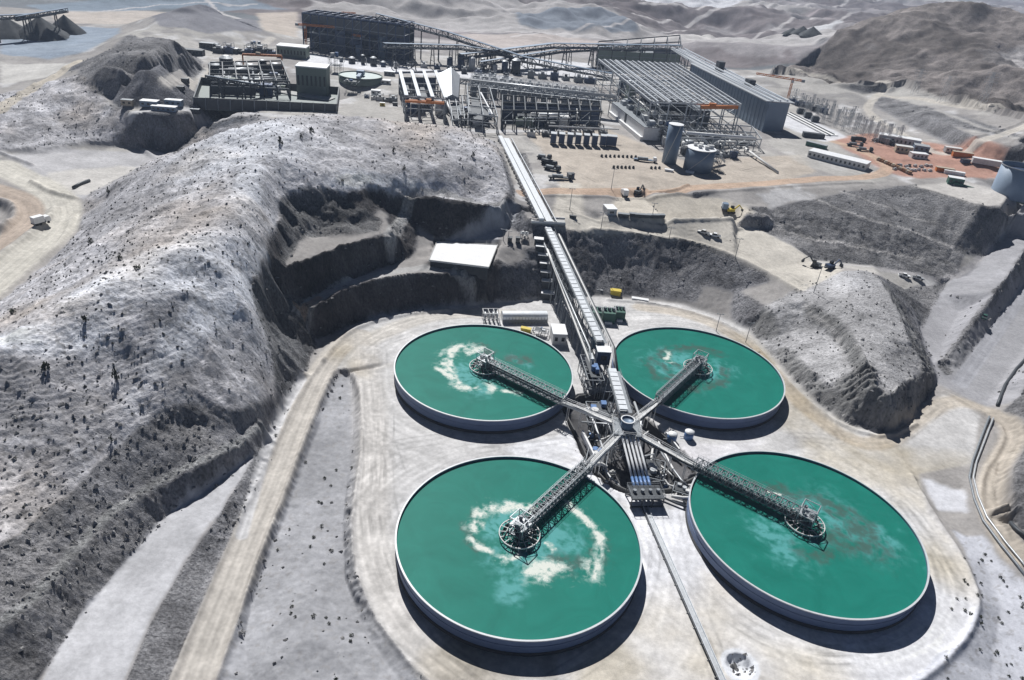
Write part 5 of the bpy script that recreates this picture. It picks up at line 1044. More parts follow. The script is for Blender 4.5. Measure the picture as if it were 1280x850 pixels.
c = at(752, 368, 0); house('tool_box', (c.x - 1, c.y + 1), (2.2, 1.8, 1.8), 0, 'dark', 'galv', 'small dark box left of the yellow container', 'container', 0)
# flume from the valve platform to the front
T = thing('ground_flume', (45, 130, 0), 'straight steel flume running over the white ground from the valve platform to the front edge', 'flume')
p0, p1 = at(806, 634, 0), at(915, 880, 0); d = (p1 - p0).normalized(); s_ = Vector((-d.y, d.x, 0))
MB().beam(p0 + Vector((0, 0, .25)), p1 + Vector((0, 0, .25)), 1.25, .1).build('flume_bed', 'galv', T)
MB().beam(p0 + s_ * .65 + Vector((0, 0, .4)), p1 + s_ * .65 + Vector((0, 0, .4)), .12, .6).beam(p0 - s_ * .65 + Vector((0, 0, .4)), p1 - s_ * .65 + Vector((0, 0, .4)), .12, .6).build('flume_side', 'duct', T)
MB().tube([p0 - s_ * 1.0 + Vector((0, 0, .3)), p1 - s_ * 1.0 + Vector((0, 0, .3))], .14, 8).build('side_pipe', 'dark', T, True)
m = MB()
for i in range(14): a = p0.lerp(p1, (i + .5) / 14); m.beam(a - s_ * 1.3 + Vector((0, 0, .1)), a + s_ * .9 + Vector((0, 0, .1)), .3, .2)
m.build('flume_sleeper', 'conc', T)
# white concrete platform on the bench
P4 = [at(536, 326, 15), at(546, 303, 15), at(622, 307, 15), at(611, 335, 15)]
T = thing('concrete_platform', (P4[0].x, P4[0].y, 12), 'blank white concrete platform on the bench above the long shed', 'platform')
MB().poly([(p.x, p.y) for p in P4], 14.8, 15.3).build('slab', 'slab', T); cc = sum(P4, Vector()) / 4; MB().poly([(cc.x + (p.x - cc.x) * .96, cc.y + (p.y - cc.y) * .96) for p in P4], 9.5, 14.78).build('retaining_base', 'rock', T)
m = MB()
for a, b in zip(P4, P4[1:] + P4[:1]): m.beam(Vector((a.x, a.y, 15.42)), Vector((b.x, b.y, 15.42)), .3, .2)
m.build('kerb', 'conc', T)
for (px, py, lb) in [(637, 300, 'small dark panel hut left of the pair near the launder crossing'), (647, 300, 'small dark panel hut right of the pair near the launder crossing')]:
    c = on(px, py + 3); house('panel_hut', (c.x, c.y), (1.8, 2.0, 2.4), 0, 'dark', 'dark', lb, 'hut', c.z - .2)
c = on(655, 298); eqframe((c.x, c.y, c.z), 3, 3, 2.5, 1, 'valve_skid', 'small white and yellow valve skid beside the two dark panel huts', seed=31)

# ================================================================ POLES, CARS
def pole(px, py, h, label, arm=True, group='thin lighting and utility poles'):
    c = on(px, py); T = thing('utility_pole', c, label, 'pole', group)
    MB().cyl(c - Vector((0, 0, .5)), .16, h + .5, 8, .09).build('pole_shaft', 'steel', T, True)
    if arm: MB().beam(c + Vector((-1.1, 0, h - .2)), c + Vector((1.1, 0, h - .2)), .14).box(c + Vector((1.1, 0, h - .1)), (.7, .35, .2)).box(c + Vector((-1.1, 0, h - .1)), (.7, .35, .2)).build('lamp_arm', 'steel', T)
for a in [(895, 414, 8, 'lighting pole on the far rim side of the back right tank'), (932, 428, 9, 'lighting pole at the foot of the slope right of the back right tank'), (919, 322, 9, 'utility pole on the crest of the slope below the white pickup'), (1017, 366, 12, 'utility pole beside the white crest of the rock nose'),
          (836, 300, 6, 'short utility pole on the middle of the bench road'), (751, 287, 8, 'utility pole on the slope crest near the small white shed'), (712, 262, 10, 'utility pole beside the dirt track right of the launder'), (764, 236, 10, 'utility pole on the tan yard edge above the small shed'), (815, 272, 7, 'utility pole behind the middle bank of the lower yard'),
          (635, 302, 5, 'lighting pole by the two dark panel huts'), (629, 300, 5, 'lighting pole at the right end of the white concrete platform')]: pole(*a)
def wheels(T, xs, y, r, w=.35):
    for a in xs:
        for b in (-y, y):
            me = bpy.data.meshes.new('wheel'); mb = MB().tube([(a, b - w / 2, r), (a, b + w / 2, r)], r, 14); me.from_pydata(mb.v, [], mb.f); me.materials.append(MT['rubber']); o = bpy.data.objects.new('wheel', me); COL.objects.link(o); o.parent = T
def part(T, nm, mb, mt, smooth=False):
    me = bpy.data.meshes.new(nm); me.from_pydata(mb.v, [], mb.f); me.materials.append(MT[mt]); o = bpy.data.objects.new(nm, me); COL.objects.link(o); o.parent = T
    if smooth: me.polygons.foreach_set('use_smooth', [True] * len(me.polygons))
    return o
def prism(prof, w):     # side profile (x,z) extruded along y
    n = len(prof); return MB().add([(a, -w / 2, b) for a, b in prof] + [(a, w / 2, b) for a, b in prof], [tuple(range(n)), tuple(range(n, 2 * n))[::-1]] + [(i, i + n, (i + 1) % n + n, (i + 1) % n) for i in range(n)])
def pickup(loc, rz, label, colr='white', name='pickup_truck'):
    T = thing(name, loc, label, 'truck', None, rz)
    part(T, 'body', prism([(-2.7, .45), (-2.7, 1.15), (-.9, 1.15), (-.9, 1.05), (1.2, 1.05), (2.6, .95), (2.75, .75), (2.75, .45)], 1.85), colr); part(T, 'cabin', prism([(-.95, 1.1), (-.8, 1.8), (.6, 1.82), (1.25, 1.1)], 1.7), 'glass'); part(T, 'cabin_roof', MB().box((-.1, 0, 1.84), (1.5, 1.55, .08)), colr)
    part(T, 'load_bed', MB().box((-1.8, 0, 1.17), (1.6, 1.5, .05)), 'dark'); wheels(T, (-1.7, 1.75), .85, .4, .25); return T
def lorry(loc, rz, label, cabc='white', boxc='offwhite', kind='flatbed', L_=9, name='cargo_truck'):
    T = thing(name, loc, label, 'truck', None, rz); part(T, 'chassis', MB().box((0, 0, .9), (L_, 2.2, .35)), 'dark')
    part(T, 'cab', prism([(L_ / 2 - 2.1, .8), (L_ / 2 - 2.1, 3.0), (L_ / 2 - .5, 3.0), (L_ / 2, 2.0), (L_ / 2, .8)], 2.4), cabc); part(T, 'windscreen', MB().beam((L_ / 2 - .42, 0, 2.85), (L_ / 2 + .03, 0, 2.05), 2.0, .05), 'glass')
    if kind == 'box': part(T, 'cargo_box', MB().box((-1.2, 0, 2.4), (L_ - 2.8, 2.45, 2.6)), boxc)
    elif kind == 'tank': part(T, 'water_tank', MB().tube([(-L_ / 2 + .2, 0, 2.2), (L_ / 2 - 2.5, 0, 2.2)], 1.15, 16), boxc, True)
    else: part(T, 'load_deck', MB().box((-1.2, 0, 1.2), (L_ - 2.6, 2.45, .2)), boxc); part(T, 'cargo', MB().box((-1.4, 0, 1.85), (L_ * .45, 1.8, 1.0)), 'steel')
    wheels(T, (-L_ / 2 + 1.2, -L_ / 2 + 2.5, L_ / 2 - 1.2), 1.1, .55); return T
def put_on(px, py): 
    c = on(px, py); return c
pickup(put_on(893, 296), math.radians(165), 'white pickup parked on the bench road, the larger of the two')
pickup(put_on(879, 292), math.radians(150), 'white pickup parked on the bench road, left of the larger one', 'offwhite')
c = put_on(52, 280); lorry(c, math.radians(65), 'white topped haul truck on the curving haul road at the far left', 'white', 'white', 'box', 7, 'haul_truck')

# ================================================================ THE PLANT ON THE PLATEAU
def topz(px, py, base):
    """height above which a point over `base` (world) shows at photograph row py"""
    lo, hi = base.z, base.z + 120
    for _ in range(30):
        z = (lo + hi) / 2; q = Vector((base.x, base.y, z - CH)); d = q.y * cp - q.z * sp; v = q.y * sp + q.z * cp; yy = 425 - F * (-q.x * sr + v * cr) / d
        if yy > py: lo = z
        else: hi = z
    return lo
def quad(cs, u, v):      # cs: back-left, back-right, front-right, front-left
    return cs[3].lerp(cs[2], u).lerp(cs[0].lerp(cs[1], u), v)
def frame_hall(name, corners, z0, label, cat, nu, nv, levels, roofs='lines', colr='galv', seed=1, decks=True, vessels=8, t=.7, clad=None, group=None, purlin=0, beams=0):
    R_ = random.Random(seed); cs = [Vector(c) for c in corners]; ctr = sum(cs, Vector()) / 4
    T = thing(name, (ctr.x, ctr.y, z0), label, cat, group)
    def Q(u, v, z): p = quad(cs, u, v); return Vector((p.x, p.y, z))
    zt = cs[0].z; zts = lambda u, v: quad(cs, u, v).z
    for i in range(nu + 1):
        for j in range(nv + 1):
            if 0 < i < nu and 0 < j < nv and (i + j) % 2: continue
            if (nu + 1) * (nv + 1) > 90 and (0 < i < nu and 0 < j < nv): continue
            MB().beam(Q(i / nu, j / nv, z0 - .6), Q(i / nu, j / nv, zts(i / nu, j / nv)), t).build('column', colr, T)
    nb_ = beams or nv
    for j in range(nb_ + 1): MB().beam(quad(cs, 0, j / nb_), quad(cs, 1, j / nb_), t * .8, t * 1.4).build('roof_beam', colr, T)
    for i in range(nu + 1): MB().beam(quad(cs, i / nu, 0), quad(cs, i / nu, 1), t, t * 1.4).build('roof_girder', colr, T)
    if purlin:
        m = MB()
        for i in range(purlin + 1):
            a, b = quad(cs, i / purlin, 0), quad(cs, i / purlin, 1); a.z += 1.0; b.z += 1.0; m.beam(a, b, t * .7, .3)
        m.build('purlin', 'duct', T)
    m = MB()
    for l in range(1, levels):
        z = z0 + (zt - z0) * l / levels
        for i in range(nu + 1): m.beam(Q(i / nu, 0, z), Q(i / nu, 1, z), t * .7)
        for j in range(nv + 1): m.beam(Q(0, j / nv, z), Q(1, j / nv, z), t * .7)
    for i in range(nu):
        for l in range(levels):
            za, zb_ = z0 + (zt - z0) * l / levels, z0 + (zt - z0) * (l + 1) / levels
            if R_.random() < .6: m.beam(Q(i / nu, 0, za), Q((i + 1) / nu, 0, zb_), t * .4)
    for j in range(nv):
        for l in range(levels):
            za, zb_ = z0 + (zt - z0) * l / levels, z0 + (zt - z0) * (l + 1) / levels
            if R_.random() < .6: m.beam(Q(0, j / nv, za), Q(0, (j + 1) / nv, zb_), t * .4)
    if levels > 1: m.build('floor_framing', 'steel', T)
    if decks:
        for l in range(1, levels):
            m = MB(); z = z0 + (zt - z0) * l / levels + .2
            for k in range(6):
                u0 = R_.uniform(.02, .6); v0 = R_.uniform(.02, .6); u1 = u0 + R_.uniform(.15, .38); v1 = v0 + R_.uniform(.2, .38)
                m.poly([(p.x, p.y) for p in (Q(u0, v0, 0), Q(u1, v0, 0), Q(u1, v1, 0), Q(u0, v1, 0))], z + k * .01, z + .25 + k * .01)
            m.build('deck', R_.choice(['dark', 'steel']), T)
    for k in range(vessels // 2 + 2):
        u, v = R_.uniform(0, .6), R_.uniform(0, 1); z = z0 + (zt - z0) * R_.choice([.2, .4, .6, .8]); a, b = (Q(u, v, z), Q(min(1, u + R_.uniform(.3, .6)), v, z)) if R_.random() < .5 else (Q(v, u, z), Q(v, min(1, u + .4), z)); MB().tube([Vector((a.x, a.y, z0)), a, b], R_.uniform(.3, .6), 8).build('pipe', R_.choice(['offwhite', 'galv', 'duct', 'steel']), T, True)
    for k in range(int(vessels * 1.3)):
        u, v = R_.uniform(.08, .92), R_.uniform(.08, .92); p = Q(u, v, z0); s_ = R_.uniform(1.6, 3.6); h = R_.uniform(.25, .7) * (zt - z0)
        if R_.random() < .5: MB().cyl(p, s_, h, 14).build('vessel', R_.choice(['offwhite', 'dark', 'bluegrey', 'galv', 'navy']), T, True)
        elif R_.random() < .5: MB().tube([p + Vector((-s_ * 1.6, 0, h * .6)), p + Vector((s_ * 1.6, 0, h * .6))], s_ * .8, 14).build('mill_drum', R_.choice(['dark', 'steel', 'navy']), T, True)
        else: MB().box(p + Vector((0, 0, h / 2)), (s_ * 2.2, s_ * 1.8, h), .2).build('machine_block', R_.choice(['dark', 'offwhite', 'greenshed', 'navy']), T)
    if clad:
        for (i, j, z1, z2, mt_) in clad: a, b = quad(cs, *i), quad(cs, *j); d_ = (b - a).normalized(); MB().beam(Vector((a.x, a.y, (z1 + z2) / 2)), Vector((b.x, b.y, (z1 + z2) / 2)), .3, z2 - z1).build('wall_cladding', mt_, T)
    return T
PZ = 29.5
# grinding hall with open roof steel
cs = [at(748, 75, 51), at(845, 80, 51), at(926, 132, 51), at(814, 128, 51)]
frame_hall('grinding_hall', cs, PZ, 'huge unfinished steel hall with an open grid of pale roof girders', 'building', 5, 6, 3, seed=5, vessels=30, t=.65, purlin=0, beams=0)
hall = [o for o in COL.objects if o.name == 'grinding_hall'][0]
for k in range(15):
    a, b = quad(cs, k / 14, 0), quad(cs, k / 14, 1); a.z += .8; b.z += .8; MB().beam(a, b, .9, .5).build('purlin_row', 'duct' if k % 2 else 'galv', hall)
m = MB()
for k in range(27):
    a, b = quad(cs, 0, k / 26), quad(cs, 1, k / 26); a.z += .2; b.z += .2; m.beam(a, b, .35, .4)
m.build('cross_purlin', 'galv', hall)
# tall grey wall building with conveyor deck
c1, c2, c3 = at(866, 77, 52), at(962, 128, 50), at(988, 128, 50); c4 = c1 + (c3 - c2)
T = thing('crushed_ore_building', ((c1.x + c2.x) / 2, (c1.y + c2.y) / 2, PZ), 'long high windowless blue grey concrete building with a conveyor deck on its roof', 'building')
MB().poly([(p.x, p.y) for p in (c1, c2, c3, c4)], PZ - 1, 49.6).build('concrete_wall', 'bluegrey', T)
d = (c2 - c1).normalized(); s_ = (c3 - c2).normalized(); W0 = (c3 - c2).length; c0 = c1 - d * 62
m = MB(); a, b = Vector((c1.x, c1.y, 50.2)), Vector((c2.x, c2.y, 50.2)); mid = s_ * (W0 / 2)
m.beam(Vector((c0.x, c0.y, 53)) + mid, a + mid, W0 * .8, .5); m.beam(a + mid - d * .2, b + mid + d * 1, W0 + 2.4, .7); m.build('roof_deck', 'galv', T)
for k in (.15, .5, .85):
    MB().beam(Vector((c0.x, c0.y, 54.2)) + s_ * W0 * k, b + s_ * W0 * k + Vector((0, 0, 1)), 1.1, .8).build('conveyor', 'duct', T)
m = MB()
for k in range(28):
    a_ = a.lerp(b, k / 27) - s_ * .15; m.beam(a_ - Vector((0, 0, .2)), Vector((a_.x, a_.y, PZ)), .3)
m.build('wall_rib', 'bluegrey', T)
for k in range(4): q = c0.lerp(c1, (k + .3) / 4); MB().beam((q.x, q.y, PZ), (q.x, q.y, 52), .8).beam((q.x + s_.x * W0, q.y + s_.y * W0, PZ), (q.x + s_.x * W0, q.y + s_.y * W0, 52), .8).beam((q.x, q.y, 42), (q.x + s_.x * W0, q.y + s_.y * W0, 42), .5).build('deck_trestle', 'steel', T)
for k, w1, h1 in ((.22, 7, 7), (.62, 8, 4)): q = a.lerp(b, k) + mid * 1.4; MB().box(q + Vector((0, 0, h1 / 2 + .4)), (w1, 5, h1), math.atan2(d.y, d.x)).build('transfer_house', 'dark', T)
# lower frames in front of the hall
cs = [at(822, 150, 38), at(940, 158, 38), at(952, 174, 37), at(845, 172, 37)]
frame_hall('pump_bay', cs, 28.8, 'low cluttered steel pump bay in front of the open roofed hall', 'building', 7, 2, 2, seed=9, vessels=14, t=.5)
T = thing('white_pipe_beam', (at(900, 172, 36).x, at(900, 172, 36).y, 29), 'long straight white pipe along the front of the low pump bay', 'pipe')
MB().tube([at(858, 166, 38.6), at(945, 173, 38.4)], .9, 10).build('pipe_run', 'white', T, True); m = MB()
for k in range(5): a = at(858, 166, 38.6).lerp(at(945, 173, 38.4), k / 4); m.beam(a, (a.x, a.y, 28.5), .4)
m.build('pipe_post', 'steel', T)
p0, p1 = on(928, 190), on(972, 217); T = thing('conveyor_pipe', p1, 'slanting pale pipe running down from the pump bay to the tan road', 'pipe'); MB().tube([p0 + Vector((0, 0, 3)), p1 + Vector((0, 0, .6))], .7, 10).build('pipe_run', 'offwhite', T, True); MB().beam(p0.lerp(p1, .4) + Vector((0, 0, 2)), p0.lerp(p1, .4) - Vector((0, 0, .5)), .5).beam(p0.lerp(p1, .05) + Vector((0, 0, 2.6)), p0.lerp(p1, .05) - Vector((0, 0, .5)), .5).build('pipe_post', 'steel', T)
# dark ore building on the far left and its gallery
b0, b1 = at(380, 62, PZ), at(505, 80, PZ); z0_ = topz(0, 16, b0); z1_ = topz(0, 31, b1); dep = Vector((3, 28, 0))
bl, br = b0 + dep, b1 + dep
cs = [Vector((bl.x, bl.y, z0_)), Vector((br.x, br.y, z1_)), Vector((b1.x, b1.y, z1_)), Vector((b0.x, b0.y, z0_))]
zl = PZ + (z1_ - PZ) * .55
frame_hall('dark_ore_building', cs, PZ, 'largest dark navy steel building along the back left of the plant', 'building', 12, 2, 4, colr='navy', seed=12, vessels=12, t=.8, clad=[((0, 0), (1, 0), zl + 3, min(z0_, z1_) - 1, 'dark'), ((0, .5), (1, .5), PZ, min(z0_, z1_) - 3, 'navy'), ((0, 1), (1, 1), PZ, min(z0_, z1_) - 1, 'dark'), ((0, 0), (0, 1), PZ + 8, z0_ - 1, 'dark')])
tr_ = (Vector((b0.x, b0.y, z0_)) + dep / 2, Vector((b1.x, b1.y, z1_)) + dep / 2)
def gallery(pts, name, label, w=4, h=3.5, legs=5, colr='dark', n=10, lw=.7, z0=PZ, skip=()):
    T = thing(name, (pts[0].x, pts[0].y, z0), label, 'conveyor')
    for p, q in zip(pts[:-1], pts[1:]):
        MB().truss(p, q, w, h, n, .35).build('gallery_truss', colr, T); MB().beam(p + Vector((0, 0, 1)), q + Vector((0, 0, 1)), w * .6, .6).build('belt', 'steel', T)
        MB().beam(p + Vector((0, 0, h + .2)), q + Vector((0, 0, h + .2)), w * 1.05, .18).build('gallery_roof', 'bluegrey', T)
        for k in range(legs):
            b = p.lerp(q, (k + .5) / legs)
            if b.z - z0 < 3: continue
            s_ = (q - p).normalized().cross(Vector((0, 0, 1))).normalized() * w * .6; m = MB()
            for sg in (-1, 1): m.beam(b + s_ * sg * .6, Vector((b.x, b.y, z0 - .5)) + s_ * sg * 1.5, lw)
            for f_ in (.3, .6): c = b.lerp(Vector((b.x, b.y, z0)), f_); m.beam(c - s_ * (.6 + f_ * .9), c + s_ * (.6 + f_ * .9), lw * .6)
            m.build('gallery_leg', colr, T)
    return T
gp = [at(470, 24, 60), at(560, 47, 50), at(655, 78, 38), at(765, 99, 31)]
gallery(gp, 'conveyor_gallery', 'long dark conveyor gallery descending rightwards from the dark ore building', 5, 4.5, 4, n=12)
gallery([at(480, 60, 46), at(575, 62, 44), at(640, 72, 40)], 'conveyor_gallery', 'lower dark conveyor gallery beneath the long descending one', 4, 3.5, 4, n=12)
gallery([at(575, 74, 38), at(690, 60, 46), at(850, 62, 48)], 'conveyor_gallery', 'conveyor gallery on tall paired legs climbing right to the dark transfer building', 5, 4, 5, n=14, lw=1.0)
gallery([at(600, 82, 35), at(700, 66, 43), at(800, 60, 46)], 'conveyor_gallery', 'second thinner conveyor gallery running beside the one on paired legs', 3, 3, 4, n=12)
cs = [at(748, 52, 50), at(850, 44, 54), at(852, 62, 52), at(748, 62, 48)]
frame_hall('transfer_building', cs, PZ, 'dark green transfer building behind the open roofed hall', 'building', 6, 2, 3, colr='dark', seed=14, vessels=6, t=.7, clad=[((0, 0), (1, 0), 38, 47.5, 'greenshed'), ((0, .6), (1, .6), PZ + 1, 46, 'navy')])
# flotation block
def cell_row(p, q, n, r, h, name, label, colr='steel', z0=PZ, group='rows of flotation cells', deckc='galv'):
    T = thing(name, (p.x, p.y, z0), label, 'machine', group); d = (q - p); L_ = d.length; d.normalize(); s_ = Vector((-d.y, d.x, 0))
    for k in range(n):
        c = p.lerp(q, (k + .5) / n); c.z = z0; m = MB().cyl(c, r, h, 14); m.build('cell', colr, T, True)
        MB().box(c + Vector((0, 0, h + .9)), (1.4, 1.4, 1.8)).build('cell_drive', 'offwhite' if k % 3 else 'galv', T)
    a, b = Vector((p.x, p.y, z0 + h + .3)), Vector((q.x, q.y, z0 + h + .3))
    MB().beam(a + s_ * r * .9, b + s_ * r * .9, 1.2, .2).beam(a - s_ * r * .9, b - s_ * r * .9, 1.2, .2).build('walkway', deckc, T)
    m = MB()
    for sg in (-1, 1): m.rail(a + s_ * sg * (r * .9 + .6), b + s_ * sg * (r * .9 + .6), 1.6, n * 2, .22)
    m.build('handrail', 'duct', T)
    m = MB()
    for k in range(n + 1):
        for sg in (-1, 1): c = a.lerp(b, k / n) + s_ * sg * r * .95; m.beam(c, (c.x, c.y, z0 - .4), .4)
    m.build('support_post', 'steel', T); return T
rows = [((590, 92), (748, 112), 36, 14, 'farthest row of flotation cells on the near side of the conveyor galleries'), ((588, 98), (750, 118), 36, 14, 'second row of flotation cells from the back'), ((586, 105), (752, 124), 37, 13, 'third row of flotation cells from the back, by the long rack')]
for (a, b, z_, n_, lb) in rows: cell_row(at(*a, z_), at(*b, z_), n_, 2.6, z_ - PZ - 1, 'flotation_row', lb)
cs = [at(628, 119, 41), at(750, 127, 41), at(752, 139, 41), at(628, 138, 41)]
frame_hall('flotation_hall', cs, 29, 'wide dark two storey steel hall mid plant with equipment on its open top', 'building', 9, 2, 2, colr='dark', seed=15, vessels=16, t=.6, clad=[((0, 1), (1, 1), 29, 38, 'navy'), ((0, .5), (1, .5), 29, 39, 'navy'), ((0, 0), (0, 1), 29, 37, 'dark')])
cs = [at(584, 106, 41), at(612, 109, 41), at(622, 146, 39), at(586, 142, 39)]
frame_hall('reagent_hall', cs, 29, 'narrow steel hall left of the wide dark hall with a white stair running down it', 'building', 2, 4, 2, colr='steel', seed=16, vessels=6, t=.5)
o = MB().tube([at(601, 116, 42), at(616, 144, 36)], .6, 8).build('stair_pipe', 'white'); tag(o, 'bright white inclined pipe over the narrow steel hall', 'pipe')
T = thing('long_pipe_rack', (at(660, 112, 42).x, at(660, 112, 42).y, PZ), 'long grey pipe rack crossing above the front edge of the flotation rows', 'pipe rack')
p0, p1 = at(575, 104, 40), at(770, 126, 40); MB().truss(p0, p1, 4, 2.5, 26, .35).build('rack_truss', 'steel', T)
for k in range(3): MB().tube([p0 + Vector((0, k - 1, 3.2)), p1 + Vector((0, k - 1, 3.2))], .35, 8).build('rack_pipe', ['offwhite', 'galv', 'duct'][k], T, True)
for k in range(14): b = p0.lerp(p1, (k + .5) / 14); MB().beam(b, (b.x, b.y, 28.5), .5).build('rack_leg', 'steel', T)
# frame hall with strips, crane and white chute
cs = [at(499, 90, 44), at(545, 90, 44), at(558, 124, 43), at(507, 121, 43)]
frame_hall('smelting_bay', cs, 28.8, 'steel bay with four pale roof strips and an orange crane across its open front', 'building', 3, 4, 2, colr='steel', seed=18, vessels=5, t=.6, clad=[((0, 1), (1, 1), 30, 40, 'navy')])
T2 = [o for o in COL.objects if o.name.startswith('smelting_bay')][0]
for u in (0.02, .33, .66, .98): a, b = quad(cs, u, 0), quad(cs, u, 1); MB().beam(a + Vector((0, 0, 1)), b + Vector((0, 0, 1)), 2.2, .4).build('roof_strip', 'duct', T2)
a, b = quad(cs, .02, .02), quad(cs, .98, .02); T = thing('overhead_crane', (a.x, a.y - 1, 29), 'orange overhead crane across the open front of the steel bay with pale roof strips', 'crane'); MB().beam(a + Vector((0, -1.5, -2)), b + Vector((0, -1.5, -2)), 1.0, 1.3).beam(a + Vector((0, -4, -2)), b + Vector((0, -4, -2)), 1.0, 1.3).build('crane_girder', 'orange', T); MB().box(a.lerp(b, .6) + Vector((0, -2.8, -.8)), (3, 3, 1.4)).build('crane_trolley', 'orange', T); MB().beam(a + Vector((0, -2.7, -2)), (a.x, a.y - 2.7, 28.5), .9).beam(b + Vector((0, -2.7, -2)), (b.x, b.y - 2.7, 28.5), .9).build('crane_leg', 'steel', T)
# white tapering chute house
a1, a2, a3, a4 = at(548, 92, 46), at(575, 94, 46), at(573, 122, 38), at(556, 122, 38); r1, r2 = at(564, 84, 50), at(565, 118, 40)
m = MB().add([a1, r1, a2, a3, r2, a4, (a1.x, a1.y, 44), (a2.x, a2.y, 44), (a3.x, a3.y, 36), (a4.x, a4.y, 36)], [(0, 5, 4, 1), (1, 4, 3, 2), (0, 1, 2), (5, 3, 4), (0, 6, 9, 5), (2, 3, 8, 7), (5, 9, 8, 3), (0, 2, 7, 6), (6, 7, 8, 9)])
T = thing('covered_chute', ((a1.x + a3.x) / 2, (a1.y + a3.y) / 2, PZ), 'bright white tapering covered chute with a ridged roof beside the steel bay', 'chute')
m.build('chute_cover', 'galv', T); m = MB()
for q in (a1, a2, a3, a4): m.beam((q.x, q.y, q.z - 1.5), (q.x, q.y, 28.6), .6)
m.build('chute_leg', 'steel', T); MB().tube([at(556, 122, 38), at(566, 146, 31)], .7, 8).build('chute_pipe', 'white', T, True)
cs = [at(560, 118, 38), at(586, 120, 38), at(588, 148, 34), at(566, 150, 34)]
frame_hall('piping_station', cs, 29, 'small dense pipe frame at the foot of the white tapering chute', 'building', 3, 3, 2, colr='steel', seed=19, vessels=5, t=.4)
# white long wall building
b0, b1 = at(763, 140, 30), at(803, 175, 29); ux_ = (b1 - b0).normalized(); s_ = Vector((-ux_.y, ux_.x, 0)) * 11
if s_.x < 0: s_ = -s_
T = thing('switchroom_building', b1, 'long white walled building on a plinth with rooftop machinery', 'building')
MB().poly([(q.x, q.y) for q in (b0, b1, b1 + s_, b0 + s_)], 29, 36.5).build('wall', 'white', T); MB().poly([(q.x, q.y) for q in (b0 - s_ * .15, b1 - s_ * .15, b1, b0)], 28, 30.8).build('plinth', 'slab', T); MB().poly([(q.x, q.y) for q in (b0 - s_ * .02, b1 - s_ * .02 + ux_ * .3, b1 + s_ * 1.02, b0 + s_ * 1.02)], 36.52, 36.9).build('roof', 'steel', T)
for k in range(5): q = b0.lerp(b1, (k + .5) / 5) + s_ * .6; MB().box((q.x, q.y, 38.2), (5, 4, 2.6), math.atan2(ux_.y, ux_.x)).build('roof_unit', ['galv', 'steel', 'dark', 'offwhite', 'galv'][k], T)
MB().beam((b0.lerp(b1, .45).x, b0.lerp(b1, .45).y, 33), (b0.lerp(b1, .5).x, b0.lerp(b1, .5).y, 33), .3, 7).build('door_panel', 'dark', T)
eqframe((at(826, 172, 30).x, at(826, 172, 30).y, 28.6), 12, 10, 9, 3, 'crusher_tower', 'dark blocky machine tower between the white walled building and the tall silo', seed=41)
# silo and tanks
def tank(px, py, r, h, label, body='bluegrey', roof='white', name='storage_tank', clutter=False, z=None, rim=True):
    c = at(px, py, z) if z else on(px, py); c = c + Vector((0, r * .9, 0)); T = thing(name, c, label, 'tank')
    MB().cyl(c - Vector((0, 0, .5)), r, h + .5, 40).build('shell', body, T, True); MB().lathe(c + Vector((0, 0, h)), [(r * 1.02, .01), (r * 1.02, .25), (.01, .5)], 40).build('tank_roof', roof, T)
    m = MB()
    for k in range(14): m.tube([c + Vector(((r + .1) * math.cos(-2.5 + k * .1), (r + .1) * math.sin(-2.5 + k * .1), h * k / 14)), c + Vector(((r + .1) * math.cos(-2.4 + k * .1), (r + .1) * math.sin(-2.4 + k * .1), h * (k + 1) / 14))], .22, 6)
    m.build('spiral_stair', 'galv', T)
    if clutter:
        R_ = random.Random(3)
        for k in range(7): t = R_.uniform(0, 6.28); q = R_.uniform(.2, .8) * r; MB().box(c + Vector((q * math.cos(t), q * math.sin(t), h + 1.3)), (2, 1.6, 1.8)).build('agitator', 'offwhite', T)
    return T
tank(837, 206, 4.1, 21.5, 'tall slender blue grey silo with white top in the yard', name='silo')
tank(874, 217, 7.8, 12.0, 'wide squat blue grey tank with agitators on top, touching the tall silo', clutter=True)
eqframe((on(893, 213).x, on(893, 213).y + 3, 28.3), 5, 8, 8, 2, 'stair_tower', 'pipe and stair frame at the right side of the wide squat tank', seed=43)
o = MB().truss(on(905, 205) + Vector((0, 0, 1)), at(876, 172, 42), 1.6, 1.2, 14, .25).build('stair_bridge', 'galv'); tag(o, 'sloping stair truss rising over the wide squat tank', 'stairs')
for (a, b, c_, lb) in [(862, 216, 'white', 'low white box at the foot of the wide squat tank'), (836, 214, 'slab', 'small white slab pile left of the wide squat tank')]:
    p = on(a, b); house('site_box', (p.x, p.y), (4.5, 2, .9), -.2, c_, 'white', lb, 'container', p.z - .1)
# cells in a row
names8 = ['first from the left', 'second from the left', 'third from the left', 'fourth from the left', 'fourth from the right', 'third from the right', 'second from the right', 'rightmost and widest']
for k in range(8):
    p = on(691 + k * 10.3, 180.5 + k * .45); w1 = 3.2 if k < 7 else 6
    T = thing('lift_tank', p, names8[k] + ' of the dark square bins lined up on the tan yard', 'bin', 'dark square bins lined up on the yard')
    MB().box(p + Vector((0, 1, 3.6)), (w1, 5, 5.2)).build('bin_body', 'navy', T); MB().box(p + Vector((0, 1, 6.35)), (w1 + .3, 5.3, .3)).build('bin_lid', 'galv', T); m = MB()
    for a in (-.45, .45):
        for b in (-1.3, 3.3): m.beam(p + Vector((a * w1, b, 0)), p + Vector((a * w1, b, 1.1)), .4)
    m.build('bin_leg', 'steel', T)
o = MB().tube([on(684, 176) + Vector((0, 5, 7.5)), on(772, 180) + Vector((0, 5, 7.5))], .4, 8).build('header_pipe', 'offwhite'); tag(o, 'pale pipe running behind the row of dark square bins', 'pipe')
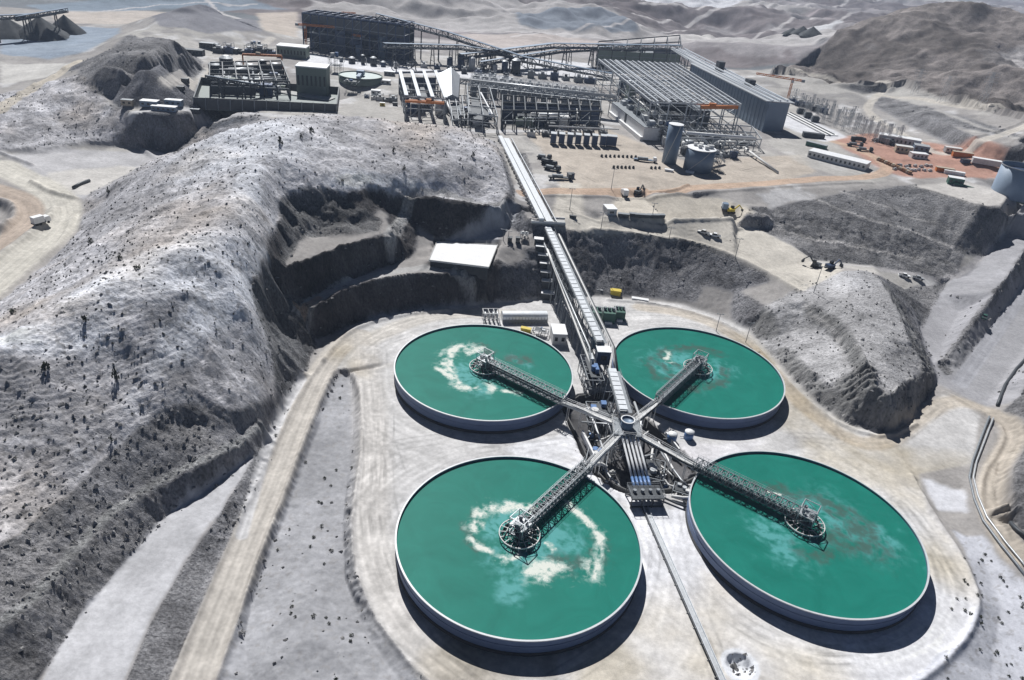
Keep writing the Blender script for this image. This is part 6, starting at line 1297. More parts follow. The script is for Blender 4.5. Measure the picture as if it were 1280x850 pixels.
# laydown dots
m0 = None; k_ = 0
for row in ([(752 + i * 5.3, 196 + i * .15) for i in range(9)], [(767 + i * 4.9, 210 + i * .1) for i in range(6)], [(814 + i * 5, 211) for i in range(3)]):
    for (a, b) in row:
        p = on(a, b); o = MB().box(p + Vector((0, 0, .5)), (1.3, 1.0, 1.0)).box(p + Vector((0, 0, 1.2)), (.8, .6, .5)).build('valve_crate', 'dark'); tag(o, 'small dark crate in a dotted line on the tan yard', 'crate', 'dark crates laid out in dotted lines'); k_ += 1
# small shed and things on the yards
c = on(762, 268); house('site_shed', (c.x, c.y + 2), (4.6, 6.5, 3), .25, 'offwhite', 'white', 'small white roofed shed at the left end of the lower yard', 'shed', c.z - .2)
for k, (a, b) in enumerate([(779, 271), (791, 270.5), (800, 271.5), (808, 272), (816, 272), (826, 272)]):
    c = on(a, b); house('skip_bin', (c.x, c.y), (3.2 if k % 2 else 5, 1.8, 1.4), .05 * k, 'dark', 'steel', ['leftmost', 'second', 'third', 'fourth', 'fifth', 'rightmost'][k] + ' dark skip along the front bank of the lower yard, counted from the small shed', 'container', c.z, group='dark skips along the lower yard')
c = on(780, 245); lorry(c, math.radians(100), 'white box truck on the tan road above the small shed', 'white', 'white', 'box', 6, 'cargo_truck')
for (a, b, rz, kd, L_, lb) in [(806, 202, .0, 'flatbed', 13, 'long flatbed truck standing left of the tall silo'), (680, 199, -.3, 'flatbed', 8, 'dark truck highest on the left edge of the tan yard'), (686, 207, -.5, 'tank', 9, 'dark tanker second down on the left edge of the tan yard'), (690, 213, -.4, 'flatbed', 9, 'dark truck third down on the left edge of the tan yard'), (700, 224, .1, 'flatbed', 12, 'long dark flatbed at the lower left corner of the tan yard')]:
    lorry(on(a, b), rz, lb, 'dark' if a < 750 else 'white', 'dark' if a < 710 else 'bluegrey', kd, L_, 'flatbed_truck' if kd != 'tank' else 'tank_truck')
c = on(713, 222); house('generator', (c.x, c.y), (3.5, 2, 2.2), .3, 'navy', 'dark', 'navy generator box right of the long dark flatbed', 'machine', c.z)
c = on(716, 272); house('pallet_stack', (c.x, c.y), (3, 1.0, .8), -.2, 'dark', 'dark', 'dark timber stack lying on the junction beside the launder', 'stack', c.z)
# excavators
def excavator(loc, rz, label, colr='dark'):
    T = thing('excavator', loc, label, 'excavator', None, rz)
    for sg in (-1, 1): part(T, 'track', prism([(-2.1, .2), (-1.8, .95), (1.8, .95), (2.1, .2), (1.7, 0), (-1.7, 0)], .6), 'rubber').location = (0, sg * 1.1, 0)
    part(T, 'body', MB().box((-.3, 0, 1.6), (3.6, 2.5, 1.2)), colr); part(T, 'cab', MB().box((.8, .7, 2.6), (1.5, 1.0, 1.5)), 'glass')
    b = part(T, 'boom', MB().beam((1.2, -.3, 1.8), (3.6, -.3, 4.2), .5).beam((3.6, -.3, 4.2), (5.6, -.3, 2.2), .4), colr); part(T, 'bucket', prism([(5.2, .9), (5.3, 2.2), (6.0, 2.2), (6.5, 1.1), (5.9, .5)], 1.2), 'dark').location = (0, -.3, 0)
excavator(on(1019, 334), 2.6, 'dark excavator parked above the white crest of the rock nose, left of the pair'); excavator(on(1037, 336), .4, 'dark excavator parked above the white crest of the rock nose, right of the pair', 'navy')
excavator(on(913, 266), .2, 'yellow excavator at the right end of the lower yard', 'yellow'); c = on(905, 262); lorry(c, 1.5, 'raised white tipper at the right end of the lower yard', 'white', 'bluegrey', 'box', 6, 'tipper_truck')
excavator(on(797, 243), 1.0, 'dark excavator on the bank of the tan road right of the white box truck')
c = on(1130, 346); pickup(c, -.2, 'white pickup on the narrow track right of the white crest'); pickup(on(1147, 349), -.2, 'grey pickup on the narrow track, right of the white one', 'galv'); pickup(on(1230, 398), 1, 'green pickup low in the grey valley', 'green')
# left plant: bunded pond and mill
cs = [on(262, 103), on(368, 112), on(423, 138), on(243, 131)]
T = thing('lined_pond', (cs[3].x, cs[3].y, 29), 'rectangular pond with dark high walls and a pale green grey floor at the back left', 'pond')
q_ = [at(252, 104, 31), at(424, 116, 31), at(421, 138, 31), at(243, 130, 31)]
MB().poly([(p.x, p.y) for p in q_], 28, 30.4).build('pond_floor', mat('pond_lining', (.23, .26, .25), .7), T)
for i in range(4): a, b = q_[i], q_[(i + 1) % 4]; MB().beam((a.x, a.y, 31.5), (b.x, b.y, 31.5), .6, 6.5).build('pond_wall', 'dark', T)
m = MB()
for k in range(13): a = q_[3].lerp(q_[2], k / 12); m.beam((a.x, a.y - .4, 35), (a.x, a.y - 1.5, 28.5), .4)
m.build('buttress', 'steel', T)
a, b = at(300, 106, 30.9), at(415, 124, 30.9); MB().beam((a.x, a.y, 30.8), (b.x, b.y, 30.8), 9, .5).build('pond_beach', 'conc', T)
gallery([at(258, 98, 44), at(345, 113, 33)], 'conveyor_gallery', 'thin inclined conveyor crossing above the walled pond', 2, 1.6, 3, n=10)
c = at(388, 120, 30); zt_ = topz(0, 84, Vector((c.x, c.y, 30)))
house('mill_building', (c.x, c.y + 8), (19, 14, (zt_ - 30)), .12, 'greenshed', 'white', 'tall dark green mill building with white roof at the right end of the walled pond', 'building', 29.5, over=.3, roofh=.7)
c = at(364, 72, 30); zt_ = topz(0, 58, Vector((c.x, c.y, 30))); house('warehouse', (c.x, c.y + 6), (23, 14, zt_ - 30), .1, 'greenshed', 'white', 'pale green warehouse with white roof below the dark ore building', 'building', 29.5, over=.3, roofh=.7)
cs = [at(262, 78, 42), at(352, 76, 42), at(362, 102, 40), at(262, 98, 40)]
frame_hall('milling_frame', cs, 29.5, 'dense open milling frame full of dark machines behind the walled pond', 'building', 6, 4, 2, colr='dark', seed=22, vessels=34, t=.6, clad=[((0, 0), (.55, 0), 30.6, 36, 'dark'), ((0, 1), (1, 1), 30, 40, 'dark'), ((0, 0), (0, 1), 30, 38, 'dark'), ((1, 0), (1, 1), 30, 37, 'dark')])
a, b = at(303, 68, 42), at(352, 70, 42); T = thing('gantry_crane', (a.x, a.y, 29.5), 'orange gantry beam above the dense open milling frame', 'crane'); MB().beam(a, b, 1.2, 1.4).build('crane_girder', 'orange', T); MB().beam(a, (a.x, a.y, 29), .8).beam(b, (b.x, b.y, 29), .8).build('crane_leg', 'orange', T); MB().box(a.lerp(b, .4) + Vector((0, 0, 1.2)), (3, 2, 1.4)).build('crane_trolley', 'tan', T)
eqframe((at(322, 66, 30).x, at(322, 66, 30).y, 29.5), 14, 8, 7, 2, 'filter_station', 'small blue white frame left of the pale green warehouse', seed=45)
eqframe((at(420, 90, 30).x, at(420, 90, 30).y, 29.5), 9, 8, 11, 2, 'filter_tower', 'dark filter tower between the mill building and the white clarifier', seed=46)
eqframe((at(440, 108, 30).x, at(440, 108, 30).y, 29.5), 10, 5, 4, 1, 'pump_skid', 'low pump skid just in front of the white clarifier', seed=47)
c = at(445, 106, 30) + Vector((0, 14, 0)); T = thing('clarifier_tank', (c.x, c.y, 29.5), 'pale white clarifier tank with a short dark bridge at the back left of the plant', 'tank')
MB().lathe((c.x, c.y, 29.5), [(15.5, 0), (15.5, 5), (15, 5), (15, 3)], 64).build('tank_wall', 'greenshed', T, True); MB().lathe((c.x, c.y, 33.8), [(.01, 0), (15.1, 0)], 64).build('water_surface', mat('pale_clarifier_water', (.50, .58, .56), .4), T); MB().beam((c.x, c.y, 35.5), (c.x + 2, c.y - 16, 35.5), 2.4, 1.5).build('bridge', 'bluegrey', T); MB().box((c.x, c.y, 36), (5, 5, 3)).build('drive_house', 'bluegrey', T)
for k, (a, b, w1, d1, h1, m1, m2, lb) in enumerate([(482, 105, 7, 5, 3, 'offwhite', 'white', 'small white office box right of the clarifier'), (470, 118, 6, 4, 3, 'galv', 'white', 'small white hut on the paved yard below the clarifier'), (487, 94, 8, 4, 3, 'steel', 'galv', 'grey hut behind the small white office box'), (478, 132, 3, 2, 2, 'yellow', 'white', 'small yellow sided box on the paved yard'), (494, 132, 3, 2, 2, 'dark', 'dark', 'small dark box on the paved yard by the steel bay'), (188, 132, 9, 5, 3, 'bluegrey', 'white', 'left hut of the pale pair at the edge of the left yard'), (206, 138, 13, 4, 2.6, 'bluegrey', 'white', 'long low white roofed hut at the edge of the left yard'), (218, 131, 9, 4, 3, 'bluegrey', 'galv', 'right hut with grey blue roof at the edge of the left yard'), (242, 141, 7, 3, 2.5, 'dark', 'steel', 'dark hut right of the pale huts on the left yard edge'),
        (160, 131, 6, 3, 3, 'tan', 'steel', 'tan hut at the left end of the left yard'), (232, 104, 4, 3, 3, 'dark', 'dark', 'dark container beside the track left of the milling frame'), (226, 112, 4, 3, 2, 'dark', 'dark', 'dark bin beside the track left of the walled pond'), (238, 68, 20, 7, 4, 'dark', 'dark', 'long dark stack of pipes behind the stepped mound'), (262, 60, 14, 6, 4, 'dark', 'steel', 'dark stack right of the long pipe stack behind the stepped mound'), (285, 66, 16, 5, 4, 'dark', 'white', 'dark building with white roof left of the small filter frame')]):
    c = on(a, b); house('site_hut', (c.x, c.y), (w1, d1, h1), .1, m1, m2, lb, 'hut', c.z - .3)
ORD = ['first', 'second', 'third', 'fourth', 'fifth', 'sixth', 'seventh', 'eighth']
def row_of(n, a, b, kind, text, cat, seed, w1=5, d1=4, h1=4, mats=('dark', 'offwhite', 'steel', 'navy')):
    R_ = random.Random(seed)
    for k in range(n):
        f = (k + .5) / n; c = on(a[0] + (b[0] - a[0]) * f + R_.uniform(-1, 1), a[1] + (b[1] - a[1]) * f + R_.uniform(-.6, .6)); lb = ORD[k] + ' from the left of the ' + text; gp_ = 'row of ' + text; q = R_.random(); ww, hh = w1 * R_.uniform(.6, 1.3), h1 * R_.uniform(.6, 1.4); mt_ = R_.choice(mats)
        if kind == 'vessel':
            T = thing('process_vessel', c, lb, cat, gp_); MB().cyl(c - Vector((0, 0, .4)), ww * .45, hh + .4, 16).build('shell', mt_, T, True); MB().lathe(c + Vector((0, 0, hh)), [(ww * .46, 0), (ww * .2, ww * .16), (.01, ww * .18)], 16).build('vessel_top', 'galv', T); MB().tube([c + Vector((ww * .45, 0, hh * .7)), c + Vector((ww * .8, 0, hh * .7)), c + Vector((ww * .8, 0, 0))], .25, 8).build('outlet_pipe', 'offwhite', T, True)
        else:
            T = thing('process_skid', c, lb, cat, gp_); m = MB().box(c + Vector((0, 0, hh * .35)), (ww, d1, hh * .7), R_.uniform(-.2, .3)); m.build('skid_body', mt_, T); m = MB()
            for s1 in (-.45, .45):
                for s2 in (-.5, .5): m.beam(c + Vector((ww * s1, d1 * s2, 0)), c + Vector((ww * s1, d1 * s2, hh * 1.2)), .25)
                m.beam(c + Vector((ww * s1, -d1 * .5, hh * 1.2)), c + Vector((ww * s1, d1 * .5, hh * 1.2)), .25)
            m.beam(c + Vector((-ww * .45, -d1 * .5, hh * 1.2)), c + Vector((ww * .45, -d1 * .5, hh * 1.2)), .25); m.build('skid_frame', 'steel', T); MB().box(c + Vector((0, 0, hh * .9)), (ww * .4, d1 * .5, hh * .3)).build('skid_unit', R_.choice(['offwhite', 'galv', 'dark']), T)
row_of(7, (556, 84), (650, 92), 'vessel', 'dark vessels under the conveyor galleries', 'vessel', 1, 7, 5, 8); row_of(6, (655, 96), (745, 104), 'skid', 'skids behind the flotation cells', 'machine', 2, 8, 5, 6)
row_of(6, (268, 66), (345, 68), 'skid', 'small skids behind the milling frame', 'machine', 3, 8, 5, 5); row_of(5, (455, 122), (496, 128), 'skid', 'small skids on the clarifier yard', 'machine', 4, 4, 3, 3)
row_of(7, (852, 192), (922, 197), 'skid', 'skids in front of the low pump bay', 'machine', 5, 5, 3.5, 4); row_of(5, (806, 150), (835, 184), 'skid', 'skids beside the white walled building', 'machine', 7, 8, 6, 10)
row_of(8, (505, 80), (640, 100), 'skid', 'skids along the white road', 'machine', 8, 6, 4, 4); row_of(6, (262, 90), (352, 97), 'vessel', 'dark vessels behind the pond', 'vessel', 9, 8, 6, 9, ('dark', 'steel', 'dark')); row_of(5, (985, 128), (1035, 142), 'skid', 'dark units along the white slab', 'machine', 10, 6, 4, 4, ('dark', 'navy', 'steel'))
row_of(6, (655, 170), (762, 168), 'skid', 'units behind the square bins', 'machine', 11, 5, 4, 4); row_of(6, (420, 76), (500, 86), 'vessel', 'vessels before the dark ore building', 'vessel', 12, 5, 4, 5)
# cranes
def tower_crane(px, py, h, L_, label, ang=0, colr='orange'):
    c = on(px, py); T = thing('mobile_crane', c, label, 'crane')
    MB().truss(c, c + Vector((.01, .3, h)), 1.6, 1.6, 12, .25, deck=False).build('mast', colr, T); d = Vector((math.cos(ang), math.sin(ang), .04))
    MB().truss(c + Vector((0, 0, h)) - d * L_ * .3, c + Vector((0, 0, h)) + d * L_, 1.2, 1.3, 14, .25, deck=False).build('jib', colr, T); MB().box(c + Vector((0, 0, h + .5)) - d * L_ * .28, (2.5, 2, 2)).build('counterweight', 'steel', T); MB().box(c + Vector((0, -1, h - 1)), (1.6, 1.6, 2)).build('crane_cab', 'offwhite', T)
tower_crane(383, 62, 19, 26, 'orange crane in front of the left end of the dark ore building', -.1)
tower_crane(452, 70, 15, 8, 'short orange tower crane in front of the middle of the dark ore building', 3.0)
tower_crane(430, 38, 16, 12, 'orange crane rising above the roof of the dark ore building', .3)
tower_crane(985, 122, 14, 30, 'orange crane right of the long concrete building', math.pi - .1)
a, b = at(876, 134, 50), at(922, 134, 50); T = thing('overhead_crane', (a.x, a.y, 29), 'bright orange crane girder under the front eave of the open roofed hall', 'crane'); MB().beam(a, b, 1.4, 2.0).build('crane_girder', 'orange', T); MB().box(a.lerp(b, .3) + Vector((0, 0, 1.6)), (4, 2.4, 1.6)).build('crane_trolley', 'orange', T); MB().beam(a, (a.x, a.y, 29), .6).beam(b, (b.x, b.y, 29), .6).build('crane_leg', 'steel', T)
# electrical yard
R_ = random.Random(11); proto = None
def lattice(h, w, name, loc, label, group, arms=2):
    T = thing(name, loc, label, 'pylon' if arms > 2 else 'gantry', group); m = MB()
    for a in (-1, 1):
        for b in (-1, 1): m.beam((a * w, b * w, -.5), (a * w * .25, b * w * .25, h), .12)
    for k in range(5):
        f1, f2 = 1 - .75 * k / 5, 1 - .75 * (k + 1) / 5; z1, z2 = h * k / 5, h * (k + 1) / 5
        for (a, b, c, d) in ((-1, -1, 1, -1), (1, -1, 1, 1), (1, 1, -1, 1), (-1, 1, -1, -1)): m.beam((a * w * f1, b * w * f1, z1), (c * w * f2, d * w * f2, z2), .07)
    o = MB(); me = bpy.data.meshes.new('lattice_mast'); me.from_pydata(m.v, [], m.f); me.materials.append(MT['galv']); ob = bpy.data.objects.new('lattice_mast', me); COL.objects.link(ob); ob.parent = T
    m = MB()
    for k in range(arms): z = h * (.98 - .13 * k); m.beam((-w * 2.2, 0, z), (w * 2.2, 0, z), .14); m.tube([(-w * 2, 0, z), (-w * 2, 0, z - 1.2)], .15, 6).tube([(w * 2, 0, z), (w * 2, 0, z - 1.2)], .15, 6)
    part(T, 'cross_arm', m, 'galv'); return T
gl = 'thin lattice gantry of the electrical yard right of the long concrete building'; n_ = 0
for i in range(12):
    for j in range(5):
        px = 992 + i * 12 + j * 5 + R_.uniform(-3, 3); py = 128 + i * 4.6 + j * 6 - 12 * (j > 3) + R_.uniform(-2, 2)
        if py > 176 + (px - 1040) * .1: continue
        c = on(px, py)
        if proto is None: proto = lattice(11, 1.0, 'substation_gantry', c, gl, 'lattice gantries of the electrical yard'); kids(proto)
        else: dup(proto, c, R_.uniform(-.1, .4) + .3, s=(1, 1, R_.uniform(.8, 1.15)))
for k, (a, b) in enumerate([(1000, 142), (1009, 147), (1018, 152)]):
    c = on(a, b); T = thing('transformer', c, ['left', 'middle', 'right'][k] + ' dark transformer of the three at the near edge of the electrical yard', 'transformer', 'three dark transformers'); MB().box(c + Vector((0, 0, 2)), (4, 3, 4)).build('transformer_tank', 'dark', T)
    for s1 in (-2.5, 2.5): MB().box(c + Vector((s1, 0, 2)), (.8, 2.6, 3)).build('radiator', 'steel', T)
for (a, b, h, lb) in [(1226, 133, 24, 'steel pylon on the rocky knoll at the right edge'), (1176, 128, 20, 'steel pylon on the road bank left of the rocky knoll'), (1142, 118, 20, 'steel pylon at the foot of the big brown hill')]: lattice(h, 2.2, 'power_pylon', on(a, b), lb, 'steel pylons below the big hill', 3)
T = thing('access_slab', on(1012, 160), 'long white concrete slab with dark rails right of the concrete building', 'slab'); a, b = on(985, 142), on(1040, 170); MB().beam(a + Vector((0, 0, .3)), b + Vector((0, 0, .3)), 9, .6).build('slab', 'slab', T); MB().beam(a + Vector((2, 2, .9)), b + Vector((2, 2, .9)), .6, .5).beam(a + Vector((-2, -2, .9)), b + Vector((-2, -2, .9)), .6, .5).build('rail', 'dark', T)
# red yard
def ybox(a, b, w1, d1, h1, rz, m1, m2, lb, cat='container', name='shipping_container'): c = on(a, b); return house(name, (c.x, c.y), (w1, d1, h1), rz, m1, m2, lb, cat, c.z - .2)
ybox(1047, 203, 34, 10, 4, -.62, 'offwhite', 'white', 'long white roofed workshop at the left of the red yard', 'building', 'workshop')
ybox(1020, 184, 13, 3, 2.6, -.7, 'green', 'galv', 'long green container behind the white workshop'); ybox(1016, 172, 14, 4, 3, -.1, 'dark', 'dark', 'dark flat trailer at the end of the white slab')
ybox(1122, 180, 26, 8, 5, -.35, 'offwhite', 'white', 'widest white roofed tent on the red yard', 'tent', 'canvas_tent'); ybox(1128, 190, 10, 5, 4, -.2, 'tan', 'offwhite', 'tan canvas tent in front of the widest white tent', 'tent', 'canvas_tent'); ybox(1150, 189, 9, 7, 4, -.3, 'bluegrey', 'galv', 'grey blue dome shed right of the widest white tent', 'shed', 'dome_shed')
ybox(1147, 197, 10, 5, 3, 0, 'offwhite', 'white', 'white cabin below the grey blue dome shed', 'cabin', 'site_cabin'); ybox(1190, 190, 10, 4, 3, -.1, 'galv', 'offwhite', 'grey cabin at the back right of the red yard', 'cabin', 'site_cabin'); ybox(1202, 196, 12, 3, 3, -.15, 'orange', 'tan', 'orange container at the back right of the red yard')
ybox(1232, 205, 16, 4, 3, -.3, 'offwhite', 'white', 'white container next to the big blue tank'); ybox(1180, 215, 10, 3, 2.6, -.2, 'orange', 'tan', 'orange container at the near edge of the red yard'); ybox(1192, 218, 11, 3, 2, -.3, 'white', 'white', 'white container right of the near orange one'); ybox(1206, 203, 5, 3, 2, 0, 'navy', 'dark', 'dark blue bin in front of the grey cabin')
for (a, b, rz, kd, cc, lb) in [(1072, 177, .0, 'tank', 'dark', 'dark tanker truck at the back left of the red yard'), (1068, 183, -.2, 'flatbed', 'dark', 'dark flatbed behind the tan one on the red yard'), (1080, 189, -.2, 'flatbed', 'tan', 'tan flatbed truck on the left of the red yard'), (1098, 177, .3, 'flatbed', 'dark', 'dark truck at the back middle of the red yard'), (1107, 180, -.8, 'box', 'steel', 'grey box truck beside the dark truck at the back of the red yard')]: lorry(on(a, b), rz, lb, 'dark', cc, kd, 10, 'yard_truck')
for k in range(14):
    p = on(1098 + k * 3, 200 + k * 1.35); o = MB().box(p + Vector((0, 0, .6)), (2.2, 3.2, 1.2), -.5).box(p + Vector((0, 0, 1.4)), (1.4, 2.4, .5), -.5).build('material_pallet', 'wood' if k % 3 else 'tan'); tag(o, 'pallet of materials in the line along the near edge of the red yard', 'pallet', 'pallets lined up on the red yard')
for k in range(16):
    p = on(1120 + (k % 8) * 6 + R_.uniform(-2, 2), 208 + (k // 8) * 5 + R_.uniform(-1, 1)); o = MB().box(p + Vector((0, 0, .5)), (2.6, 1.4, 1.0), R_.uniform(0, 1)).box(p + Vector((0, 0, 1.2)), (1.4, 1, .4), .3).build('material_crate', R_.choice(['galv', 'dark', 'offwhite'])); tag(o, 'small crate among the scattered crates in the near corner of the red yard', 'crate', 'crates scattered on the red yard')
# big blue tank and green pipe
c = at(1277, 250, 30) + Vector((1, 10, 0)); T = thing('big_water_tank', (c.x, c.y, 29.5), 'big open topped grey blue water tank at the right edge', 'tank'); MB().lathe((c.x, c.y, 29), [(11.5, 0), (11.5, 16.5), (11.1, 16.5), (11.1, 14)], 72).build('shell', mat('pale_blue_tank_paint', (.26, .33, .42), .5, 0, .12, .2), T, True); MB().lathe((c.x, c.y, 43.2), [(.01, 0), (11.2, 0)], 48).build('tank_floor', 'navy', T); MB().lathe((c.x, c.y, 45.5), [(11.5, 0), (11.75, 0), (11.75, .4), (11.5, .4)], 72, close=True).build('tank_rim', 'galv', T)
p0, p1 = on(1192, 232), on(1300, 263); T = thing('green_pipeline', p0, 'long green pipeline passing in front of the big blue tank', 'pipe'); MB().tube([p0 + Vector((0, 0, 1.4)), p1 + Vector((0, 0, 1.4))], .8, 10).build('pipe_run', 'green', T, True); m = MB()
for k in range(9): a = p0.lerp(p1, k / 8); m.beam(a + Vector((0, 0, .8)), a - Vector((0, 0, 1)), .6)
m.build('pipe_post', 'conc', T); c = on(1196, 232); house('pump_shed', (c.x, c.y + 3), (8, 5, 4), -.3, 'green', 'white', 'green pump shed with white roof at the left end of the green pipeline', 'shed', c.z - .3)
# pipelines at right
def pipeline(pts, r, name, label, colr, off=.4):
    P_ = [on(a, b) for a, b in pts]; out = []
    for a, b in zip(P_[:-1], P_[1:]):
        n = max(1, int((b - a).length / 6))
        for i in range(n): q = a.lerp(b, i / n); q.z = gz(q) + off; out.append(q)
    q = P_[-1].copy(); q.z += off; out.append(q); o = MB().tube(out, r, 8).build(name, colr, None, True); tag(o, label, 'pipe'); return o
pipeline([(1236, 522), (1226, 548), (1215, 578), (1211, 598), (1217, 625), (1228, 652), (1250, 682), (1290, 735)], .34, 'pipeline', 'left pipe of the twin pipelines along the tan road at the right edge', 'steel', .5); pipeline([(1241, 524), (1231, 550), (1220, 578), (1216, 598), (1222, 622), (1233, 648), (1256, 679), (1296, 730)], .28, 'pipeline', 'right pipe of the twin pipelines along the tan road at the right edge', 'galv', .5)
pipeline([(1246, 508), (1256, 482), (1270, 462), (1292, 438)], .55, 'pipeline', 'dark pipeline climbing the bank above the tan road at the right edge', 'dark', .5); pipeline([(1262, 655), (1270, 664), (1290, 678)], .6, 'pipeline', 'short black pipe in the dark hollow at the right edge', 'dark', .6)
pipeline([(92, 236), (101, 231), (112, 227)], .8, 'pipe_stack', 'dark bar of stacked pipes on the pale pad at the left', 'dark', .6)
# bench safety berms (dumped along crests)
# stackers and stockpiles top left
def pile(px, py, r, h, label):
    c = on(px, py); n = 40; m = MB(); prof = [(r * f, h * (1 - f) ** 1.05) for f in (0.01, .15, .3, .5, .7, .85, 1.02)]; prof[-1] = (r * 1.02, -1.5)
    vs = []; fs = []
    for r_, z_ in prof:
        for k in range(n): t = k * 2 * math.pi / n; j = 1 + .09 * math.sin(3 * t + px) + .05 * math.sin(7 * t) + .03 * math.sin(17 * t); vs.append((c.x + r_ * j * math.cos(t), c.y + r_ * j * math.sin(t), c.z + z_))
    for i in range(len(prof) - 1):
        for k in range(n): fs.append((i * n + k, (i + 1) * n + k, (i + 1) * n + (k + 1) % n, i * n + (k + 1) % n))
    o = m.add(vs, fs).build('ore_stockpile', 'rock', None, True); tag(o, label, 'stockpile', 'cone stockpiles under the stacker')
pile(54, 46, 22, 16, 'dark cone stockpile under the middle of the stacker, largest'); pile(84, 40, 16, 14, 'smaller cone stockpile under the tip of the stacker'); pile(12, 44, 20, 14, 'cone stockpile at the left edge under the stacker')
gallery([at(-30, 26, 38), at(48, 22, 38)], 'stacker_conveyor', 'dark stacker conveyor at the top left corner', 3.5, 3, 2, n=8, z0=22); gallery([at(20, 26, 37), at(84, 15, 42)], 'stacker_conveyor', 'raised stacker boom ending above the smaller cone stockpile', 3, 3, 2, n=8, z0=22)
for k, (a, b, r, h) in enumerate([(990, 38, 12, 7), (1002, 38, 14, 9), (1014, 40, 16, 10)]): pile(a, b + 4, r, h, ['left', 'middle', 'right'][k] + ' small dark stockpile on the far plain left of the big brown hill')

# ================================================================ BUSHES
def bush_mesh(name, seed, leaves=46, r=.8):
    R_ = random.Random(seed); m = MB()
    for k in range(leaves):
        t = R_.uniform(0, 6.28); ph = R_.uniform(-.1, 1.4); q = R_.uniform(.35, 1) * r; c = Vector((q * math.cos(t) * math.cos(ph), q * math.sin(t) * math.cos(ph), .15 + q * math.sin(ph) * .95)); s_ = R_.uniform(.12, .26) * r
        a = Vector((R_.uniform(-1, 1), R_.uniform(-1, 1), R_.uniform(-1, 1))).normalized() * s_; b = a.cross(Vector((R_.uniform(-1, 1), R_.uniform(-1, 1), R_.uniform(-1, 1)))).normalized() * s_
        m.add([c - a, c + b, c + a, c - b], [(0, 1, 2, 3)])
    for k in range(5): t = k * 1.26; m.beam((0, 0, -.2), (.4 * r * math.cos(t), .4 * r * math.sin(t), .6 * r), .05)
    me = bpy.data.meshes.new(name); me.from_pydata(m.v, [], m.f); me.materials.append(MT['bush']); return me
BM = [bush_mesh('bush_foliage', s) for s in range(6)]
def bush(p, s, label, sz=None, group='desert bushes scattered over the slopes'):
    o = bpy.data.objects.new('desert_bush', BM[RNG.randrange(6)]); COL.objects.link(o); o.location = p; o.rotation_euler.z = RNG.uniform(0, 6.28); o.scale = (s, s, sz or s * RNG.uniform(.8, 1.15)); tag(o, label, 'bush', group)
big = [((58, 462), 1.9, 2.8, 'large round dark bush at the left, left of the tall narrow one on the hillside'), ((146, 475), 1.3, 4.2, 'tall narrow dark bush standing alone on the left hillside'), ((107, 402), 1.3, 2.2, 'dark bush on the pale hill band above the tall narrow bush'), ((15, 392), 1.8, 1.8, 'wide dark bush at the left edge of the hillside'), ((140, 552), .8, 2.4, 'thin upright bush on the hillside just above the dark cut'),
       ((350, 180), 1.6, 3.6, 'tall dark bush on the pale hilltop, left of the pair'), ((389, 166), 1.6, 3, 'dark bush on the pale hilltop below the lined pond'), ((376, 172), 1.0, 2.2, 'slim dark bush between the two on the pale hilltop'), ((492, 190), 1.2, 3, 'dark bush in the middle of the grey hilltop'), ((505, 213), 1.1, 2.6, 'dark bush right of the middle of the grey hilltop'), ((592, 196), 1.2, 3.4, 'tall dark bush near the right end of the hilltop'),
       ((135, 241), 1.2, 3, 'tall dark bush on the left flank of the hill, upper of two'), ((114, 304), 1.2, 2.4, 'dark bush low on the left flank of the hill'), ((150, 324), 1.4, 1.8, 'round dark bush on the hill above the pale band'), ((172, 336), 1.7, 1.2, 'flat wide bush on the hill above the pale band'), ((428, 227), 1.0, 1.4, 'dark bush at the top of the dark rocky knob')]
for p, s, sz, lb in big: bush(on(*p), s, lb, sz, 'prominent dark bushes on the hillsides')
isl = [(428, 483), (425, 498), (382, 578), (406, 598), (420, 588), (414, 607), (440, 585), (398, 628), (402, 629), (362, 662), (392, 672), (388, 683), (347, 688), (402, 658), (415, 689), (405, 705), (365, 758), (364, 767), (369, 772), (392, 771), (424, 773), (408, 772), (439, 795), (438, 802), (411, 780), (420, 850), (345, 545)]
n_b = 0
for p in isl: bush(on(*p), RNG.uniform(.55, .85), 'low dark bush on the grey triangular flat between the two roads', None, 'low bushes on the grey flat'); n_b += 1
for k in range(42):
    a = RNG.uniform(1165, 1285); b = RNG.uniform(690, 850)
    if a < 1165 + (850 - b) * .25: continue
    bush(on(a, b), RNG.uniform(.5, .8), 'low dark bush on the pale slope in the bottom right corner', None, 'low bushes in the bottom right corner'); n_b += 1
# the rest of the bushes, largest (nearest) first
cand = []
def scatter(P, n, dens=None):
    x0, x1 = P[:, 0].min(), P[:, 0].max(); y0, y1 = max(P[:, 1].min(), 60), P[:, 1].max(); A = NR.uniform(x0, x1, n); B = NR.uniform(y0, y1, n); k = inpoly(P, A, B) & (fbm(A, B, 25, 3, 88) + NR.uniform(-.3, .3, n) > 0) & (np.abs(A / B) < 1.25)
    for a, b in zip(A[k], B[k]): cand.append((a, b))
scatter(HILL, 15000); scatter(MOUND, 2500); scatter(NOSE, 1200)
cand.sort(key=lambda c: c[0] ** 2 + c[1] ** 2)
seen = 0; rest = []
for a, b in cand:
    z = ground_z(a, b)
    if seen < 190 and abs(a / b) < .92 and RNG.random() < .16: bush((a, b, z), RNG.uniform(.22, .5), 'one of the many small dark bushes dotting the natural hillside', None, 'small bushes dotting the hillside'); seen += 1
    else: rest.append((a, b, z))
vv = []; ff = []; base = np.array([(-.5, 0, 0), (0, -.5, 0), (.5, 0, 0), (0, .5, 0), (0, 0, .55), (.25, .2, .35)]); fb = [(0, 1, 4), (1, 2, 4), (2, 3, 4), (3, 0, 4), (1, 2, 5), (2, 3, 5)]
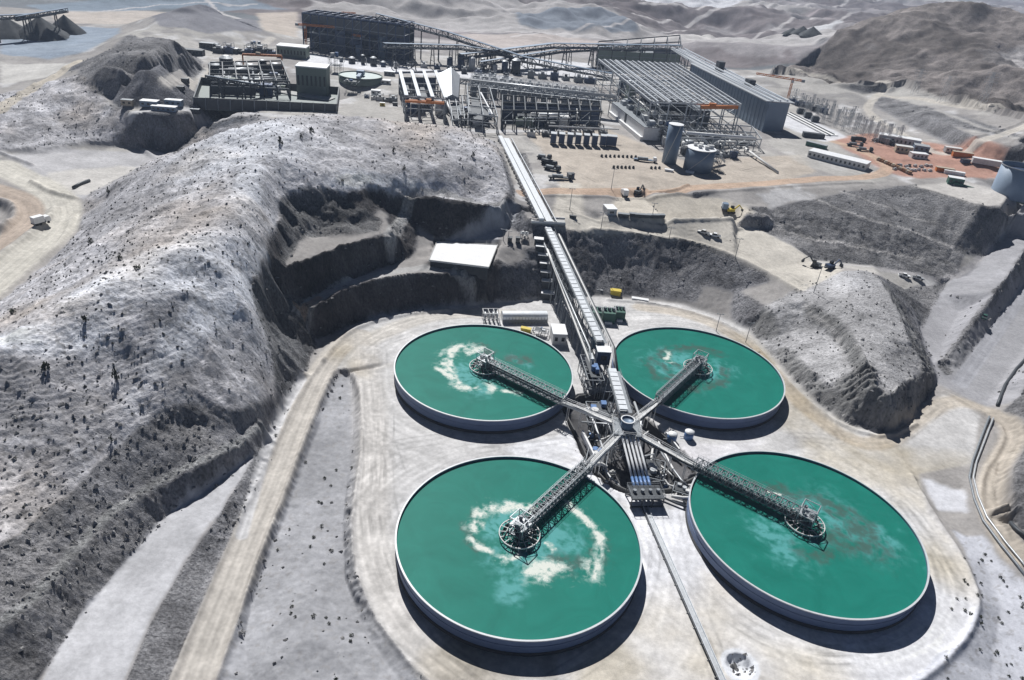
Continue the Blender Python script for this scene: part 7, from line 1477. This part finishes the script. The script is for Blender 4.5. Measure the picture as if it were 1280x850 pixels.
for i, (a, b, z) in enumerate(rest):
    s_ = RNG.uniform(.16, 1) ** 2 * .7 * (1 + .0012 * b); t = RNG.uniform(0, 6.28); ca, sa = math.cos(t), math.sin(t); o = len(vv)
    for q in base:
        q = q * (1 + NR.uniform(-.35, .35)); vv.append((a + s_ * (q[0] * ca - q[1] * sa), b + s_ * (q[0] * sa + q[1] * ca), z - .05 + s_ * q[2] * 1.3))
    ff += [tuple(o + k for k in f) for f in fb]
me = bpy.data.meshes.new('scrub'); me.from_pydata(vv, [], ff); me.materials.append(mat('scrub_leaves', (.085, .085, .075), .95, 0, .5, .5)); o = bpy.data.objects.new('scrub', me); COL.objects.link(o); tag(o, kind='stuff'); o['label'] = 'tiny dark scrub covering the natural hillsides'; o['category'] = 'scrub'
# loose rock: rubble on the cuts, the knob and the hillsides
nR = 70000; A = np.exp(NR.uniform(np.log(80), np.log(620), nR)); Bx = NR.uniform(-1.05, 1.05, nR) * A
ui_ = np.clip(((Bx / A + 1.5) / DU).astype(int), 0, NU - 2); yi_ = np.clip(np.searchsorted(ys, A) - 1, 0, NY - 2); fl = yi_ * NU + ui_
wt = np.where(nat[fl], .35, 0) + np.where(cut[fl] > .4, .8, 0) + np.where(knob[fl], .5, 0) + np.where(m_nose[fl], .6, 0) + np.where(m_isle[fl], .06, 0)
toe_ = (smooth((cut > .6).reshape(ZZ.shape).astype(float), 10).ravel()[fl] > .12) & (cut[fl] < .4); wt = np.maximum(wt, np.where(toe_, .22, 0))
k = NR.uniform(0, 1, nR) < wt * (.4 + fbm(Bx, A, 14, 3, 200) * 2); k &= ~((np.abs(zone[fl] - 3) < 1)); Bx, A, fl = Bx[k], A[k], fl[k]
fu = (Bx / A + 1.5) / DU - ui_[k]; fv = (A - ys[yi_[k]]) / (ys[yi_[k] + 1] - ys[yi_[k]]); i_, j_ = yi_[k], ui_[k]
zz_ = (ZF[i_, j_] * (1 - fu) + ZF[i_, j_ + 1] * fu) * (1 - fv) + (ZF[i_ + 1, j_] * (1 - fu) + ZF[i_ + 1, j_ + 1] * fu) * fv
sz = NR.uniform(.12, 1, len(A)) ** 3 * .95 + .16; sz *= (1 + A * .0015)
oc = np.array([(1, 0, 0), (0, 1, 0), (-1, 0, 0), (0, -1, 0), (0, 0, .8), (.5, .6, .5)]); V = oc[None] * sz[:, None, None] * .6 * NR.uniform(.55, 1.3, (len(A), 6, 3)); V += np.stack([Bx, A, zz_], 1)[:, None]
fo = np.array([(0, 1, 4), (1, 2, 4), (2, 3, 4), (3, 0, 4), (0, 1, 5), (1, 2, 5)]); FF = (fo[None] + (np.arange(len(A)) * 6)[:, None, None]).reshape(-1, 3)
me = bpy.data.meshes.new('loose_rock'); me.from_pydata(V.reshape(-1, 3).tolist(), [], FF.tolist()); me.materials.append(mat('weathered_rock', (.27, .265, .265), .95, 0, .6, .35)); o = bpy.data.objects.new('loose_rock', me); COL.objects.link(o); tag(o, 'loose grey rubble strewn over the slopes', 'rubble', None, 'stuff')
print('rocks', len(A), 'objects', len(COL.objects))
